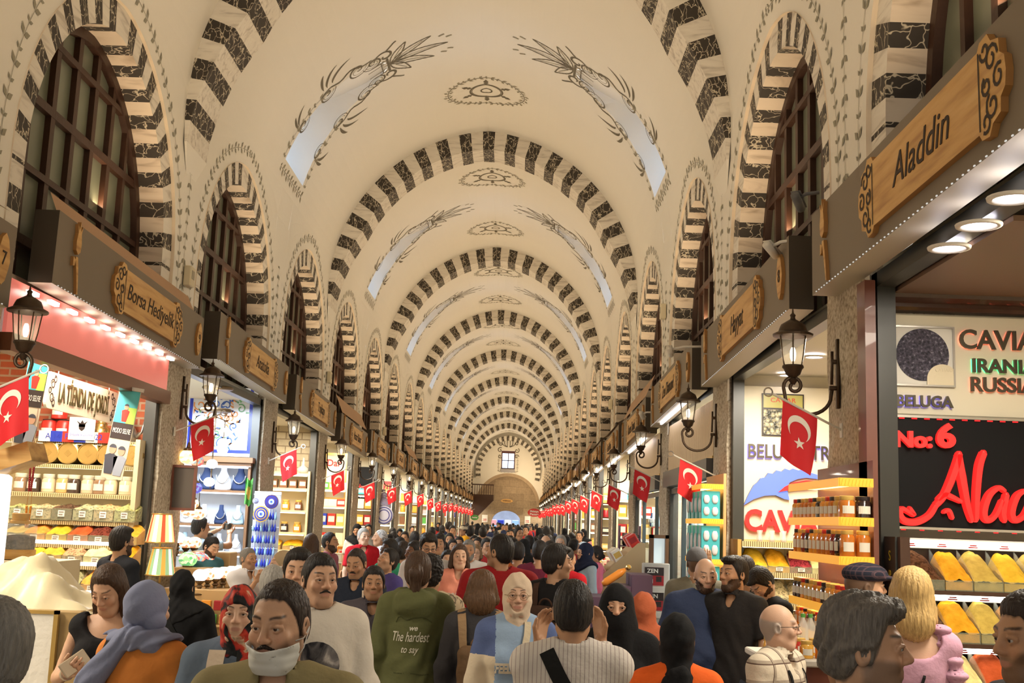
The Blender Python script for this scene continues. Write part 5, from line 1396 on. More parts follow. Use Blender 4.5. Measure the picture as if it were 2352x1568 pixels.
(xa_, za_), (xb_, _) = off3(1707, 1036), off3(1960, 1036)
halo_text('BELUGA TRUFFLE', t, ((xa_+xb_)/2+.12, -.05, za_), 44*K, 'blue', (xb_-xa_)*1.12)
put_text('CAVIAR', M_REDL, t, (off3(1810, 1200)[0], -.045, off3(1810, 1200)[1]), 66*K, 'red_letters', ext=.02, fit=off3(1912, 1200)[0]-off3(1707, 1200)[0], off=.010)
fan = [(1707, 1160), (1716, 1140), (1722, 1128), (1730, 1114), (1738, 1108), (1746, 1098), (1756, 1096), (1763, 1086), (1774, 1088), (1782, 1080), (1794, 1083), (1802, 1076), (1812, 1080), (1820, 1076), (1832, 1080), (1842, 1078), (1854, 1084), (1862, 1086), (1876, 1090), (1876, 1100), (1850, 1097), (1830, 1100), (1812, 1108), (1806, 1122), (1812, 1148), (1800, 1146), (1780, 1137), (1755, 1138), (1730, 1146)]
bill = [(1786, 1130), (1800, 1118), (1820, 1108), (1850, 1103), (1878, 1105), (1880, 1118), (1850, 1122), (1820, 1124), (1796, 1128)]
m_ = MB(); m_.prism([off3(*p) for p in fan][::-1], -.06, -.02, 0, 1); m_.prism([off3(*p) for p in bill][::-1], -.075, -.05, 2, 1)
m_.build('fish_fan', [mat('logo_blue', (.10, .16, .75), .3, emit=(.2, .3, 1.), estr=.45), GC['dark'], M_REDL], t)
(xa_, za_), (xb_, zb_) = off3(1750, 1000), off3(1846, 906)
f = MB(); f.box(xa_, xb_, -.04, -.02, za_, zb_); pf = f.build('picture_frame', GC['dark'], t)
m_ = MB(); m_.box(xa_+.015, xb_-.015, -.043, -.04, za_+.015, za_+(zb_-za_)*.62); m_.build('pearl_picture', ramp_tex(mat('pearls', rough=.2, bump=.6, bscale=40), 'vor', 24, [(.1, (.75, .66, .38)), (.45, (.30, .27, .18)), (.75, (.03, .03, .02))]), pf)
m_ = MB(); m_.box(xa_+.015, xb_-.015, -.043, -.04, za_+(zb_-za_)*.66, zb_-.015); m_.build('tin_picture', mat('olive_tin', (.40, .36, .10), .3), pf)
put_text('CAVIAR', GC['red'], pf, ((xa_+xb_)/2, -.045, za_+(zb_-za_)*.84), .07, ext=.001, fit=(xb_-xa_)*.6)
zs = [zat(1760, y, Y-.2) for y in (1450, 1382, 1312, 1244)]
t = shelf_unit(xat(1690, 1300, Y-.3), b, Y-.04, .46, zs, .04, M_GOLD, 'gilt spice shelf with glowing strips below the caviar sign', top=zs[-1]+.02, back=mat('warm_back', (.75, .5, .2), .6), lights=(1, 2, 3), lightm=M_WARMLED, edge=M_BEAD)
for i, px in enumerate((1745, 1773, 1800, 1830)):
 p = atY(px, 1243, Y-.22); a_ = MB(); a_.smooth = True; a_.lathe([(.03, 0), (.035, .03), (.024, .07), (.034, .12)], 12); a_.lathe([(.022, .005), (.02, .06)], 8)
 tag(a_.build('tea_glass', M_GLASSJ, loc=(p.x, Y-.22, zs[3]+.002)), 'small tea glass, %s from the left under the red CAVIAR letters' % nth(i), 'glass', 'tea glasses under the caviar sign')
for ri, (zi, ks) in enumerate(((2, ('yellow', 'turmeric', 'rose', 'paleyellow')), (1, ('paleyellow', 'bean', 'nut', 'amber')), (0, ('bean', 'seed', 'almond', 'nut')))):
 for i, kd in enumerate(ks):
  xa_ = xat(1708+50*i, 1290, Y-.3); spice_bin((xa_+.115, Y-.3, zs[zi]+.003), .23, .26, .24, .06, kd, 'heap of %s, %s from the left, %s caviar shop shelf' % (SPN[kd], nth(i), ('upper', 'middle', 'lower')[ri]), 'spice heaps of the caviar shop', seed=90+ri*5+i)
for i, (px, py) in enumerate(((1778, 880), (1808, 860), (1870, 818))):
 d_ = ray(px, py); d_ = d_*((3.60-HC)/d_.z); downlight((d_.x, d_.y, 3.60), 'round ceiling light, %s from the left in the caviar shop' % nth(i), 'ceiling lights of the caviar shop', r=.11)
def stand(name, x0, x1, y0, y1, zs, label, trim, board):
 t = empty(name, ((x0+x1)/2, (y0+y1)/2, 0), 0, label, 'stand'); w, dpt = (x1-x0)/2, (y1-y0)/2
 MB().box(w-.03, w, -dpt, dpt, .0, zs[-1]+.12).build('back_board', board, t)
 MB().box(-w, w, -dpt-.0, -dpt+.02, 0, zs[0]-.1).build('plinth', board, t)
 for i, z in enumerate(zs):
  s_ = MB().box(-w, w-.03, -dpt+.0, dpt, z-.02, z).build('shelf', mat('frosted_shelf', (.80, .58, .25), .4), t)
  e = MB(); n = 10
  e.box(-w-.008, -w, -dpt, dpt, z-.05, z+.004)
  e.box(-w, w-.03, -dpt-.008, -dpt, z-.05, z+.004)
  for j in range(int((2*w-.03)/.022)): e.cyl((-w+.01+.022*j, -dpt-.009, z-.042), (-w+.02+.022*j, -dpt-.009, z-.004), .006, 5)
  e.build('scalloped_edge', trim, s_)
  if i: MB().box(-w+.03, w-.05, -dpt+.03, dpt-.03, z-.032, z-.021).build('glow_strip', emat('amber_strip', (1., .62, .18), 5.), s_)
 return t
M_AMBER = mat('amber_edge', (.85, .42, .03), .35, emit=(1., .45, .05), estr=.55)
HX0, HX1, HY0, HY1 = 2.03, 2.27, 7.18, 8.5
zs = [zat(1928, y, HY0) for y in (1560, 1475, 1398, 1372, 1278, 1188, 1098)]
zs = [zs[0]-.02, zs[1], zs[2]+.0, zs[4]-.21, zs[4], zs[5], zs[6]]
zs = sorted(zs); zs = [z for i, z in enumerate(zs) if i == 0 or z-zs[i-1] > .15]
stand('honey_stand', HX0, HX1, HY0, HY1, zs, 'tall honey stand with glowing amber shelf edges at the first right pier', M_AMBER, M_REDWOOD)
HC_ = ('amber', 'honey', 'dark', 'crimson', 'honey', 'amber', 'gold')
rnd = random.Random(11); cnt = {}
for li, z in enumerate(zs[:-1]):
 gap = zs[li+1]-z-.05
 jp = (J_MID, J_TALL)[li % 2]; jh = .125 if jp is J_MID else .17; sc_ = min(1.1, gap*.86/jh)
 for f_, n in (('end', 2), ('side', 11)):
  for i in range(n):
   loc = (HX0+.06+.1*i, HY0+.06, z) if f_ == 'end' else (HX0+.058, HY0+.17+.108*i, z)
   c_ = HC_[(li*3+i+(f_ == 'end')*2+rnd.randint(0, 1)) % 7]
   gm = gcol('honey_'+c_, {'amber': (.55, .17, .02), 'honey': (.75, .33, .04), 'dark': (.03, .015, .012), 'crimson': (.22, .015, .012), 'gold': (.62, .36, .07)}[c_], .12, coat=.6)
   jar(jp, loc, gm, GC[('gold', 'dark', 'red', 'gold')[(i+li) % 4]], M_LABEL, 'honey jar, %s on the %s, %s shelf of the honey stand' % (nth(i), 'camera end' if f_ == 'end' else 'hall side', nth(li)), 'jars on the honey stand', rz=-PI/2 if f_ == 'side' else 0, scale=(sc_*.98, sc_*.98, sc_))
t = empty('jam_table', (1.72, 7.0, 0), 0, 'low white table of jams in front of the honey stand', 'table'); zj = zat(1850, 1520, 6.6)
MB().rbox(-.25, .25, -.3, .35, zj-.04, zj, .008).build('table_top', M_WHITEGOOD, t); MB().box(-.22, .22, -.27, .32, 0, zj-.04).build('base', M_REDWOOD, t)
for i in range(10):
 jar(J_MID, (1.54+.09*(i % 5), 6.80+.16*(i//5), zj), gcol('jam_'+str(i % 3), ((.7, .2, .02), (.45, .03, .02), (.75, .4, .06))[i % 3], .15, coat=.5), GC['gold'], M_LABEL, 'small jam jar, %s in the %s row on the low white table' % (nth(i % 5), ('near', 'far')[i//5]), 'jam jars on the low table', scale=.8)
BOT = MB(); BOT.smooth = True; BOT.lathe([(.032, 0), (.034, .02), (.030, .06), (.034, .1), (.033, .15), (.014, .19), (.013, .205)], 12); BOT = BOT.mesh('bottle', M_GLASSJ)
for i, (px, py) in enumerate(((1845, 1500), (1862, 1500))):
 p = atY(px, py, 7.2); o = tag(link('water_bottle', BOT, loc=(p.x, 7.2, zj)), 'clear water bottle with green cap, %s of the pair on the jam table' % ('left', 'right')[i], 'bottle', 'water bottles on the jam table')
 a_ = MB().lathe([(.015, .203), (.015, .225)], 10).build('cap', GC['green'], o)
GX0, GX1, GY0, GY1 = 1.98, 2.24, 12.2, 13.3
zs2 = [zat(1640, y, GY0) for y in (1285, 1192, 1112)]; zs2 = [zs2[0]-.42, zs2[0], zs2[1], zs2[2]]
stand('glassware_stand', GX0, GX1, GY0, GY1, zs2, 'stand of boxed tea glasses with amber shelf edges at the second right pier', M_AMBER, mat('pine', (.55, .30, .12), .5))
for li, z in enumerate(zs2[:-1]):
 h = zs2[li+1]-z-.07
 for i in range(4):
  t = packet((GX0+.10, GY0+.12+.27*i, z), .20, .18, h, GC['teal'], 'teal gift box of silver glasses, %s from near, %s stand shelf' % (nth(i), nth(li)), 'boxed glasses on the stand', name='glass_gift_box', cat='box')
  m_ = MB(); m_.smooth = True
  for a_ in range(2):
   for b_ in range(2): m_.sphere((-.045+.09*a_, -.093, h*.28+h*.42*b_), (.035, .012, h*.17), 10, 6)
  m_.build('silver_glasses', GC['silver'], t)
  m_ = MB(); m_.smooth = True
  for a_ in range(2): m_.sphere((-.103, -.04+.08*a_, h*.5), (.012, .03, h*.3), 10, 6)
  m_.build('silver_glasses', GC['silver'], t)
M_RIB = ramp_tex(mat('ribbed_panel', rough=.5), 'wave', 3.2, [(.35, (.50, .36, .20)), (.65, (.72, .56, .36))], detail=0, dist=0)
def ribbed(k, z0, z1, y0, y1, label):
 t = empty('ribbed_panel', (XC+HW+.03, y1, z0), -PI/2, label, 'panel'); m_ = MB(); L = y1-y0; n = int(L/.09)
 for i in range(n): m_.box(L*i/n+.008, L*(i+1)/n-.008, -.02, .02, 0, z1-z0)
 m_.box(0, L, .0, .03, 0, z1-z0); m_.build('slats', mat('slat_beige', (.66, .50, .31), .5), t)
 MB().box(0, L, -.03, .03, -.03, 0).build('bottom_rail', M_GOLD, t)
 MB().box(0, L, -.10, .06, -.26, -.03).build('shutter_box', mat('shutter_grey', (.10, .10, .10), .4, metal=.3), t)
 return t
for k, z0 in ((1, HC+.85), (2, HC+.85)):
 ya, yb = PC0+5*k+.5, PC0+5*(k+1)-.5
 ribbed(k, z0, 3.42, ya, yb, 'beige ribbed panel and grey shutter box over the %s right shop front' % ('third', 'fourth')[k-1])
 t = empty('jeweller_window', (XC+HW+.08, yb, 0), -PI/2, 'dark framed lit jewellery window of the %s right shop' % ('third', 'fourth')[k-1], 'shop window'); L = yb-ya
 m_ = MB(); m_.box(0, L, -.03, .03, 0, .5)
 for x in (0, 1.2, L-.9, L-.08): m_.box(x, x+.08, -.03, .03, .5, z0-.28)
 m_.box(0, L, -.03, .03, z0-.36, z0-.28); m_.build('window_frame', mat('dark_teal_frame', (.03, .045, .05), .35), t)
 MB().box(.08, 1.2, 0, .008, .5, z0-.36).build('pane', mat('clear_pane', (.8, .9, .9), .03, alpha=.16, spec=.7), t)
 MB().box(.05, L-.05, .5, .52, .5, z0-.3).build('lit_back', emat('jeweller_back', (.80, .93, .97), 1.5), t)
 for j in range(4): MB().box(.08, 1.2, .1, .48, .62+.42*j, .63+.42*j).build('glass_shelf', M_GREENGLASS, t)
 for j in range(4):
  for i in range(4): bust((XC+HW+.35, yb-.2-.27*i, .635+.42*j), (M_BT, M_BW, M_BT, M_NAVY)[(i+j) % 4], 'necklace bust, %s from the far end, %s shelf, %s right shop window' % (nth(i), nth(j), ('third', 'fourth')[k-1]), 'busts in the right jewellery windows', .9).rotation_euler = (0, 0, -PI/2)
p = atY(1503, 1420, 15.6); t = empty('brochure_stand', (p.x, 15.6, 0), 0, 'grey leaning stand with two red ZEN posters beside the third right shop', 'stand')
zt_ = zat(1503, 1300, 15.6); zb_ = zat(1503, 1346, 15.6); w = 46/2600*15.6
MB().rbox(-w/2-.03, w/2+.06, .0, .12, 0, zt_+.04, .01).build('board', mat('stand_grey', (.50, .47, .42), .5), t)
for i in range(2):
 z1, z0 = zat(1500, 1303+58*i, 15.5), zat(1500, 1345+58*i, 15.5)
 q = MB(); q.box(-w/2, w/2-.02, -.006, 0, z0, z1, 0); q.box(-w/2+.02, -w*.1, -.008, -.006, z0+.03, z0+(z1-z0)*.35, 1); q.box(w*.05, w/2-.05, -.008, -.006, z0+.05, z0+(z1-z0)*.5, 2); q.box(-w/2, w/2-.02, -.007, -.006, z0+(z1-z0)*.55, z1, 2)
 po = q.build('poster', [mat('poster_red', (.30, .015, .02), .4), GC['white'], GC['dark']], t); put_text('ZEN', GC['white'], po, (-w*.12, -.010, z1-.05), .075, ext=.001, fit=w*.55, off=.002)
 MB().box(-w/2-.02, w/2+.04, -.05, 0, z0-.09, z0-.02).build('pocket', mat('stand_grey'), t)
a, b, c, d = quadpanel(1492, 1228, 1534, 1296, 17.0); t = empty('wooden_vitrine', ((a+b)/2, 17.0, 0), 0, 'small wooden framed glass vitrine behind the brochure stand', 'vitrine'); w = b-a
m_ = MB()
for x in (-w/2, w/2-.05): m_.box(x, x+.05, -.1, .1, 0, d)
m_.box(-w/2, w/2, -.1, .1, d-.05, d); m_.box(-w/2, w/2, -.1, .1, c-.06, c); m_.build('frame', mat('walnut'), t); MB().box(-w/2+.05, w/2-.05, .0, .02, c, d-.05).build('glass', mat('vitrine_glass', (.75, .9, .92), .1, emit=(.8, .95, 1.), estr=.5), t)
MB().box(-w/2+.05, w/2-.05, -.08, .08, 0, c-.06).build('base', mat('walnut'), t)
p = atY(1418, 1430, 13.6); t = empty('purple_steps', (p.x, 13.4, 0), 0, 'dark purple stepped display unit on the right side of the aisle', 'display'); zt_ = zat(1440, 1316, 13.4)
m_ = MB()
for i in range(4): m_.rbox(.32-.22*i-.22, .34, -.35+.0*i, .3, 0, zt_-.13*i, .006) if i == 0 else m_.rbox(.32-.22*i-.22, .32-.22*i, -.35, .3, 0, zt_-.13*i, .006)
m_.build('steps', mat('purple_board', (.085, .045, .085), .5), t)
p = atY(1418, 1360, 16.2); t = empty('tan_wedge_stand', (p.x, 16.4, 0), 0, 'tan sloped stand of small boxes behind the purple steps', 'stand'); za, zb = zat(1400, 1300, 16.2), zat(1440, 1245, 16.2)
m_ = MB(); m_.prism([(-.5, 0), (.35, 0), (.35, zb), (.25, zb), (-.5, za-.35)], -.5, .5); m_.build('wedge', mat('tan_board', (.50, .36, .20), .6), t)
rnd = random.Random(4); n = 0
for r in range(4):
 for i in range(4):
  u = r/3; x = p.x-.45+.68*u; z = (za-.35)+(zb-za+.35)*((x-p.x+.5)/.75)
  packet((x, 15.98+.24*i, z-.02), .13, .12, .16, GC[('cream', 'pink', 'white', 'red')[(r+i*2) % 4]], 'small gift box, %s from near, %s column of the tan stand' % (nth(i), nth(r)), 'gift boxes on the tan stand', rz=rnd.uniform(-.2, .2), rot=(0, -.55, rnd.uniform(-.2, .2)), name='gift_box', cat='box', face=GC['crimson' if (i+r) % 2 else 'gold'])
t = empty('orange_bottle_display', atY(1417, 1320, 13.4), 0, 'orange bottle with gold stopper lying on the purple steps', 'bottle', rot=(0, -.6, 0)); m_ = MB(); m_.smooth = True; m_.lathe([(.03, -.2), (.045, -.15), (.045, .05), (.02, .12)], 12); m_ = m_.at(Matrix.Identity(4)); m_.build('body', GC['orange'], t).rotation_euler = (0, PI/2, 0)
MB().sphere((.16, 0, 0), .035, 10, 6).build('stopper', M_BRASS, t)
p = atY(1444, 1290, 17.2); t = empty('cup_tower', (p.x, 17.2, 0), 0, 'narrow dark tower shelf of red and dark cups by the third right pier', 'shelf'); zz = [zat(1444, y, 17.2) for y in (1318, 1290, 1270, 1252, 1238)]
m_ = MB(); m_.box(-.16, -.14, -.12, .12, 0, zz[-1]+.2); m_.box(.14, .16, -.12, .12, 0, zz[-1]+.2)
for z in zz: m_.box(-.14, .14, -.12, .12, z-.015, z)
m_.build('frame', GC['purple'], t)
CUP = MB(); CUP.smooth = True; CUP.lathe([(.035, 0), (.045, .03), (.042, .09), (.036, .092)], 12); CUP.tube([(.042, 0, .02), (.07, 0, .035), (.07, 0, .06), (.042, 0, .075)], .007, 5); CUP = CUP.mesh('cup', GC['red'])
for j, z in enumerate(zz):
 for i in range(2): tag(link('cup', matcopy(CUP, GC[('dark', 'red', 'red', 'dark', 'grey')[j]], 0), loc=(p.x-.065+.13*i, 17.15, z)), '%s cup on the %s of the %s shelf of the dark cup tower' % (('dark', 'red', 'red', 'dark', 'grey')[j], ('left', 'right')[i], nth(j)), 'cup', 'cups on the dark tower')
def cctv(loc, rz, label, arm=.14, white=True):
 t = empty('security_camera', loc, rz, label, 'camera', 'security cameras'); m = M_WHITEGOOD if white else mat('cam_grey', (.12, .12, .12), .4)
 a_ = MB(); a_.smooth = True; a_.tube([(0, 0, 0), (arm*.6, 0, 0), (arm, 0, -.03)], .014, 6); a_.build('arm', m, t)
 a_ = MB().at(Matrix.Translation((arm, 0, -.05)) @ Matrix.Rotation(.35, 4, 'X')); a_.smooth = True; a_.tube([(0, .08, 0), (0, -.1, 0)], .034, 12); a_.box(-.036, .036, -.13, .08, .032, .038); a_.build('housing', m, t)
 a_ = MB().at(Matrix.Translation((arm, 0, -.05)) @ Matrix.Rotation(.35, 4, 'X')); a_.smooth = True; a_.tube([(0, -.1, 0), (0, -.104, 0)], .028, 12); a_.build('lens', M_POST, t)
p = atY(1852, 508, 8.9); cctv((2.16, 8.10, p.z), PI-.5, 'dark security camera above the far end of the Aladdin fascia', .16, False)
p = atY(1790, 585, 9.0); cctv((2.16, 8.82, 4.2), PI-.7, 'white security camera below the dark one between the first two right fascias', .22)
p = atY(1560, 818, 14.0); cctv((2.16, 13.16, p.z), PI-.3, 'white security camera on a long arm at the far end of the Hayyat fascia', .42)
p = atY(1424, 958, 19.2); cctv((2.16, 18.14, p.z), PI-.4, 'white security camera at the far end of the third right fascia', .2)
def wbox(side, px, py, Yb, label):
 p = atY(px, py, Yb); s = side
 t = empty('wall_detector', (XC+s*(HW-.01), Yb, p.z), PI/2 if s < 0 else -PI/2, label, 'detector box', 'detector boxes between the windows')
 MB().rbox(-.085, .085, -.09, 0, -.12, .12, .012).build('casing', mat('detector_cream', (.66, .58, .40), .5), t)
 MB().box(-.05, .05, -.094, -.09, -.03, .07).build('grille', mat('detector_grey', (.36, .32, .24), .6), t)
for i, (s, px, py) in enumerate(((-1, 443, 636), (-1, 757, 867), (-1, 876, 990), (1, 1648, 720), (1, 1448, 930))): 
 Yb = (12.85, 22.85, 32.85, 17.85, 27.85)[i]
 wbox(s, px, py, Yb, 'cream detector box between windows, %s on the %s wall' % (nth(i if s < 0 else i-3), 'left' if s < 0 else 'right'))
# ================================================================ the other shops down the hall
for side in (-1, 1):
 sd = 'left' if side < 0 else 'right'
 for k in range(3 if side < 0 else 2, 17):
  rnd = random.Random(400+k*2+side); Yf = PC0+5*(k+1)-.33; xe = XC+side*(HW+.12); w = 1.25 if k < 9 else 1.0
  x0, x1 = (xe-w, xe) if side < 0 else (xe, xe+w); sh_n = 'the %s %s shop' % (nth(k+1), sd)
  zs = [.75, 1.2, 1.65, 2.1, 2.5] if k < 9 else [.8, 1.45, 2.05]
  shelf_unit(x0, x1, Yf, .36, zs, .035, (M_CREAMWOOD, M_DARKWOOD, M_WHITEGOOD)[k % 3], 'lit goods shelf inside %s' % sh_n, top=zs[-1]+.45, back=M_CREAMWOOD if k % 3 else M_WHITEGOOD, lights=range(1, len(zs)), lightm=(M_WARMLED, M_LED)[k % 4 == 1])
  pal = [('red', 'cream', 'gold'), ('amber', 'honey', 'brown'), ('lime', 'red', 'green', 'pink'), ('white', 'skyblue', 'blue'), ('crimson', 'gold', 'dark'), ('orange', 'cream', 'teal')][rnd.randint(0, 5)]
  n = 5 if k < 6 else (4 if k < 10 else 3)
  for j, z in enumerate(zs):
   typ = rnd.choice(('jar', 'box', 'box', 'bag'))
   for i in range(n):
    xx = (x1-.13-(w-.2)*i/n) if side < 0 else (x0+.13+(w-.2)*i/n); c = GC[pal[(i+j) % len(pal)] if rnd.random() < .75 else rnd.choice(list(GC))]
    lab = '%s, %s from the aisle, %s shelf, %s' % ({'jar': 'jar', 'box': 'packet', 'bag': 'squat box'}[typ], nth(i), nth(j), sh_n[4:]); grp = 'goods in %s' % sh_n
    if typ == 'jar': jar(J_BIG, (xx, Yf-.2, z), c, GC['gold'], None, lab, grp, scale=1.3)
    else: packet((xx, Yf-.2, z), .19 if typ == 'box' else .21, .14, .28 if typ == 'box' else .17, c, lab, grp, face=GC['cream'] if k < 6 else None, name='packet' if typ == 'box' else 'box', cat='packet' if typ == 'box' else 'box')
  if k < 9:
   yc = PC0+5*k+2.2; xc = XC+side*(HW-.18)
   t = empty('sales_counter', (xc, yc, 0), 0, 'waist-high sales counter before %s' % sh_n, 'counter'); MB().rbox(-.33, .33, -1.5, 1.3, 0, .92, .01).build('cabinet', (mat('pale_oak'), M_CREAMWOOD, M_REDWOOD)[k % 3], t); MB().box(-.35, .35, -1.52, 1.32, .92, .95).build('counter_top', M_WHITEGOOD, t)
   for i in range(8):
    c = GC[rnd.choice(('red', 'pink', 'cream', 'amber', 'gold', 'orange', 'white', 'lime'))]
    packet((xc-side*.1+.1*(i % 2), yc-1.3+.33*i, .951), .2, .2, rnd.uniform(.12, .3), c, 'stacked goods, %s from the near end on the counter of %s' % (nth(i), sh_n), 'goods on the counter of %s' % sh_n, face=GC['white'], name='carton', cat='carton')
def wallboard(px0, py0, px1, py1, Yb, m, label, txts=(), frame=None, name='wall_sign', cat='sign'):
 a, b, c, d = quadpanel(px0, py0, px1, py1, Yb); t = empty(name, ((a+b)/2, Yb, c), 0, label, cat); w, h = b-a, d-c; MB().box(-w/2, w/2, 0, .03, 0, h).build('board', m, t)
 if frame:
  f = MB()
  for q in ((-w/2, w/2, 0, .06), (-w/2, w/2, h-.06, h)): f.box(q[0], q[1], -.02, 0, q[2], q[3])
  for x in (-w/2, w/2-.06): f.box(x, x+.06, -.02, 0, .06, h-.06)
  f.build('frame', frame, t)
 for s_, mm, fx, fz, sz, ft in txts: put_text(s_, mm, t, (w*fx, -.012, h*fz), sz*h, ext=.002, fit=ft*w, off=.004)
 return t
wallboard(744, 1040, 798, 1148, 27.55, M_WHITEGOOD, 'white framed board with red Dar lettering in the fourth left shop', (('Dar', GC['red'], -.1, .78, .2, .6),), M_GOLD)
wallboard(814, 1072, 858, 1165, 32.55, M_BLK, 'black shop board with red and white lettering in the fifth left shop', (('Home', M_REDL, -.05, .5, .18, .6), ('sells', emat('white_lit', (1, .95, .9), 2.), -.1, .3, .16, .5), ('gifts', M_REDL, -.1, .1, .14, .5)))
wallboard(880, 1105, 898, 1140, 37.55, GC['crimson'], 'dark red board with a gold number in the sixth left shop', (('21', GC['gold'], 0, .6, .5, .6),))
t = empty('ceramic_jar', atY(876, 1185, 33.2), 0, 'tall blue and white ceramic jar on a high shelf in the fifth left shop', 'jar'); a = MB(); a.smooth = True; a.lathe([(.16, 0), (.26, .2), (.27, .38), (.18, .5), (.12, .53), (.16, .58), (.13, .66), (.03, .72), (.02, .76)], 20); a.build('body', ramp_tex(mat('blue_white_china', rough=.25), 'wave', 9, [(.3, (.6, .6, .68)), (.6, (.10, .11, .30))], detail=0, dist=0, rot=(0, PI/2, 0)), t)
t = empty('ceramic_plate', atY(882, 1183, 32.9), 0, 'round blue and white ceramic plate in front of the tall ceramic jar', 'plate'); a = MB().at(Matrix.Rotation(PI/2, 4, 'X')); a.lathe([(.27, 0), (.25, .02), (.1, .035)], 24); a.build('dish', mat('plate_white', (.55, .55, .66), .25), t)
a = MB().at(Matrix.Rotation(PI/2, 4, 'X'))
for r in (.24, .17, .09): a.lathe([(r, .026), (r, .034), (r-.03, .034), (r-.03, .026)], 24, cap=False)
a.build('rings', mat('plate_blue', (.07, .07, .25), .3), t)
tag(MB().box(-.35, .35, -.2, .2, -.03, 0).build('bracket_shelf', mat('walnut'), loc=atY(878, 1186, 33.1)), 'dark bracket shelf under the ceramic jar', 'shelf')
def stone_sign(px0, py0, px1, py1, label, txt): return wallboard(px0, py0, px1, py1, YE+.30, M_WHITEGOOD, label, txt)
stone_sign(1107, 1182, 1120, 1199, 'white no-smoking notice on the stone wall left of the gate', (('YASAK', GC['red'], 0, .4, .2, .7), ('NO SMOKING', GC['red'], 0, .2, .1, .7))); stone_sign(1205, 1185, 1218, 1203, 'white no-smoking notice on the stone wall right of the gate', (('YASAK', GC['red'], 0, .4, .2, .7), ('NO SMOKING', GC['red'], 0, .2, .1, .7)))
def oval(px, py, rx, rz_, m, label, txt, mt, Yb=None):
 p = atY(px, py, Yb or YE+.28); t = empty('oval_sign', p, 0, label, 'sign'); MB().prism([(rx*math.cos(2*PI*i/28), rz_*math.sin(2*PI*i/28)) for i in range(28)], 0, .05).build('board', m, t)
 for i, s_ in enumerate(txt): put_text(s_, mt, t, (0, -.01, rz_*.3-rz_*.7*i if len(txt) > 1 else 0), rz_*.7, ext=.004, fit=rx*1.3, off=.005)
oval(1164, 1150, .55, .17, M_OAK, 'small oval wooden plaque on the stone wall above the gate', ('HASIRCILAR',), M_BURN); oval(1227, 1177, .48, .30, GC['red'], 'red oval hanging sign right of the gate', ('Malatya', 'Pazarı'), GC['white'], 84.); oval(1090, 1188, .3, .2, GC['green'], 'green oval sign on a pale board left of the gate', ('Baha',), GC['white'], 84.)
t = empty('gallery', (XC-HW+.05, YE-2.0, 0), 0, 'dark wooden gallery with railing and stairs in the far left corner', 'gallery'); zg = atY(1090, 1135, YE-2).z
MB().box(0, 1.9, -.9, 1.9, zg-.5, zg).build('platform', M_DARKWOOD, t); a = MB()
for i in range(10): a.box(.02+.2*i, .07+.2*i, -.9, -.86, zg, zg+.85)
a.box(0, 1.9, -.91, -.85, zg+.8, zg+.9); a.build('railing', M_DARKWOOD, t); MB().add([(0, -.9, zg-.5), (1.9, -.9, zg-.5), (.4, -.9, zg-2.1), (0, -.9, zg-2.1), (0, -.2, zg-.5), (1.9, -.2, zg-.5), (.4, -.2, zg-2.1), (0, -.2, zg-2.1)], [(0, 3, 2, 1), (4, 5, 6, 7), (1, 2, 6, 5), (0, 1, 5, 4), (2, 3, 7, 6), (0, 4, 7, 3)]).build('stair_flight', M_DARKWOOD, t)
structure(MB().quad((-6, 114, 0), (5, 114, 0), (5, 114, 6), (-6, 114, 6)).build('wall_street', mat('street_front', (.30, .34, .44), .8, var=.4, vscale=1.2)))
for i in range(16):
 rnd = random.Random(i); tag(MB().rbox(-.3, .3, -.2, .2, -.25, .25, .03).build('street_stall_crate', GC[rnd.choice(('white', 'skyblue', 'blue', 'pink', 'teal', 'silver'))], loc=(-2.1+.7*(i % 4), 108.5, .25+.5*(i//4))), 'crate of goods outside the gate, %s from the left in the %s tier' % (nth(i % 4), nth(i//4)), 'crate', 'crates outside the gate')
light('street_daylight', 'AREA', (-.85, 108, 5.2), 900, (.66, .78, 1.), 4, 4)
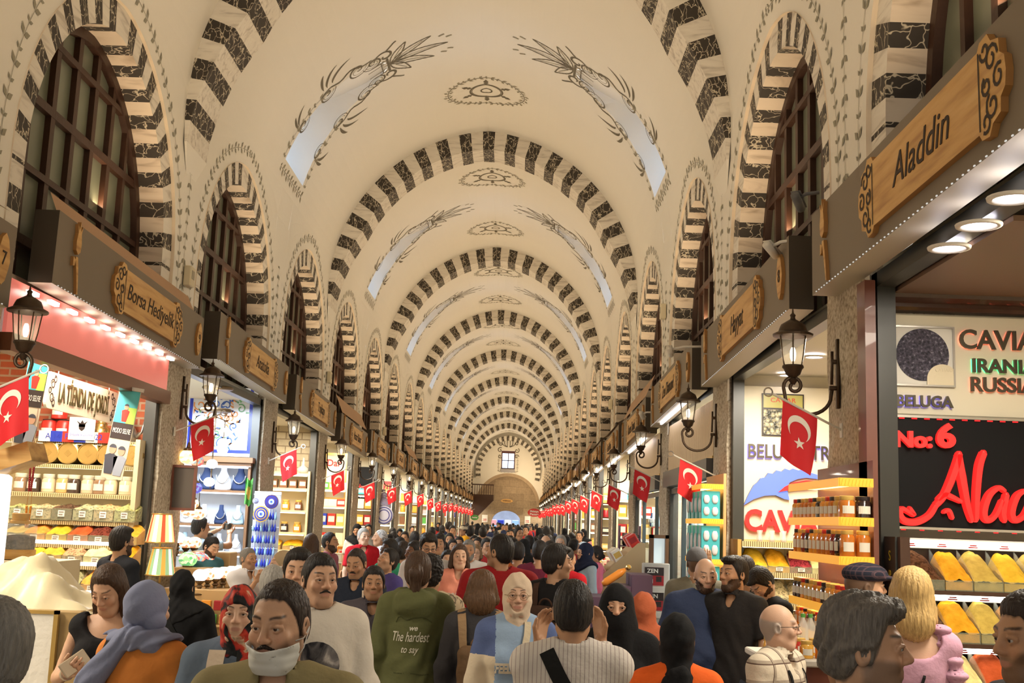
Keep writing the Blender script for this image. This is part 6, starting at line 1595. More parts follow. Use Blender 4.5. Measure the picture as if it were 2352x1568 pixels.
# ================================================================ people: implicit bodies turned into meshes
def g_ell(P, c, r):
 q = (P-np.array(c))/np.array(r); k0 = np.sqrt((q*q).sum(-1))+1e-9; k1 = np.sqrt(((q/np.array(r))**2).sum(-1))+1e-9
 return k0*(k0-1)/k1
def g_cap(P, a, b, ra, rb=None):
 a, b = np.array(a, float), np.array(b, float); rb = ra if rb is None else rb; d = b-a; L = (d*d).sum()+1e-12
 t = np.clip(((P-a)@d)/L, 0, 1); q = P-a-t[..., None]*d
 return np.sqrt((q*q).sum(-1))-(ra+(rb-ra)*t)
def smin(a, b, k=.03):
 h = np.clip(.5+.5*(b-a)/k, 0, 1); return b*(1-h)+a*h-k*h*(1-h)
def smax(a, b, k=.02): return -smin(-a, -b, k)
def snet(fn, lo, hi, res):
 lo = np.array(lo, float); hi = np.array(hi, float); n = np.maximum(3, np.ceil((hi-lo)/res).astype(int)+1)
 ax = [lo[i]+res*np.arange(n[i]) for i in range(3)]
 G = np.stack(np.meshgrid(*ax, indexing='ij'), -1); V = fn(G.reshape(-1, 3)).reshape(n)
 V[0] = np.maximum(V[0], 1e-4); V[-1] = np.maximum(V[-1], 1e-4); V[:, 0] = np.maximum(V[:, 0], 1e-4); V[:, -1] = np.maximum(V[:, -1], 1e-4); V[:, :, 0] = np.maximum(V[:, :, 0], 1e-4); V[:, :, -1] = np.maximum(V[:, :, -1], 1e-4)
 S = V < 0
 cs = [(i, j, k) for i in (0, 1) for j in (0, 1) for k in (0, 1)]
 sh = lambda A, c: A[c[0]:n[0]-1+c[0], c[1]:n[1]-1+c[1], c[2]:n[2]-1+c[2]]
 cnt = sum(sh(S, c).astype(np.int8) for c in cs); mix = (cnt > 0) & (cnt < 8)
 idx = np.argwhere(mix)
 if len(idx) == 0: return np.zeros((0, 3)), []
 cv = np.stack([V[idx[:, 0]+c[0], idx[:, 1]+c[1], idx[:, 2]+c[2]] for c in cs], 1)
 acc = np.zeros((len(idx), 3)); num = np.zeros(len(idx)); co = np.array(cs, float)
 for a in range(8):
  for b in range(a+1, 8):
   if np.abs(co[a]-co[b]).sum() != 1: continue
   va, vb = cv[:, a], cv[:, b]; x = (va < 0) != (vb < 0)
   t = np.where(x, va/np.where(x, va-vb, 1), 0)
   acc += np.where(x[:, None], co[a]+t[:, None]*(co[b]-co[a]), 0); num += x
 vert = lo+(idx+acc/num[:, None])*res
 vid = -np.ones(mix.shape, int); vid[tuple(idx.T)] = np.arange(len(idx))
 F = []
 for d in range(3):
  u, v = (d+1) % 3, (d+2) % 3
  s0 = [slice(None)]*3; s1 = [slice(None)]*3; s0[d] = slice(0, n[d]-1); s1[d] = slice(1, n[d])
  A, B = S[tuple(s0)], S[tuple(s1)]; E_ = np.argwhere(A != B)
  ok = (E_[:, u] > 0) & (E_[:, v] > 0) & (E_[:, u] < n[u]-1) & (E_[:, v] < n[v]-1); E_ = E_[ok]
  if not len(E_): continue
  fl = A[tuple(E_.T)]
  def cell(du, dv):
   c = E_.copy(); c[:, u] -= du; c[:, v] -= dv; return vid[tuple(c.T)]
  q = np.stack([cell(1, 1), cell(0, 1), cell(0, 0), cell(1, 0)], 1); q[~fl] = q[~fl][:, ::-1]
  F.append(q)
 return vert, np.concatenate(F)
def mesh_np(name, parts, mats, cols=None, fmi=None):
 """one mesh from [(verts, quads)] lists"""
 vs, fs, o = [], [], 0
 for v, f in parts:
  if len(v) == 0: continue
  vs.append(v); fs.append(np.asarray(f)+o); o += len(v)
 v = np.concatenate(vs); f = np.concatenate(fs)
 me = bpy.data.meshes.new(name); me.vertices.add(len(v)); me.vertices.foreach_set('co', v.astype(np.float32).ravel())
 me.loops.add(4*len(f)); me.loops.foreach_set('vertex_index', f.astype(np.int32).ravel())
 me.polygons.add(len(f)); me.polygons.foreach_set('loop_start', np.arange(0, 4*len(f), 4, dtype=np.int32))
 try: me.polygons.foreach_set('loop_total', np.full(len(f), 4, np.int32))
 except Exception: pass
 me.polygons.foreach_set('use_smooth', np.ones(len(f), bool))
 me.update(calc_edges=True); me.validate()
 for m in (mats if isinstance(mats, list) else [mats]): me.materials.append(m)
 if cols is not None:
  a = me.color_attributes.new('col', 'FLOAT_COLOR', 'POINT'); c4 = np.ones((len(v), 4), np.float32); c4[:, :3] = cols(v); a.data.foreach_set('color', c4.ravel())
 return me
M_SKIN = vcol_mat('skin', .5, bump=.06, bscale=160, spec=.35)
def hair_mat(nm, c):
 m = mat('hair_'+nm, c, .5, spec=.35)
 if 'hn' not in m:
  m['hn'] = 1; N, L, b = nodes(m); tc = N.new('ShaderNodeTexCoord'); mp = N.new('ShaderNodeMapping'); mp.inputs['Scale'].default_value = (45, 45, 9); L.new(tc.outputs['Object'], mp.inputs[0])
  n = N.new('ShaderNodeTexNoise'); n.inputs['Scale'].default_value = 3; n.inputs['Detail'].default_value = 3; L.new(mp.outputs[0], n.inputs[0])
  r = N.new('ShaderNodeMixRGB'); r.inputs[1].default_value = (*[x*.55 for x in c], 1); r.inputs[2].default_value = (*[min(1, x*(3.4 if nm == 'saltpepper' else 1.6)+.004) for x in c], 1); L.new(n.outputs['Fac'], r.inputs[0]); L.new(r.outputs[0], b.inputs['Base Color'])
  bp = N.new('ShaderNodeBump'); bp.inputs['Strength'].default_value = .9; bp.inputs['Distance'].default_value = .008; L.new(n.outputs['Fac'], bp.inputs['Height']); L.new(bp.outputs[0], b.inputs['Normal'])
 return m
HAIRC = dict(black=(.012, .009, .008), dark=(.025, .015, .011), brown=(.055, .028, .015), chestnut=(.10, .05, .022), saltpepper=(.075, .066, .058), grey=(.17, .16, .145), lightgrey=(.30, .285, .26), blonde=(.50, .33, .13), darkblonde=(.20, .12, .06))
SKIN = dict(light=(.56, .33, .21), fair=(.62, .39, .27), tan=(.44, .24, .135), olive=(.48, .275, .165), dark=(.085, .04, .022), brown=(.16, .075, .04))
_CL = {}
def cloth_mat(nm, c, kind='plain', c2=None, scale=1., rough=.85):
 if nm in MATS: return MATS[nm]
 m = mat(nm, c, rough, spec=.2, bump=.25, bscale=26)
 if kind in ('stripeh', 'stripev', 'plaid'):
  N, L, b = nodes(m); tc = N.new('ShaderNodeTexCoord'); sp = N.new('ShaderNodeSeparateXYZ'); L.new(tc.outputs['Object'], sp.inputs[0])
  def lines(ax, sc, w, out=None):
   k = N.new('ShaderNodeMath'); k.operation = 'MULTIPLY'; L.new(sp.outputs[ax], k.inputs[0]); k.inputs[1].default_value = sc
   f = N.new('ShaderNodeMath'); f.operation = 'FRACT'; L.new(k.outputs[0], f.inputs[0])
   l = N.new('ShaderNodeMath'); l.operation = 'LESS_THAN'; L.new(f.outputs[0], l.inputs[0]); l.inputs[1].default_value = w; return l.outputs[0]
  def mixc(a, fac, col):
   x = N.new('ShaderNodeMixRGB'); L.new(fac, x.inputs[0]); x.inputs[2].default_value = (*col, 1)
   if isinstance(a, tuple): x.inputs[1].default_value = (*a, 1)
   else: L.new(a, x.inputs[1])
   return x.outputs[0]
  if kind == 'stripeh': o = mixc(c, lines(2, scale, .4), c2)
  elif kind == 'stripev': o = mixc(c, lines(0, scale, .22), c2)
  else:
   o = mixc(c, lines(0, scale, .22), tuple((a+b_)/2 for a, b_ in zip(c, c2))); o = mixc(o, lines(2, scale, .22), tuple((a+b_)/2 for a, b_ in zip(c, c2))); o = mixc(o, lines(0, scale, .06), c2); o = mixc(o, lines(2, scale, .06), c2)
  L.new(o, b.inputs['Base Color'])
 elif kind == 'print': ramp_tex(m, 'cells', scale, c2)
 elif kind == 'noise': ramp_tex(m, 'noise', scale, c2, dist=1.2)
 return m
def rotm(yaw=0, pitch=0, roll=0):
 return np.array((Matrix.Rotation(yaw, 3, 'Z') @ Matrix.Rotation(pitch, 3, 'X') @ Matrix.Rotation(roll, 3, 'Y')))
M_EYEW = mat('eye_white', (.46, .41, .37), .2); M_IRIS = mat('iris', (.03, .015, .01), .15)
EYE = MB(); EYE.smooth = True; EYE.sphere((0, 0, 0), .0122, 12, 10, 0); EYE.sphere((0, -.0052, 0), .0082, 10, 8, 1); EYE = EYE.mesh('eye', [M_EYEW, M_IRIS])
def head_fn(female=False, jaw=1., nose=1.):
 def f(p):
  d = g_ell(p, (0, .014, .022), (.076, .098, .104))
  d = smin(d, g_ell(p, (0, -.022, -.045), (.059*(.94 if female else 1.), .072, .083)), .035)
  d = smin(d, g_cap(p, (-.022*jaw, -.058, -.096), (.022*jaw, -.058, -.096), .022), .025)
  d = smin(d, g_cap(p, (-.05*jaw, .0, -.065), (-.02, -.055, -.095), .016), .03); d = smin(d, g_cap(p, (.05*jaw, .0, -.065), (.02, -.055, -.095), .016), .03)
  d = smin(d, g_cap(p, (-.036, -.078, .036), (.036, -.078, .036), .010 if not female else .007), .022)
  for s in (-1, 1):
   d = smax(d, -g_ell(p, (s*.031, -.101, .012), (.020, .016, .0105)), .012)
   d = smin(d, g_ell(p, (s*.042, -.066, -.022), (.022, .018, .02)), .02)
  d = smin(d, g_cap(p, (0, -.088, .022), (0, -.110*nose if nose > .9 else -.104, -.018), .0075, .0125), .014)
  for s in (-1, 1): d = smin(d, g_ell(p, (s*.012, -.099, -.024), (.0095, .011, .008)), .008)
  d = smin(d, g_cap(p, (-.016, -.087, -.0515), (.016, -.087, -.0515), .0065), .008); d = smin(d, g_cap(p, (-.013, -.086, -.0625), (.013, -.086, -.0625), .0075), .008)
  d = smax(d, -g_cap(p, (-.022, -.097, -.057), (.022, -.097, -.057), .0022), .003)
  for s in (-1, 1):
   d = smin(d, g_cap(p, (s*.016, -.0855, .0145), (s*.033, -.0920, .0185), .0050), .005); d = smin(d, g_cap(p, (s*.033, -.0920, .0185), (s*.048, -.0775, .0125), .0050), .005); d = smin(d, g_cap(p, (s*.017, -.083, .004), (s*.033, -.0885, .0015), .0036), .006); d = smin(d, g_cap(p, (s*.033, -.0885, .0015), (s*.047, -.077, .007), .0036), .005)
   e = g_ell(p, (s*.079, .012, -.004), (.010, .021, .032)); e = smax(e, -g_ell(p, (s*.086, .008, -.002), (.006, .011, .018)), .006); d = smin(d, e, .006)
  return d
 return f
HL = dict(std=((-.14, .105), (-.088, .090), (-.055, .062), (-.03, .012), (-.012, -.035), (.02, -.028), (.05, -.075), (.14, -.09)),
          recede=((-.14, .14), (-.088, .112), (-.05, .075), (-.028, .02), (-.012, -.03), (.02, -.028), (.05, -.075), (.14, -.09)),
          bald=((-.14, .3), (.0, .3), (.02, .05), (.03, .035), (.05, .02), (.10, .03), (.14, .05)),
          part=((-.14, .125), (-.088, .106), (-.062, .075), (-.036, .02), (-.014, -.05), (.02, -.06), (.05, -.09), (.14, -.11)), low=((-.14, .085), (-.088, .068), (-.05, .03), (-.028, -.02), (-.012, -.06), (.02, -.09), (.05, -.11), (.14, -.12)))
def zline(y, k, x=None):
 a = np.array(HL[k]); z = np.interp(y, a[:, 0], a[:, 1])
 if x is not None: z = z+(.013*np.exp(-((np.abs(x)-.046)/.016)**2)+.0022*np.sin(x*310+2)+.0016*np.sin(x*170))*(y < -.035)+.002*np.sin(y*300)*(y > -.035)
 return z
def hair_fn(style, vol=.012, line='std'):
 def f(p):
  x, y, z = p[:, 0], p[:, 1], p[:, 2]
  ang = np.arctan2(x, y+.02)
  gro = .0016*np.sin(ang*34+z*25)+.0012*np.sin(ang*61-z*60)
  if style in ('curly', 'wavy'): gro = (.006*np.sin(x*95+4*np.sin(z*60))*np.sin(z*70+3*np.sin(y*50)) if style == 'curly' else .0055*np.sin(70*(z*.75+y*.55)+5*np.sin(x*24+y*10)+2*np.sin(z*40)))+.002*np.sin(ang*44+z*70)+gro
  top = np.clip(z*9, 0, 1)
  d = g_ell(p, (0, .014, .022), (.078, .100, .106)); d = smin(d, g_ell(p, (0, .02, -.03), (.068, .08, .07)), .03)
  zl = zline(y, line, x); e = np.clip((z-zl)/.05, 0, 1); e = e*(2-e)
  d = d-(.0015+vol*(.45+.75*top))*e+gro*(.2+.8*e)+.003*(1-e)
  d = smax(d, (zl-z)*.75, .004)
  if style == 'wavy': d = smin(d, g_ell(p, (0, -.035, .105), (.075, .075, .035))+gro, .02)
  if style == 'quiff': d = smin(d, g_ell(p, (0, -.045, .102), (.06, .055, .028))+gro, .02)
  L = dict(long=.27, bob=.055, shoulder=.10, curtain=.26).get(style)
  if L:
   c = g_cap(p*np.array((1, 1.5, 1)), (0, .075, .0), (0, .12, -L), .082, .088 if style != 'bob' else .098)
   for s in (-1, 1): c = smin(c, g_cap(p, (s*.072, .005, .03), (s*.088, .0 if style != 'curtain' else -.02, -L*.92), .026, .028 if style != 'bob' else .034), .03)
   c = smax(c, -g_ell(p, (0, -.07, -.05), (.064, .085, .15)), .012)+gro*1.6
   d = smin(d, c, .02)
  if style in ('pony', 'ponylong'):
   l = .30 if style == 'ponylong' else .2
   q = g_cap(p, (0, .105, .04), (0, .145, .0), .03, .04); q = smin(q, g_cap(p, (0, .145, .0), (0, .125, -l), .042, .016), .03); d = smin(d, q+gro*1.5, .02)
  if style == 'bun': d = smin(d, g_ell(p, (0, .085, .115), (.038, .036, .034))+gro, .01)
  if style == 'lowbun': d = smin(d, g_ell(p, (0, .12, -.02), (.04, .035, .036))+gro, .01)
  return d
 return f
def beard_fn(thick=.010, full=True):
 hf = head_fn()
 def f(p):
  x, y, z = p[:, 0], p[:, 1], p[:, 2]
  d = hf(p)-.0006-thick*.36*np.clip((-.045-z)/.05, .1, 1)+.0009*np.sin(x*330)*np.sin(z*290)
  reg = smax((z+.052-.75*(np.clip(np.abs(x), 0, .066)-.025))*.8, y-.008, .004)
  mo = g_cap(p*np.array((1, .6, 1)), (-.024, -.06, -.060), (.024, -.06, -.060), .0115)
  ear = y-.012
  d = smax(smax(smax(d, reg, .004), -mo, .004), ear, .004)
  return smax(d, -(z+.14), .01)
 return f
def stache_fn(t=.006):
 def f(p): return smin(g_cap(p, (-.003, -.102, -.039), (-.026, -.089, -.050), t, t*.6), g_cap(p, (.003, -.102, -.039), (.026, -.089, -.050), t, t*.6), .004)+.0008*np.sin(p[:, 0]*900)
 return f
def ik(a, t, l1, l2, pole):
 a, t, pole = np.array(a, float), np.array(t, float), np.array(pole, float); d = t-a; L = np.linalg.norm(d)
 if L > (l1+l2)*.995: t = a+d/L*(l1+l2)*.995; d = t-a; L = np.linalg.norm(d)
 u = d/L; x = (l1*l1-l2*l2+L*L)/(2*L); h = math.sqrt(max(1e-9, l1*l1-x*x)); w = pole-a; w = w-u*(w@u); w = w/(np.linalg.norm(w)+1e-9)
 return a+u*x+w*h, t
def hand_caps(w, d, n, side, curl=.5, spread=1.):
 """capsules of a hand: wrist w, direction d, palm normal n; side +1/-1 puts the thumb"""
 d = d/np.linalg.norm(d); n = n-d*(n@d); n = n/np.linalg.norm(n); s = np.cross(d, n)*side; C = []
 P = lambda a, b, c: w+d*a+s*b+n*c
 for o in (-.026, -.009, .009, .026): C.append((P(.012, o*.8, 0), P(.085, o, 0), .0135, .0115))
 for i, (o, L) in enumerate(((-.029, .060), (-.010, .076), (.010, .083), (.029, .072))):
  b = P(.087, o, 0); a = 0.; seg = L/2.6; cc = curl*(1.1 if i < 2 else .95); ps = b
  for j, fr in enumerate((1.05, .85, .7)):
   a += cc*(.95, 1.15, .8)[j]; q = ps+(d*math.cos(a)+n*math.sin(a))*seg*fr+s*o*.08*spread*(1 if j == 0 else .3); C.append((ps, q, .0094-.0008*j, .0088-.0008*j)); ps = q
 b = P(.022, .032, .006); q = b+(d*.55+s*.75+n*(.25+.4*curl))*.042; C.append((b, q, .0125, .0105)); C.append((q, q+(d*.9+s*.25+n*(.2+.5*curl))*.036, .0102, .0085))
 return C
class Person:
 def __init__(s, px, ytop, Yd, heading, label, H=None, skin='olive', female=False, build=1., hair='short', hairc='dark', hline='std', hvol=.012, yaw=0, pitch=0, roll=0, lean=0, beard=None, stache=None, stubble=0., brow=1., age=0.,
                 top=None, sleeve='short', topkw={}, neck='crew', hem=.86, legs=None, arms=(None, None), pole=None, curl=(.45, .45), res=1., eyes=True, belly=0., bare=False, group=None, elevate=0., hatop=0., palm=(None, None), lips=(.42, .15, .12), smile=False):
  p = atY(px, ytop, Yd); D = math.radians
  s.hline = hline = 'part' if female and hline == 'std' else hline; s.H = H or (p.z-elevate-hatop); s.k = k = s.H/1.75; s.heading = D(heading); s.loc = (p.x, Yd, elevate); s.female = female; s.lab = label
  R = res
  LR = rotm(0, D(lean)); piv = np.array((0, 0, .95))
  up = lambda v: piv+LR@(np.array(v, float)-piv)
  s.up = up
  sw = .182*build*(.90 if female else 1.); s.sw = sw
  chest, nb = up((0, .012, 1.30)), up((0, .02, 1.475)); hc = up((0, -.008+.0, 1.632)); hc = nb+rotm(D(yaw)*.4, D(pitch)*.5)@np.array((0, -.02, .158)); s.hc = hc
  HR = LR@rotm(D(yaw), D(pitch), D(roll)); s.HR = HR
  sh = [up((i*sw, .018, 1.425)) for i in (-1, 1)]; hand = []; elb = []
  for i in (0, 1):
   sg = -1 if i == 0 else 1; t = arms[i]
   t = up((sg*(sw+.085), -.05, .84)) if t is None else np.array(t, float)
   e, t = ik(sh[i], t, .285, .255, sh[i]+(np.array((sg*.25, .35, -.25)) if pole is None else np.array((sg*pole[0], pole[1], pole[2])))); elb.append(e); hand.append(t)
  s.sh, s.elb, s.hand = sh, elb, hand
  fm = 1 if female else 0
  def torso(P, t=0.):
   q = (P-piv)@LR+piv
   d = g_ell(q, (0, .012, 1.30), (sw*.93, .112+.004*build, .19)); d = smin(d, g_ell(q, (0, .0-belly*.5, 1.08), (.142*build*(.92 if fm else 1), .10*build+belly, .17)), .06)
   d = smin(d, g_cap(q, (-sw+.03, .018, 1.415), (sw-.03, .018, 1.415), .062), .05)
   for i in (-1, 1): d = smin(d, g_cap(q, (i*.03, .028, 1.485), (i*(sw-.02), .02, 1.43), .04), .04)
   if fm:
    for i in (-1, 1): d = smin(d, g_ell(q, (i*.075, -.075, 1.275), (.068, .055, .062)), .04)
   d = smin(d, g_ell(P, (0, .012, .93), (.158*(.5+.5*build)*(1.05 if fm else 1), .115, .13)), .06)
   return d-t
  s.torso = torso
  def neckf(P): return g_cap(P, nb+np.array((0, .005, -.06)), hc+HR@np.array((0, .018, -.07)), .056*(.86 if fm else 1.)*(.6+.4*build), .053*(.86 if fm else 1.))
  s.neckf = neckf
  def armf(P, i, t=0., upto=1.): 
   d = g_cap(P, sh[i], elb[i], .047*build**.5*(.85 if fm else 1), .038*(.88 if fm else 1)); return smin(d, g_cap(P, elb[i], hand[i], .040*(.85 if fm else 1), .026*(.9 if fm else 1)), .03)-t
  s.armf = armf
  sc3 = np.array((k, k, k))
  hf = head_fn(female, 1.06 if build > 1.08 else 1.)
  s.hf = hf
  def hl(P): return (P-hc)@HR
  s.hl = hl
  parts = []
  def core(P):
   d = smin(torso(P, -.012), neckf(P), .03)
   for i in (0, 1): d = smin(d, armf(P, i), .03)
   return smax(d, -(P[:, 2]-.88), .01)
  lo = np.minimum.reduce([*sh, *elb, *hand, np.array((-.25, -.22, .86))])-.07; hi = np.maximum.reduce([*sh, *elb, *hand, np.array((.25, .2, 1.5)), hc-np.array((0, 0, .06))])+.07
  lo[2] = max(lo[2], .7); parts.append(snet(core, lo, hi, .017*R))
  def hd(P):
   q = hl(P); return smin(hf(q), neckf(P), .03)
  cmax = hc+np.array((.12, .15, .16)); cmin = hc-np.array((.12, .15, .15))
  parts.append(snet(hd, cmin, cmax, .0042*R if R <= 1.3 else .0042*R*1.1))
  nh0 = sum(len(q[0]) for q in parts)
  for i in (0, 1):
   sg = -1 if i == 0 else 1; d = hand[i]-elb[i]; n = np.array((-sg*.9, -.35, 0.)) if palm[i] is None else np.array(palm[i], float)
   C = hand_caps(hand[i]-d/np.linalg.norm(d)*.005, d, n, -sg if palm[i] is None else -sg, curl[i]); s.__dict__.setdefault('hcaps', []).append(C)
   def hfn(P, C=C):
    o = g_cap(P, elb[i]+d*.75, hand[i], .029, .026)
    for c in C: o = smin(o, g_cap(P, *c), .006)
    return o
   pts = np.array([c[j] for c in C for j in (0, 1)]+[hand[i]]); parts.append(snet(hfn, pts.min(0)-.02, pts.max(0)+.02, .0065*max(1, R*.8)))
  sk = np.array(SKIN[skin]); hcol = np.array(HAIRC[hairc]); lipc = np.array(lips)*.5+sk*.5 if not female else np.array(lips)*.6+sk*.4
  buzz = hair == 'buzz'
  def cols(V):
   q = hl(V); x, y, z = q[:, 0], q[:, 1], q[:, 2]; inh = (np.abs(q) < .16).all(1); c = np.tile(sk, (len(V), 1))
   def mixm(m, col, a=1.):
    w = (np.clip(m, 0, 1)*inh*a)[:, None]; return c*(1-w)+np.array(col)*w
   c = mixm(np.exp(-((np.abs(x)-.04)/.018)**2-((z+.02)/.02)**2)*(y < -.03)*.35, sk*np.array((1.12, .78, .72)))
   c = mixm(np.exp(-(x/.014)**2-((z+.018)/.014)**2)*(y < -.09)*.35, sk*np.array((1.1, .75, .7)))
   if stubble: c = mixm(np.maximum(np.clip((-.046-z+.75*(np.clip(np.abs(x), 0, .066)-.025))*70+.3, 0, 1), 1.1*np.exp(-(x/.027)**4-((z+.0445)/.007)**2))*np.clip((.02-y)*60, 0, 1)*np.clip((z+.135)*60, 0, 1)*(1-np.exp(-(x/.022)**2-((z+.057)/.010)**2)), hcol*.6+sk*.30, stubble)
   m = (1-np.clip((np.abs(x)/(.0235 if not smile else .028))**2+((z+.0570-(.004*(x/.025)**2 if smile else 0))/.0095)**2-.4, 0, 1))*(y < -.07); c = mixm(m*1.2, lipc)
   bz = .0365+.0065*np.sin(np.clip((np.abs(x)-.010)/.045, 0, 1)*PI*.8); m = np.clip(1.4-np.abs(z-bz)/.0042*(1 if not female else 1.25), 0, 1)*np.clip((np.abs(x)-.011)*300, 0, 1)*np.clip((.053-np.abs(x))*200, 0, 1)*(y < -.045); c = mixm(m, np.minimum(hcol*1.2, .3), .92*brow)
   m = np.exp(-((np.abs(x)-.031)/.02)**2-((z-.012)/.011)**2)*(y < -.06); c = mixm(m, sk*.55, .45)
   if not eyes: m = np.exp(-((np.abs(x)-.031)/.011)**2-((z-.012)/.005)**2)*(y < -.06); c = mixm(m*1.3, (.02, .012, .01))
   if hair not in ('none', 'ring', 'buzz'): c = mixm(np.clip((z-zline(y, s.hline, x)+.007)*110, 0, 1)*(np.abs(x) < .079), hcol*.8+sk*.1, .85)
   if hair == 'ring': c = mixm(np.clip((.062-.25*np.abs(x)-z)*70, 0, 1)*np.clip((z-zline(y, 'std'))*90, 0, 1)*np.clip((y+.02)*60, 0, 1), hcol*.8+sk*.18, .9)
   if buzz: c = mixm(np.clip((z-zline(y, hline))*90, 0, 1), hcol*.75+sk*.22, .95)
   return np.clip(c, 0, 1)
  me = mesh_np('person', [(v*k, f) for v, f in parts], M_SKIN, (lambda V: cols(V/k)))
  s.o = o = link('person', me, loc=s.loc, rz=s.heading); tag(o, label, 'person', group)
  W = lambda q: tuple((hc+HR@np.array(q))*k)
  s.W = W
  if eyes:
   for i in (-1, 1): link('eye', EYE, o, loc=W((i*.031, -.0800, .0105)), rot=Matrix(HR.tolist()).to_euler(), scale=k)
  if hair not in ('none', 'buzz', 'ring'):
   hfn = hair_fn(hair, hvol, hline); L = dict(long=.40, bob=.18, shoulder=.24, curtain=.38, ponylong=.36, pony=.27).get(hair, .13)
   v, f = snet(hfn, (-.16, -.16, -L), (.16, .22, .19), .0055*max(1., R*.9)); s.part('hair', v@HR.T+hc, f, hair_mat(hairc, HAIRC[hairc]))
  if beard: v, f = snet(beard_fn(beard), (-.09, -.14, -.15), (.09, .03, .03), .0045*R); s.part('beard', v@HR.T+hc, f, hair_mat(*(('brown', HAIRC['brown']) if hairc in ('black', 'dark') else ('grey', HAIRC['grey']))))
  if stache: v, f = snet(stache_fn(stache), (-.04, -.12, -.07), (.04, -.07, -.025), .003*R); s.part('moustache', v@HR.T+hc, f, hair_mat(hairc, HAIRC[hairc]))
  s.garments = []
  if top is not None: s.wear(top, sleeve, neck, hem, R=R, **topkw)
  lm = legs or cloth_mat('jeans_dark', (.03, .035, .05))
  def lg(P):
   d = g_ell(P, (0, .012, .92), (.17*(.5+.5*build), .125, .14))
   for i in (-1, 1):
    kn = (i*.1, -.03, .50); an = (i*.105, .02, .09); d = smin(d, g_cap(P, (i*.085, .01, .88), kn, .088, .066), .04); d = smin(d, g_cap(P, kn, an, .066, .056), .03)
   return smax(d+.003*np.sin(P[:, 2]*40+3*np.sin(P[:, 0]*30)), P[:, 2]-1.0, .01)
  v, f = snet(lg, (-.25, -.2, .04), (.25, .2, 1.02), .022*max(1, R)); s.part('trousers', v, f, lm)
  for i in (-1, 1):
   v, f = snet(lambda P: smax(smin(g_ell(P, (i*.11, -.06, .045), (.045, .115, .042)), g_ell(P, (i*.107, .03, .07), (.042, .055, .06)), .03), -P[:, 2], .004), (i*.11-.07, -.2, -.005), (i*.11+.07, .11, .14), .02); s.part('shoe', v, f, cloth_mat('shoe_black', (.02, .02, .02), rough=.5))
 def part(s, name, v, f, m, cols=None):
  if len(v) == 0: return None
  me = mesh_np(name, [(v*s.k, f)], m, cols); return link(name, me, s.o)
 def wear(s, m, sleeve='short', neck='crew', hem=.86, thick=.016, fold=.004, loose=0., res=.0125, R=1., name='shirt', open_=0., collar=None, hood=False, ragm=None, skirt=None):
  """a top over the torso with sleeves: none, short, long"""
  sl = []
  for i in (0, 1):
   if sleeve == 'short': a = s.sh[i]; b = s.sh[i]+(s.elb[i]-s.sh[i])*.78; sl.append([(a, b, .058+loose*.5+.004, .060+loose)])
   elif sleeve == 'elbow': a = s.sh[i]; b = s.sh[i]+(s.elb[i]-s.sh[i])*1.0; sl.append([(a, b, .060+loose*.5, .062+loose)])
   elif sleeve == 'long': sl.append([(s.sh[i], s.elb[i], .058+loose*.6, .054+loose), (s.elb[i], s.hand[i]-(s.hand[i]-s.elb[i])*.06, .054+loose, .038+loose*.8)])
   elif sleeve == 'cap': a = s.sh[i]; b = s.sh[i]+(s.elb[i]-s.sh[i])*.35; sl.append([(a, b, .055, .056)])
  nb = s.up((0, .02, 1.475)); fwd = s.up((0, -.06, 1.45))
  def f(P):
   d = s.torso(P, thick+loose*.6)
   if skirt: d = smin(d, g_cap(P, s.up((0, .01, 1.15)), (0, .01, hem), .15, skirt), .08)
   for S in sl:
    e = None
    for c in S: q = g_cap(P, *c); e = q if e is None else smin(e, q, .02)
    a, b = np.array(S[-1][0]), np.array(S[-1][1]); n = (b-a)/np.linalg.norm(b-a); e = smax(e, (P-b)@n, .006)
    d = smin(d, e, .028)
   x, y, z = P[:, 0], P[:, 1], P[:, 2]
   w = np.clip((1.42-z)*4, .15, 1)
   d = d+w*(fold*np.sin(z*30+4*np.sin(x*14+y*9)+x*18)+fold*.7*np.sin(x*42+z*17+2*np.sin(z*23)))
   d = smax(d, hem-z, .006)
   r = dict(crew=.068, v=.062, wide=.105, polo=.064, high=.054, boat=.09, strap=.12).get(neck, .068)
   nk = g_cap(P, nb+np.array((0, .01, -.02)), nb+np.array((0, -.02, .25)), r, r+.03); d = smax(d, -nk, .008)
   if neck in ('v', 'polo'): d = smax(d, -g_cap(P, nb+np.array((0, -.05, -.0)), s.up((0, -.17, 1.375)), .045, .012), .006)
   if neck == 'strap': d = smax(d, -g_ell(P, s.up((0, -.10, 1.47)), (.13, .12, .10)), .008); d = smax(d, -g_ell(P, s.up((0, .12, 1.47)), (.12, .1, .09)), .008)
   if neck == 'boat': d = smax(d, -g_ell(P, s.up((0, -.05, 1.49)), (.13, .1, .055)), .008)
   if collar or neck == 'polo':
    q = (P-(nb+np.array((0, -.012, .028)))); q = q@rotm(0, -.32); rr = np.sqrt((q[:, 0]/.98)**2+q[:, 1]**2); h = np.clip(q[:, 2], -.028, .022); c = np.sqrt((rr-(.069-.28*h))**2+(q[:, 2]-h)**2)-.006
    c = smax(c, -g_cap(P, nb+np.array((0, -.09, .10)), s.up((0, -.15, 1.40)), .020, .008), .004); d = np.minimum(d, c)
   if hood:
    q = g_ell(P, nb+np.array((0, .10, -.03)), (.135, .075, .10)); q = smin(q, g_cap(P, nb+np.array((-.10, .03, .03)), nb+np.array((.10, .03, .03)), .04), .05); q = smax(q, -g_ell(P, nb+np.array((0, .03, .10)), (.09, .07, .10)), .02); d = smin(d, q+.004*np.sin(P[:, 2]*60+P[:, 0]*20), .015)
   return d
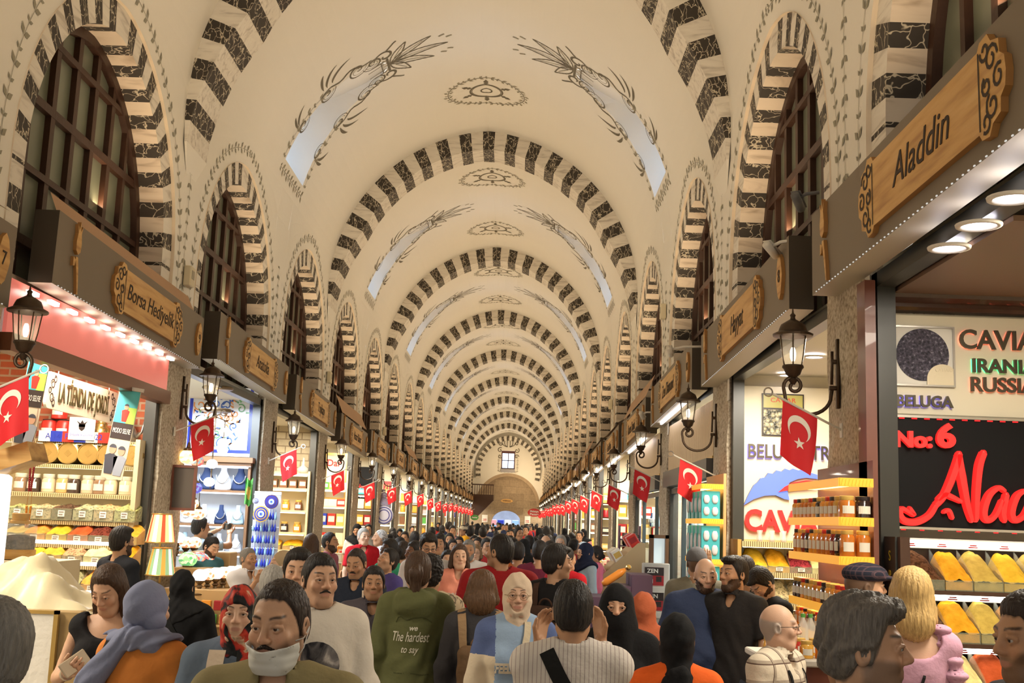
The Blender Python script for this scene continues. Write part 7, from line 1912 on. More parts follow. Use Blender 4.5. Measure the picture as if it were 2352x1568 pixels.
  pts = np.array([c[j] for S in sl for c in S for j in (0, 1)]+[np.array((-.3, -.26, hem-.02)), np.array((.3, .26, 1.56))]); ex = max(0, (skirt or 0)-.2)
  v, fc = snet(f, pts.min(0)-.09-ex, pts.max(0)+.09+ex, res*max(1, R))
  o = s.part(name, v, fc, m)
  if ragm:
   o.data.materials.append(ragm[0]); o.data.materials.append(ragm[1]); k = s.k
   mi = []
   for pl in o.data.polygons:
    c = np.array(pl.center)/k; out = abs(c[0]) > s.sw*.72+.25*max(0, 1.33-c[2])*0 and c[2] > 1.0
    el = min(np.linalg.norm(c-e) for e in s.elb); mi.append(0 if not out else (1 if c[2] > 1.31 else 2))
   o.data.polygons.foreach_set('material_index', mi)
  s.shirt = o; s.garments.append(o); return o
 def bvh(s, o): me = o.data; return BVHTree.FromPolygons([v.co.copy() for v in me.vertices], [tuple(p.vertices) for p in me.polygons])
 def strap(s, name, pts, w, m, on=None, off=.007, th=.004):
  """a band laid over a garment along rough body points (in units of a 1.75 m figure)"""
  t = s.bvh(on or s.shirt); P = []
  for i in range(len(pts)-1):
   a, b = Vector(pts[i]), Vector(pts[i+1]); n = max(2, int((b-a).length/.025))
   P += [a+(b-a)*j/n for j in range(n)]
  P.append(Vector(pts[-1])); Q = []; N = []
  for p in P:
   q = t.find_nearest(p*s.k); Q.append(q[0]+q[1]*off); N.append(q[1])
  for _ in range(2): Q = [Q[0]]+[(Q[i-1]+Q[i]*2+Q[i+1])/4 for i in range(1, len(Q)-1)]+[Q[-1]]
  mb = MB(); rings = []
  for i in range(len(Q)):
   d = (Q[min(i+1, len(Q)-1)]-Q[max(i-1, 0)]).normalized(); sd = d.cross(N[i]).normalized()*w*.5; u = N[i]*th
   rings.append([Q[i]-sd, Q[i]+sd, Q[i]+sd+u, Q[i]-sd+u])
  mb.loft(rings, cap=True); return mb.build(name, m, s.o, fix=True)
 def print_text(s, txt, m, c, size, fit=None, front=False, shear=0., on=None, rz=0., name='lettering', off=0.):
  me = text_mesh(txt, size, 0., shear, 'CENTER', 0., 1., 1., off).copy(); xs = [v.co.x for v in me.vertices]; kx = fit/(max(xs)-min(xs)) if fit else 1.
  t = s.bvh(on or s.shirt); sg = 1 if front else -1
  for v in me.vertices:
   x, z = v.co.x*kx, v.co.z; x, z = x*math.cos(rz)-z*math.sin(rz), x*math.sin(rz)+z*math.cos(rz)
   p = Vector((c[0]+x*sg, -.6 if front else .6, c[1]+z))*s.k; h = t.ray_cast(p, Vector((0, 1 if front else -1, 0)))
   v.co = (h[0]+Vector((0, -.003*sg, 0))) if h[0] else p*.2
  me.materials.clear(); me.materials.append(m); return link(name, me, s.o)
 def patch(s, name, poly, m, front=True, on=None, off=.004, mats=None):
  """flat print (polygon grid in x,z) laid on a garment"""
  t = s.bvh(on or s.shirt); sg = 1 if front else -1; mb = MB(); c = (sum(p[0] for p in poly)/len(poly), sum(p[1] for p in poly)/len(poly)); R_ = 6; V = []
  n = len(poly)
  for r in range(R_+1):
   for p in poly:
    x, z = c[0]+(p[0]-c[0])*r/R_, c[1]+(p[1]-c[1])*r/R_; q = Vector((x, -.6 if front else .6, z))*s.k; h = t.ray_cast(q, Vector((0, 1 if front else -1, 0))); V.append((h[0]+Vector((0, -off*sg, 0))) if h[0] else Vector((x, 0, z))*s.k)
  mb.smooth = True; mb.add(V, [(r*n+i, r*n+(i+1) % n, (r+1)*n+(i+1) % n, (r+1)*n+i) for r in range(R_) for i in range(n)]); return mb.build(name, m, s.o)
 def glasses(s, m, round_=False):
  mb = MB(); mb.smooth = True; r = .024 if round_ else .022
  for i in (-1, 1):
   mb.tube([(i*.033+r*math.cos(a), -.106+.004*abs(math.cos(a)), .008+r*(.95 if round_ else .72)*math.sin(a)) for a in [2*PI*j/20 for j in range(21)]], .0016, 5); mb.tube([(i*.056, -.102, .012), (i*.076, -.06, .012), (i*.08, .01, .008)], .0016, 5)
  mb.tube([(-.011, -.107, .012), (0, -.112, .015), (.011, -.107, .012)], .0016, 5)
  mb.v = [s.W(v) for v in mb.v]; return mb.build('glasses', m, s.o)
 def headpart(s, name, fn, lo, hi, res, m, cols=None): v, f = snet(fn, lo, hi, res); return s.part(name, v@s.HR.T+s.hc, f, m, cols)
 def bodypart(s, name, fn, lo, hi, res, m): v, f = snet(fn, lo, hi, res); return s.part(name, v, f, m)
 def hijab(s, m, face=(.058, .078), drape='short', under=None, res=.0075, back=False, off=.052):
  hl, nb, torso = s.hl, s.up((0, .02, 1.475)), s.torso
  def f(P):
   q = hl(P); d = g_ell(q, (0, .018, .02), (.088, .112, .118)); d = smin(d, g_ell(q, (0, -.015, -.05), (.077, .088, .095)), .03)
   c0 = g_cap(P, s.hc+s.HR@np.array((0, .02, -.09)), nb+np.array((0, .0, -.03)), .07, .115); d = smin(d, c0, .04); cw = g_cap(P, s.hc+s.HR@np.array((0, -.008, -.150)), nb+np.array((0, -.005, -.035)), .070, .112)+.003*np.sin(P[:, 2]*150+P[:, 0]*35)
   if drape != 'none':
    e = smax(torso(P, off), (1.37 if drape == 'short' else 1.12)-P[:, 2]+.55*np.abs(P[:, 0])*(1 if drape == 'short' else .3), .01); d = smin(d, e, .04)
   x, y, z = P[:, 0], P[:, 1], P[:, 2]
   d = d+.0022*np.sin(z*62+14*x+5*np.sin(x*22))+.0014*np.sin(z*95-x*30+y*40)
   if not back: d = smax(d, -g_ell(q, (0, -.13, -.012), (face[0], .085, face[1])), .008)
   return smin(d, cw, .012)
  lo, hi = np.array((-.26, -.24, 1.02 if drape == 'long' else 1.2)), np.array((.26, .26, 1.83)); hi = np.maximum(hi, s.hc+.16); lo = np.minimum(lo, s.hc-np.array((.15, .17, .3)))
  o = s.bodypart('headscarf', f, lo, hi, res, m)
  if under: s.headpart('under_scarf', lambda q: smax(smax(g_ell(q, (0, .016, .022), (.079, .102, .108)), -g_ell(q, (0, -.13, -.03), (.06, .085, .082)), .006), -(z_ := q[:, 2]), .006), (-.1, -.13, -.02), (.1, .14, .15), .006, under)
  return o
# ================================================================ the cast, from the camera outwards
C = cloth_mat
def box_on(s, name, c, d, m, rot=(0, 0, 0), b=.01):
 mb = MB(); mb.rbox(-d[0]/2, d[0]/2, -d[1]/2, d[1]/2, -d[2]/2, d[2]/2, b); return mb.build(name, m, s.o, loc=tuple(x*s.k for x in c), rot=rot)
def backpack(s, m, w=.28, h=.40, d=.13, z=1.17, y=.19, m2=None):
 def f(P):
  q = np.abs(P-np.array((0, y, z)))-np.array((w/2-.05, d/2-.05, h/2-.06)); o = np.sqrt((np.maximum(q, 0)**2).sum(1))-.055
  p2 = np.abs(P-np.array((0, y+d*.42, z-.07)))-np.array((w/2-.085, .0, h/4-.05)); return smin(o, np.sqrt((np.maximum(p2, 0)**2).sum(1))-.045, .01)+.003*np.sin(P[:, 2]*50+P[:, 0]*30)
 o = s.bodypart('backpack', f, (-w/2-.03, y-d, z-h/2-.03), (w/2+.03, y+d, z+h/2+.03), .011, m)
 for i in (-1, 1): s.strap('backpack_strap', [(i*.09, .13, z+h*.42), (i*.105, .10, 1.42), (i*.115, .02, 1.50), (i*.12, -.10, 1.38), (i*.14, -.14, 1.2)], .05, m2 or m)
 mb = MB(); mb.smooth = True; mb.tube([(.05*math.cos(a)*s.k, (y-.02)*s.k, (z+h/2-.005+.05*math.sin(a))*s.k) for a in [PI*i/8 for i in range(9)]], .008, 6); mb.build('carry_loop', m, s.o); return o
p = Person(652, 1340, 3.35, -6, 'nearest man, buzz-cut, white face mask pulled below his nose, khaki shirt', skin='light', build=1.12, hair='short', hairc='dark', hline='recede', hvol=.003, yaw=-8, pitch=9, top=C('khaki_shirt', (.26, .215, .105)), sleeve='short', neck='polo', topkw=dict(collar=True, loose=.006), stubble=.5, stache=.0062, res=.8)
def maskf(q):
 h = p.hf(q); x, y, z = q[:, 0], q[:, 1], q[:, 2]; d = smax(np.abs(h-.011-.010*np.exp(-((z+.06)/.03)**2-(x/.04)**2))-.0032, np.maximum(np.maximum(z+.050-.16*np.abs(x), -.128-z), y+.030), .003); return d+.0005*np.sin(z*260)
p.headpart('face_mask', maskf, (-.1, -.16, -.15), (.1, .02, -.02), .0038, mat('mask_white', (.66, .66, .62), .75))
mb = MB(); mb.smooth = True
for i in (-1, 1):
 for z0 in (-.045, -.10): mb.tube([p.W(q) for q in ((i*.066, -.03, z0+.01), (i*.081, -.005, z0*.5-.01), (i*.088, .02, -.004))], .0016, 5)
mb.build('ear_loops', mat('mask_white'), p.o)
Person(1985, 1387, 3.0, 80, 'young man with thick wavy grey-streaked hair and short beard, profile, lower right', skin='light', hair='wavy', hairc='saltpepper', hvol=.018, yaw=-2, stubble=.8, top=C('dark_top', (.03, .03, .035)), neck='crew', res=.85)
Person(-24, 1390, 2.8, -104, 'grey-haired man cut off by the left edge, seen from behind', skin='olive', hair='short', hairc='grey', hvol=.014, hline='low', top=C('dark_top', (.03, .03, .035)), res=1.1)
Person(2370, 1372, 3.3, -78, 'dark-haired bearded man in profile at the right edge', skin='tan', hair='short', hairc='dark', stubble=.85, top=C('dark_top', (.03, .03, .035)), res=1.1, pitch=6)
p = Person(1318, 1340, 4.6, 178, 'man in white striped shirt seen from behind, black shoulder strap, raising a phone', skin='tan', build=1.04, pole=(.02, -.3, -1.), hair='short', hairc='black', hvol=.007, pitch=5, top=C('stripe_shirt', (.60, .55, .50), 'stripev', (.40, .34, .32), 60.), sleeve='long', neck='high', topkw=dict(collar=True, loose=.012, fold=.005), arms=((-.13, -.30, 1.50), (.14, -.30, 1.48)), palm=((.5, 0, 1.), (-.5, 0, 1.)), belly=.03)
p.strap('shoulder_strap', [(.10, .08, 1.47), (.0, .15, 1.30), (-.12, .14, 1.1), (-.17, .1, .95)], .06, C('black_strap', (.012, .012, .012)))
box_on(p, 'phone', (0, -.37, 1.60), (.16, .012, .08), C('black_strap', (.012, .012, .012)), b=.004)
p = Person(348, 1346, 5.0, 158, 'woman seen from behind in blue-grey headscarf and orange blouse', skin='light', female=True, build=1.12, hair='none', top=C('orange_blouse', (.62, .215, .045)), sleeve='long', neck='high', topkw=dict(loose=.02), res=1., eyes=False)
M_BLUE = C('blue_scarf', (.21, .23, .34)); p.headpart('headscarf', lambda q: smin(g_ell(q, (0, .03, .03), (.096, .118, .118)), smin(g_ell(q, (.02, .098, -.095), (.042, .035, .035)), g_cap(q, (-.05, .03, -.045), (.05, .03, -.045), .062), .02), .008)+.0022*np.sin(q[:, 2]*70+q[:, 0]*50+q[:, 1]*30)+np.maximum(0, -.09-q[:, 1])*2, (-.13, -.14, -.16), (.13, .2, .17), .007, M_BLUE)
def tails(P):
 nb = p.up((0, .02, 1.475)); d = g_cap(P*np.array((1, 1.5, 1)), (nb+np.array((.02, .10, .06)))*np.array((1, 1.5, 1)), (nb+np.array((.17, .16, -.17)))*np.array((1, 1.5, 1)), .042, .075); d = smin(d, g_cap(P, nb+np.array((-.02, .09, .05)), nb+np.array((-.12, .06, .0)), .05, .04), .015); d = smin(d, smax(p.torso(P, .055), 1.455-P[:, 2]+.3*np.abs(P[:, 0]), .01), .015); return d+.005*np.sin(P[:, 2]*70+P[:, 0]*95+2*np.sin(P[:, 0]*25))
p.bodypart('scarf_tails', tails, (-.25, -.12, 1.2), (.28, .3, 1.62), .009, M_BLUE)
p.strap('bag_strap', [(.14, .05, 1.46), (.17, .10, 1.30), (.2, .10, 1.0)], .028, C('black_strap', (.012, .012, .012)))
p = Person(262, 1300, 5.8, 4, 'long-haired woman in black strappy top looking down at her phone', skin='light', female=True, hair='curtain', hairc='brown', hvol=.014, yaw=-14, pitch=30, top=C('black_top', (.012, .011, .012)), sleeve='none', neck='strap', arms=((-.10, -.29, 1.22), (.05, -.27, 1.16)), curl=(.7, .6), palm=((.6, .3, .8), (-.3, .5, .8)), res=1.)
box_on(p, 'phone', (-.055, -.36, 1.275), (.075, .012, .145), mat('phone_gold', (.60, .50, .36), .25, metal=.4), rot=(-.7, .9, .1), b=.004)
a = np.array(p.hand[0]); mb = MB(); d = Vector(p.hand[0]-p.elb[0]).normalized(); mb.tube([Vector(a)*p.k-d*.06, Vector(a)*p.k-d*.03], .033, 12); mb.build('watch', M_STEEL, p.o)
p = Person(553, 1352, 4.85, 6, 'woman facing us in red and black patterned headscarf and blue denim jacket', skin='fair', female=True, build=1.1, hair='none', top=C('denim', (.13, .17, .23)), sleeve='long', neck='high', topkw=dict(loose=.014, name='jacket'), res=.9)
p.hijab(C('red_scarf', (.4, .03, .03), 'noise', ((.36, (.012, .014, .014)), (.44, (.02, .018, .02)), (.50, (.42, .03, .02)), (.58, (.50, .06, .03)), (.63, (.60, .42, .28)), (.72, (.02, .03, .03))), 9., .6), (.060, .086), drape='none', under=C('black_top', (.012, .011, .012)))
p.strap('cream_lapel', [(-.07, -.06, 1.47), (-.085, -.16, 1.30), (-.07, -.17, 1.05)], .07, C('lapel_cream', (.62, .50, .38)))
p.strap('red_patterned_lapel', [(.06, -.06, 1.47), (.07, -.16, 1.30), (.05, -.17, 1.05)], .09, MATS['red_scarf'])
p = Person(738, 1277, 5.4, 20, 'young man with moustache and tied-back hair in white printed sweatshirt', skin='light', hair='lowbun', hairc='black', hvol=.006, yaw=8, top=C('white_sweat', (.62, .57, .49)), sleeve='long', topkw=dict(loose=.022, fold=.006), stache=.005, stubble=.15, res=.9)
circ = lambda cx, cz, r, n=24: [(cx+r*math.cos(2*PI*i/n), cz+r*math.sin(2*PI*i/n)) for i in range(n)]
p.patch('round_print', circ(-.02, 1.25, .115), C('moon_print', (.1, .1, .1), 'noise', ((.35, (.02, .02, .025)), (.55, (.16, .15, .15)), (.7, (.5, .46, .42))), 9.))
p.patch('red_swoosh', [(-.13, 1.14), (.03, 1.20), (.04, 1.21), (-.06, 1.185), (-.14, 1.155)], GC['red'], off=.007); p.patch('blue_print', [(-.135, 1.20), (-.10, 1.34), (-.12, 1.355), (-.155, 1.25)], C('print_blue', (.03, .05, .2)), off=.006)
p = Person(1555, 1415, 5.0, 180, 'short woman seen from behind in black headscarf with long tail and orange top', skin='brown', female=True, hair='none', top=C('bright_orange', (.80, .13, .02)), sleeve='long', neck='high', topkw=dict(loose=.01), eyes=False)
p.hijab(C('black_scarf', (.012, .012, .013)), drape='none'); p.bodypart('scarf_tail', lambda P: g_cap(P*np.array((1, 1.6, 1)), (0, .22, 1.47), (.03, .27, 1.02), .06, .085)+.004*np.sin(P[:, 0]*90), (-.2, .02, .88), (.25, .3, 1.6), .01, MATS['black_scarf'])
p.bodypart('scarf_tail', lambda P: g_cap(P*np.array((1, 1.6, 1)), (.05, .22, 1.45), (.16, .24, 1.12), .04, .05), (-.1, .02, 1.0), (.3, .3, 1.6), .012, MATS['black_scarf'])
p = Person(1790, 1392, 5.7, 52, 'balding older man with glasses and camera strap in cream checked shirt', skin='fair', hair='ring', hairc='lightgrey', yaw=24, build=1.12, top=C('plaid_shirt', (.62, .54, .42), 'plaid', (.10, .06, .045), 11.), sleeve='elbow', neck='polo', topkw=dict(collar=True, loose=.014), belly=.03, brow=.5, res=.9)
p.glasses(M_POST); p.strap('camera_strap', [(.07, .03, 1.50), (.085, -.10, 1.36), (.06, -.16, 1.1)], .014, C('black_strap', (.012, .012, .012))); p.strap('camera_strap', [(-.07, .03, 1.50), (-.085, -.10, 1.36), (-.05, -.16, 1.1)], .014, MATS['black_strap'])
p = Person(2092, 1315, 5.3, 172, 'blonde woman seen from behind in lilac ruffled top facing the spice counter', skin='fair', female=True, hair='shoulder', hairc='blonde', hvol=.018, top=C('lilac_top', (.55, .31, .42)), sleeve='none', neck='strap', eyes=False, brow=0)
p.bodypart('ruffle', lambda P: np.abs(g_cap(P, p.up((-.17, .06, 1.30)), p.up((-.12, .03, 1.49)), .045, .035)+.010*np.sin(P[:, 2]*95))-.006, (-.27, -.05, 1.2), (-.05, .16, 1.56), .007, MATS['lilac_top']); p.strap('bag_strap', [(-.1, .02, 1.5), (0, .14, 1.25), (.14, .12, 1.0)], .012, MATS['black_strap'])
p = Person(1418, 1347, 5.8, -6, 'woman in black face veil and black cloak, only her eyes showing', skin='light', female=True, hair='none', top=C('black_cloak', (.010, .010, .011)), sleeve='long', neck='high', hem=.08, topkw=dict(loose=.03, skirt=.26, name='cloak'), smile=True)
def niq(P):
 q = p.hl(P); d = g_ell(q, (0, .018, .018), (.092, .114, .118)); d = smin(d, g_ell(q, (0, -.02, -.06), (.084, .092, .12)), .03); nb = p.up((0, .02, 1.475)); d = smin(d, g_cap(P, nb+np.array((0, 0, .04)), nb+np.array((0, .0, -.42)), .12, .25), .08); d = d+.004*np.sin(P[:, 0]*45+3*np.sin(P[:, 2]*9)); return smax(d, -g_ell(q, (0, -.13, .012), (.062, .08, .034)), .008)
p.bodypart('face_veil', niq, (-.34, -.33, .96), (.34, .34, 1.84), .011, MATS['black_cloak'])
p = Person(1190, 1322, 6.2, 2, 'smiling woman in beige headscarf and round glasses, blue sweatshirt lettered FEELGOOD', skin='fair', female=True, hair='none', top=C('sky_sweat', (.29, .40, .56)), sleeve='long', neck='high', topkw=dict(loose=.022, ragm=(C('royal_sleeve', (.10, .14, .30)), C('cream_sleeve', (.66, .56, .42)))), smile=True, res=.8, lips=(.5, .16, .13))
p.hijab(C('beige_scarf', (.63, .49, .36)), (.056, .080), drape='none', under=MATS['black_top'], res=.006); p.glasses(mat('thin_gold', (.35, .22, .12), .3, metal=.6), True)
p.print_text('FEELGOOD', C('felt_letters', (.72, .64, .50)), (.0, 1.24), .075, fit=.24, front=True, off=.004)
p.bodypart('cream_tote', lambda P: np.sqrt((np.maximum(np.abs((P-np.array((.09, -.22, .98)))@rotm(0, 0, .5))-np.array((.10, .02, .12)), 0)**2).sum(1))-.035, (-.12, -.34, .78), (.32, -.1, 1.2), .012, C('tote_cream', (.66, .56, .40))); p.strap('tote_strap', [(.02, -.15, 1.12), (.04, -.15, 1.3), (.06, -.05, 1.48)], .035, MATS['tote_cream'])
p = Person(962, 1272, 7.1, 180, 'woman seen from behind with brown ponytail in long olive hooded jacket', skin='light', female=True, build=1.05, hair='ponylong', hairc='brown', hvol=.010, top=C('olive_jacket', (.115, .12, .048)), sleeve='long', neck='high', hem=.62, topkw=dict(loose=.024, hood=True, skirt=.22, name='jacket', fold=.005), eyes=False, res=1.)
M_CH = C('chalk_print', (.66, .62, .50))
p.print_text('we', M_CH, (-.0, 1.30), .045, shear=.3, off=.001); p.print_text('The hardest', M_CH, (.02, 1.245), .085, fit=.23, shear=.35, off=.0005); p.print_text('to say', M_CH, (.02, 1.17), .06, fit=.11, shear=.35, off=.0005)
for z in (1.345, 1.03): p.strap('seam', [(-.15, .2, z), (.15, .2, z)], .006, C('olive_seam', (.07, .075, .03)), off=.001, th=.001)
p = Person(1108, 1318, 6.9, 180, 'woman seen from behind with bobbed brown hair, dark jacket and brown backpack', skin='light', female=True, hair='bob', hairc='chestnut', hvol=.02, top=C('charcoal_jacket', (.045, .042, .045)), sleeve='long', neck='high', topkw=dict(loose=.02, name='jacket'), eyes=False, brow=0)
p.bodypart('denim_collar', lambda P: smax(np.abs(g_cap(P, p.up((0, .02, 1.44)), p.up((0, .0, 1.60)), .088, .072))-.007, np.maximum(1.455-P[:, 2], P[:, 2]-1.515), .004), (-.14, -.12, 1.42), (.14, .16, 1.55), .008, C('collar_blue', (.16, .21, .29))); backpack(p, C('tan_brown_pack', (.16, .095, .05)), .26, .42, .13, 1.10, m2=C('tan_strap', (.34, .22, .12)))
p = Person(1985, 1299, 6.3, 112, 'man in dark flat cap and navy striped T-shirt looking toward the spices', skin='olive', hair='buzz', hairc='dark', yaw=-20, stubble=.55, top=C('breton', (.62, .60, .57), 'stripeh', (.045, .05, .09), 55.), neck='crew', topkw=dict(loose=.008), build=1.08)
p.headpart('flat_cap', lambda q: smax(smin(g_ell(q, (0, .0, .075), (.098, .125, .062)), g_ell(q, (0, -.115, .055), (.075, .055, .012)), .02), -(q[:, 2]-.035-.0*q[:, 1]), .006), (-.12, -.19, .01), (.12, .15, .16), .006, C('cap_check', (.02, .022, .035), 'plaid', (.10, .06, .07), 40.))
p = Person(1478, 1365, 6.7, 172, 'woman seen from behind in rust-orange headscarf and grey jacket', skin='light', female=True, hair='none', top=C('grey_jacket', (.27, .25, .24)), sleeve='long', neck='high', topkw=dict(name='jacket'), eyes=False); p.hijab(C('rust_scarf', (.46, .115, .05)), drape='long', back=True, res=.009)
p = Person(423, 1313, 7.4, 174, 'woman seen from behind in black headscarf and long black cloak with ring buckle strap', skin='light', female=True, build=1.08, hair='none', top=MATS['black_cloak'], sleeve='long', neck='high', hem=.08, topkw=dict(loose=.045, skirt=.27, name='cloak'), eyes=False); p.hijab(MATS['black_scarf'], drape='short', back=True)
p.strap('strap', [(.06, .12, 1.46), (.0, .16, 1.36), (-.12, .16, 1.2)], .03, MATS['black_strap']); mb = MB(); mb.tube([(.02+.02*math.cos(a), .20, 1.345+.013*math.sin(a)) for a in [2*PI*i/10 for i in range(11)]], .004, 5); mb.build('ring_buckle', M_BRASS, p.o)
p = Person(1620, 1285, 8.2, 3, 'bald bearded man in loose navy T-shirt facing us', skin='fair', build=1.22, hair='none', hairc='black', pitch=8, beard=.007, stubble=.35, top=C('navy_tee', (.035, .05, .105)), sleeve='elbow', topkw=dict(loose=.03, fold=.006), belly=.05)
p = Person(1686, 1281, 8.0, -42, 'dark-haired bearded man in black polo, tattooed forearm, looking left', skin='tan', build=1.05, hair='quiff', hairc='black', hvol=.008, yaw=-18, beard=.0055, stubble=.38, top=C('black_polo', (.022, .02, .02)), neck='polo', topkw=dict(collar=True))
p.strap('tattoo', [tuple(np.array(p.elb[1])*.6+np.array(p.hand[1])*.4+np.array((.02, -.03, 0))), tuple(np.array(p.elb[1])*.35+np.array(p.hand[1])*.65+np.array((.02, -.03, 0)))], .04, C('tattoo_ink', (.10, .07, .06)), on=p.o, off=.0005, th=.0005)
p = Person(1600, 1262, 9.7, 176, 'man seen from behind in grey baseball cap raising his hand behind the bald man', skin='olive', hair='buzz', hairc='dark', top=C('olive_grey_tee', (.16, .15, .115)), arms=((-.13, -.26, 1.60), None), pole=(.1, -.3, -1.), curl=(.1, .4), palm=((0, -1, .2), None), eyes=False, build=1.1)
p.headpart('cap', lambda q: smax(smin(g_ell(q, (0, .012, .04), (.092, .112, .105)), g_ell(q, (0, -.13, .045), (.07, .06, .01)), .015), .02-q[:, 2], .006), (-.12, -.2, .0), (.12, .15, .17), .008, C('cap_grey', (.12, .12, .13)))
Person(1712, 1279, 9.2, 168, 'short-haired man in charcoal T-shirt behind the black polo man', skin='olive', hair='short', hairc='dark', hvol=.006, top=C('charcoal_tee', (.06, .057, .05)), eyes=False)
Person(1792, 1298, 8.9, -62, 'bearded man in black T-shirt bending over the caviar shop counter', skin='fair', hair='quiff', hairc='black', hvol=.012, pitch=38, lean=16, beard=.007, top=MATS['black_top'], arms=((-.1, -.45, 1.0), (.12, -.4, 1.0)))
Person(283, 1213, 9.9, 146, 'man in dark T-shirt seen from behind at the spice display', skin='olive', hair='quiff', hairc='black', hvol=.012, beard=.006, top=C('ink_tee', (.018, .02, .026)), eyes=False, build=1.02)
Person(688, 1268, 6.4, 6, 'dark-haired boyish man behind the moustached one, half hidden', skin='light', hair='short', hairc='black', hvol=.016, top=MATS['dark_top'], res=1.1)
Person(628, 1302, 7.0, 180, 'grey-haired man seen from behind beyond the masked man', skin='fair', hair='short', hairc='lightgrey', hvol=.006, top=C('plain_blue', (.10, .14, .2)), eyes=False, res=1.2)
p = Person(860, 1305, 7.8, 8, 'stocky man in dark grey polo with short dark hair walking toward us', skin='tan', build=1.12, hair='short', hairc='black', hvol=.010, top=C('grey_polo', (.075, .065, .075)), neck='polo', topkw=dict(collar=True, loose=.008), belly=.02, stubble=.25)
p = Person(822, 1262, 9.2, -8, 'balding man with moustache in navy polo looking down', skin='tan', build=1.1, hair='short', hairc='dark', hline='recede', hvol=.004, pitch=16, yaw=-6, stache=.007, stubble=.35, top=C('navy_polo', (.02, .026, .042)), neck='polo', topkw=dict(collar=True))
p.strap('camera_strap', [(.07, .03, 1.50), (.09, -.10, 1.36), (.14, -.14, 1.1)], .015, C('lapel_cream', (.62, .50, .38)))
Person(886, 1262, 10.8, -46, 'man in violet-blue T-shirt looking up', skin='olive', hair='short', hairc='black', hvol=.012, pitch=-20, stubble=.4, top=C('violet_tee', (.07, .055, .20)), res=1.2)
Person(894, 1241, 12.4, -35, 'dark-skinned woman with braided hair and bare shoulders', skin='dark', female=True, hair='pony', hairc='black', hvol=.014, yaw=-10, top=C('green_top', (.05, .35, .2)), sleeve='none', neck='strap', res=1.4)
p = Person(990, 1281, 7.6, 176, 'man in beige shirt with dark leaf pattern seen behind the olive jacket', skin='olive', hair='curly', hairc='black', hvol=.018, top=C('leaf_shirt', (.5, .4, .27), 'noise', ((.40, (.52, .42, .28)), (.5, (.5, .4, .27)), (.53, (.05, .04, .03)), (.57, (.5, .4, .27))), 6.), eyes=False, res=1.2, topkw=dict(loose=.012))
p = Person(1056, 1253, 11.2, -2, 'woman in coral T-shirt with grey crossbody bag, hair to her shoulders', skin='fair', female=True, hair='shoulder', hairc='brown', hvol=.010, yaw=12, top=C('coral_tee', (.78, .30, .21)), neck='v', topkw=dict(loose=.012), legs=MATS['black_top'], arms=((-.30, -.06, .9), None), res=1.1)
p.print_text('SUNDAY', C('white_print', (.7, .6, .55)), (0, 1.255), .06, fit=.2, front=True, off=.003); p.print_text('IS A STATE OF MIND', MATS['white_print'], (0, 1.20), .03, fit=.2, front=True, off=.001)
p.strap('crossbody_strap', [(.10, .02, 1.49), (.05, -.14, 1.3), (-.12, -.14, 1.08)], .03, C('bag_grey', (.28, .25, .2))); box_on(p, 'crossbody_bag', (-.16, -.19, 1.0), (.20, .08, .14), MATS['bag_grey'])
p = Person(1150, 1231, 8.6, -168, 'big man in dark red T-shirt seen from behind, face turned left', skin='tan', build=1.2, hair='short', hairc='black', hvol=.007, yaw=42, stubble=.45, top=C('dark_red_tee', (.27, .012, .014)), topkw=dict(loose=.02), belly=.03, eyes=True)
p = Person(1280, 1257, 8.4, 152, 'dark-haired man in black T-shirt with brown printed backpack, profile to the right', skin='olive', hair='quiff', hairc='black', hvol=.018, yaw=-46, stubble=.5, top=MATS['black_top'], topkw=dict(loose=.008))
backpack(p, C('pack_brown', (.06, .032, .022)), .30, .44, .14, 1.12); p.patch('printed_pocket', [(-.10, 1.0), (.10, 1.0), (.10, 1.2), (-.10, 1.2)], C('pack_print', (.5, .3, .2), 'cells', ((.3, (.52, .30, .19)), (.62, (.5, .28, .18)), (.7, (.03, .02, .02))), 30.), front=False, on=[c for c in p.o.children if c.name.startswith('backpack') and 'strap' not in c.name][0])
Person(985, 1228, 11.3, 4, 'bearded man with full dark hair in white T-shirt looking down', skin='olive', hair='quiff', hairc='black', hvol=.016, pitch=16, yaw=10, beard=.008, top=C('white_tee', (.64, .62, .62)), topkw=dict(loose=.014), res=1.2, build=1.1).glasses(M_POST)
Person(952, 1246, 12.0, -50, 'dark-skinned woman with long black hair looking left', skin='brown', female=True, hair='long', hairc='black', hvol=.012, top=MATS['black_top'], sleeve='none', neck='strap', res=1.3)
p = Person(926, 1247, 13.0, 158, 'woman in pale pink blouse with tied dark hair and black backpack strap', skin='light', female=True, hair='lowbun', hairc='dark', hvol=.016, top=C('pale_pink', (.70, .44, .36)), sleeve='long', neck='high', eyes=False, res=1.3, pitch=10); p.strap('strap', [(.09, .1, 1.46), (.1, .15, 1.3), (.1, .13, 1.1)], .04, MATS['black_strap'])
Person(1008, 1229, 14.0, 2, 'man in sage green polo walking toward us', skin='tan', build=1.08, hair='short', hairc='black', hvol=.008, top=C('sage_polo', (.38, .38, .27)), neck='polo', topkw=dict(collar=True), res=1.4)
Person(1077, 1242, 13.4, 2, 'grey-bearded man in white T-shirt beside the coral T-shirt woman', skin='tan', build=1.12, hair='short', hairc='grey', hvol=.008, beard=.006, top=MATS['white_tee'], res=1.3)
p = Person(1029, 1266, 12.8, 6, 'dark-haired woman drinking from a white cup', skin='light', female=True, hair='lowbun', hairc='black', hvol=.012, top=C('cream_top', (.6, .5, .4)), arms=(None, (.03, -.17, 1.47)), curl=(.4, .7), res=1.3); MB().lathe([(.028, 0), (.038, .09)], 12).build('cup', M_WHITEGOOD, p.o, loc=(0, -.15*p.k, 1.53*p.k), rot=(.9, 0, 0))
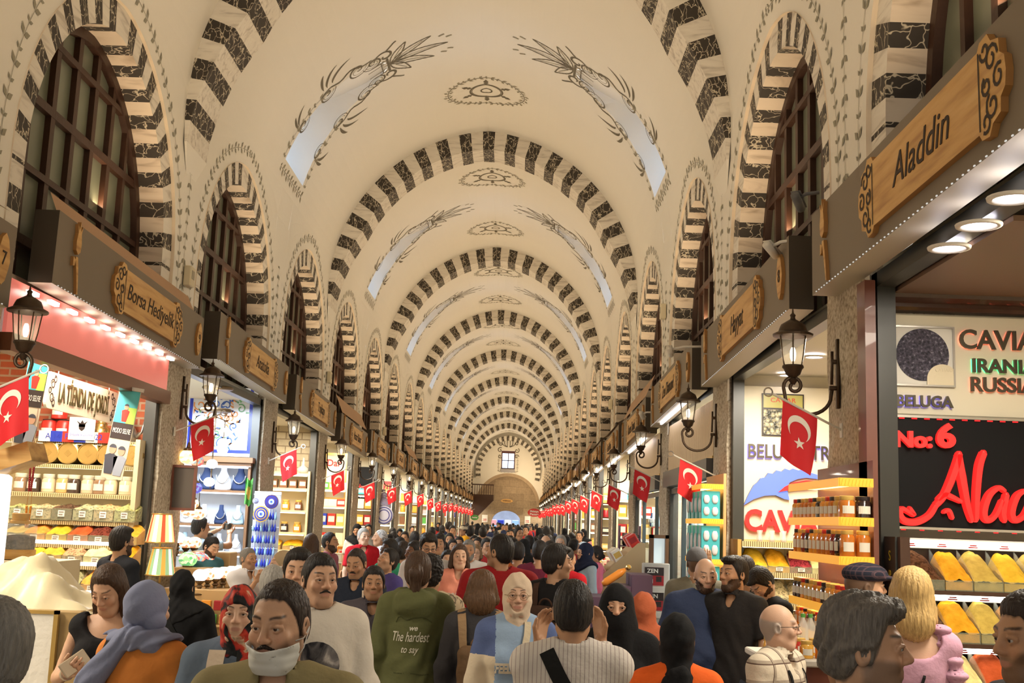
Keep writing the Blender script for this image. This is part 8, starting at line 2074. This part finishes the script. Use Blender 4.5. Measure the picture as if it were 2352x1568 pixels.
Person(1093, 1253, 15.8, 0, 'fair-haired woman facing us in the middle distance', skin='fair', female=True, hair='bob', hairc='darkblonde', hvol=.012, top=C('olive_grey_tee', (.16, .15, .115)), res=1.5).glasses(M_POST)
Person(836, 1214, 16.4, 24, 'grey-haired shopkeeper in red polo standing by the fourth left shop', skin='fair', hair='short', hairc='lightgrey', hvol=.006, yaw=10, top=C('red_polo', (.45, .012, .02)), neck='polo', topkw=dict(collar=True), res=1.4, build=1.05)
p = Person(872, 1218, 17.4, -72, 'woman in white patterned headscarf and white T-shirt in profile', skin='tan', female=True, hair='none', top=MATS['white_tee'], res=1.5); p.headpart('headscarf', lambda q: smax(smin(g_ell(q, (0, .03, .03), (.09, .108, .105)), g_ell(q, (0, .11, -.05), (.05, .04, .05)), .03), .0-q[:, 2]-1.6*(q[:, 1]+.0), .01), (-.12, -.12, -.12), (.12, .18, .16), .009, C('grey_white_scarf', (.5, .48, .44), 'noise', ((.4, (.6, .58, .54)), (.6, (.2, .2, .2))), 20.))
Person(760, 1225, 14.3, 78, 'bearded man in mauve T-shirt, profile to the right', skin='tan', hair='short', hairc='black', hline='recede', hvol=.006, beard=.010, top=C('mauve_tee', (.28, .085, .115)), res=1.3)
Person(716, 1229, 13.4, 178, 'woman with long dark hair seen from behind at the third left shop', skin='light', female=True, hair='long', hairc='brown', hvol=.012, top=C('grey_jacket', (.27, .25, .24)), sleeve='long', eyes=False, res=1.3)
p = Person(572, 1260, 11.6, 48, 'seller in white shirt with both hands at his mouth behind the lamp table', skin='tan', hair='short', hairc='grey', hvol=.005, yaw=8, top=MATS['white_tee'], neck='polo', topkw=dict(collar=True, loose=.01), arms=((-.03, -.22, 1.40), (.06, -.24, 1.42)), curl=(.7, .8), palm=((.5, .3, .6), (-.5, .3, .6)), res=1.1, stubble=.4)
p = Person(483, 1232, 12.9, 58, 'bearded man with a hair bun looking down in the lamp shop', skin='light', hair='bun', hairc='black', hvol=.007, pitch=24, beard=.012, top=C('teal_tee', (.05, .14, .17)), res=1.2)
p = Person(463, 1190, 14.2, 128, 'dark-haired man in pale blue shirt holding a camera up in the lamp shop', skin='tan', hair='short', hairc='black', hvol=.012, top=C('pale_blue_shirt', (.3, .38, .45)), arms=((-.10, -.33, 1.58), (.16, -.30, 1.62)), palm=((.5, 0, 1), (-.5, 0, 1)), eyes=False, res=1.3); box_on(p, 'camera', (.03, -.36, 1.66), (.14, .07, .09), M_POST)
p = Person(646, 1268, 10.2, -64, 'woman in leopard-print headscarf and face mask by the blue charms', skin='fair', female=True, hair='none', top=MATS['black_top'], res=1.3); p.headpart('headscarf', lambda q: smax(smin(g_ell(q, (0, .03, .03), (.09, .11, .11)), g_ell(q, (0, .10, .08), (.045, .04, .04)), .03), -.03-q[:, 2]-1.3*(q[:, 1]+.02), .01), (-.12, -.12, -.12), (.12, .18, .17), .008, C('leopard', (.4, .3, .18), 'cells', ((.3, (.5, .38, .22)), (.6, (.12, .07, .04))), 55.)); p.headpart('face_mask', lambda q: smax(np.abs(p.hf(q)-.01)-.003, np.maximum(np.maximum(q[:, 2]+.012, -.125-q[:, 2]), q[:, 1]+.006), .003), (-.1, -.16, -.15), (.1, .02, 0.), .005, mat('mask_white'))
Person(1190, 1247, 12.9, 178, 'man in burnt orange T-shirt seen from behind', skin='tan', hair='short', hairc='black', hvol=.010, top=C('burnt_orange', (.40, .10, .025)), eyes=False, res=1.4)
Person(1240, 1244, 12.5, 176, 'man in plum T-shirt seen from behind', skin='olive', hair='short', hairc='black', hvol=.010, top=C('plum_tee', (.11, .015, .035)), eyes=False, res=1.3, build=1.08)
Person(1302, 1259, 11.6, 150, 'man in bright red T-shirt reaching toward the right stalls', skin='tan', hair='short', hairc='black', hvol=.008, yaw=-20, top=C('bright_red_tee', (.42, .012, .02)), arms=(None, (.2, -.38, 1.05)), res=1.3)
p = Person(1343, 1249, 14.4, -62, 'woman in navy headscarf and pale blue top at the right stalls', skin='light', female=True, hair='none', top=C('pale_blue_shirt', (.3, .38, .45)), sleeve='long', res=1.4); p.hijab(C('navy_scarf', (.012, .016, .04)), drape='short', res=.010)
Person(1368, 1256, 16.0, -80, 'dark-haired woman in pink shirt behind the navy headscarf', skin='tan', female=True, hair='lowbun', hairc='black', top=C('hot_pink', (.75, .18, .28)), sleeve='long', neck='polo', res=1.5)
Person(1254, 1231, 16.8, 176, 'bald man in navy polo seen from behind in the middle distance', skin='light', hair='none', hairc='dark', top=C('navy_polo', (.02, .026, .042)), eyes=False, res=1.5, build=1.1)
Person(1288, 1231, 17.5, -14, 'white-haired man facing us near the right stalls', skin='fair', hair='short', hairc='lightgrey', hline='recede', hvol=.012, top=C('cream_top', (.6, .5, .4)), res=1.5)
p = Person(1064, 1207, 21., -60, 'man in yellow shirt and cap standing up above the crowd', skin='tan', hair='short', hairc='dark', top=C('yellow_shirt', (.75, .36, .02)), elevate=.5, arms=((-.1, -.3, 1.2), None), res=1.6); p.headpart('cap', lambda q: smax(smin(g_ell(q, (0, .012, .04), (.09, .11, .1)), g_ell(q, (0, -.13, .04), (.07, .06, .01)), .015), .02-q[:, 2], .006), (-.12, -.2, 0), (.12, .15, .17), .01, C('cap_cream', (.6, .5, .35)))
tag(MB().rbox(-.3, .3, -.25, .25, 0, .5, .02).build('step_stool', mat('pale_oak'), loc=(p.loc[0], p.loc[1], 0)), 'wooden step under the man in the yellow shirt', 'stool')
# ================================================================ the far crowd: five figures, copied with their own colours
def proto(female, hair, scarf=False):
 p = Person(1150, 1230, 30, 0, 'x', H=1.75, skin='tan', female=female, hair=hair, hairc='black', top=C('crowd_plain', (.3, .3, .3)), sleeve='short', res=2.4, eyes=False, topkw=dict(res=.013))
 if scarf: p.hijab(MATS['black_scarf'], res=.014)
 return p
PR = [proto(False, 'short'), proto(False, 'short'), proto(True, 'long'), proto(True, 'lowbun'), proto(True, 'none', True)]
for p in PR:
 del LABELS[p.lab]; break
rnd = random.Random(21)
CR = {'white': (.62, .60, .57), 'black': (.02, .02, .022), 'navy': (.03, .04, .09), 'red': (.38, .03, .03), 'grey': (.22, .21, .20), 'beige': (.5, .4, .27), 'pale blue': (.28, .36, .45), 'green': (.10, .17, .08), 'brown': (.16, .09, .05), 'pink': (.6, .28, .28), 'mustard': (.5, .3, .05), 'plum': (.14, .03, .07)}
KIND = ['man', 'man', 'woman with long dark hair', 'woman with tied dark hair', 'woman in black headscarf']
for q in CR: cloth_mat('crowd_'+q, CR[q])
used = {}
def crowd(px, ytop, Yd, hd, first=None):
 pi = rnd.choice((0, 0, 0, 1, 1, 2, 3, 4)); cn = rnd.choice(list(CR)); src = PR[pi]; q = atY(px, ytop, Yd); H = min(1.9, max(1.5, q.z))
 key = (cn, KIND[pi], hd > 90); used[key] = used.get(key, 0)+1
 lab = 'distant %s in %s, %s' % (KIND[pi], cn, 'walking away in the far crowd' if hd > 90 else 'facing us in the far crowd')
 o = dup(src.o, (q.x, Yd, 0), math.radians(hd+rnd.uniform(-30, 30)), scale=H/1.75, label=lab, group='%s %s in the far crowd %s' % (KIND[pi], cn, 'backs' if hd > 90 else 'faces'))
 for c in o.children:
  if c.name.startswith('shirt'): c.material_slots[0].link = 'OBJECT'; c.material_slots[0].material = MATS['crowd_'+cn]
for px, y, Yd, hd in ((1178, 1238, 15.8, 180), (1215, 1232, 17.5, 180), (1205, 1240, 15.0, 180), (1228, 1236, 18., 180), (1098, 1236, 18.5, 0), (1118, 1238, 17., 10), (895, 1229, 17.6, 170), (920, 1236, 16.5, 150), (953, 1222, 19., 200), (975, 1226, 18.2, 190), (1020, 1246, 16.6, 180), (1040, 1240, 18.4, 0), (1055, 1234, 19.5, 20), (1033, 1226, 20.5, 0), (1265, 1245, 14.4, 180), (1275, 1234, 18.8, 180), (1300, 1232, 19.5, 160), (1172, 1232, 19.3, 180), (1320, 1240, 19., 120), (1090, 1231, 21., 0), (1012, 1224, 22., 20), (1245, 1228, 21.5, 180)): crowd(px, y, Yd, hd)
taken = []
for i in range(100):
 for _ in range(30):
  Yd = 21+62*((i+rnd.random())/100)**1.15; hw = 2.55; X = XC+rnd.uniform(-hw, hw)
  if all((X-a)**2+(Yd-b)**2 > .5 for a, b in taken): break
 taken.append((X, Yd)); u = Vector((X, Yd, 0)); d = CAMROT.transposed() @ Vector((X, Yd, rnd.uniform(1.58, 1.8)-HC)); px = 1176-FPX*d.x/d.z; py = 784+FPX*d.y/d.z
 crowd(px, py, Yd, 180 if rnd.random() < .5 else 0)
for p in PR:
 for ch in list(p.o.children): bpy.data.objects.remove(ch)
 bpy.data.objects.remove(p.o)
# ================================================================ light
w = bpy.data.worlds.new('world'); sc.world = w; w.use_nodes = True
bg = w.node_tree.nodes['Background']; bg.inputs[0].default_value = (1., .93, .82, 1); bg.inputs[1].default_value = 1.3
for k in range(-2, 18):
 for side in (-1, 1):
  light('fascia_uplight', 'AREA', (XC+side*2.86, 10.9+5*k, 4.5), 57, (1., .74, .46), 3.4, .12, rot=(0, PI-side*.55, 0))
light('gable_added_fill', 'AREA', (XC+1.6, 98.5, 4.6), 160, (1., .74, .45), 2., .2, rot=(PI*.70, 0, 0))  # added fill to brighten the end wall, no lamp fitting there
for k in range(-1, 19):
 for side in (-1, 1):
  light('shop_light', 'AREA', (XC+side*(HW+.42), 10.4+5*k, 3.5), 420 if (side, k) == (-1, 1) else 210, (1., .90, .74) if (side, k) != (-1, 1) else (.80, .90, 1.), 2.6, .5, rot=(0, 0, PI/2))
sc.view_settings.view_transform = 'Standard'; sc.view_settings.look = 'None'; sc.view_settings.exposure = 0.; sc.view_settings.gamma = 1.
sc.view_settings.use_curve_mapping = False
cy = sc.cycles
cy.use_adaptive_sampling = True; cy.adaptive_threshold = .05
cy.max_bounces = 4; cy.diffuse_bounces = 3; cy.glossy_bounces = 2; cy.transmission_bounces = 4; cy.transparent_max_bounces = 6
cy.caustics_reflective = False; cy.caustics_refractive = False; cy.sample_clamp_indirect = 4.
cy.use_denoising = True
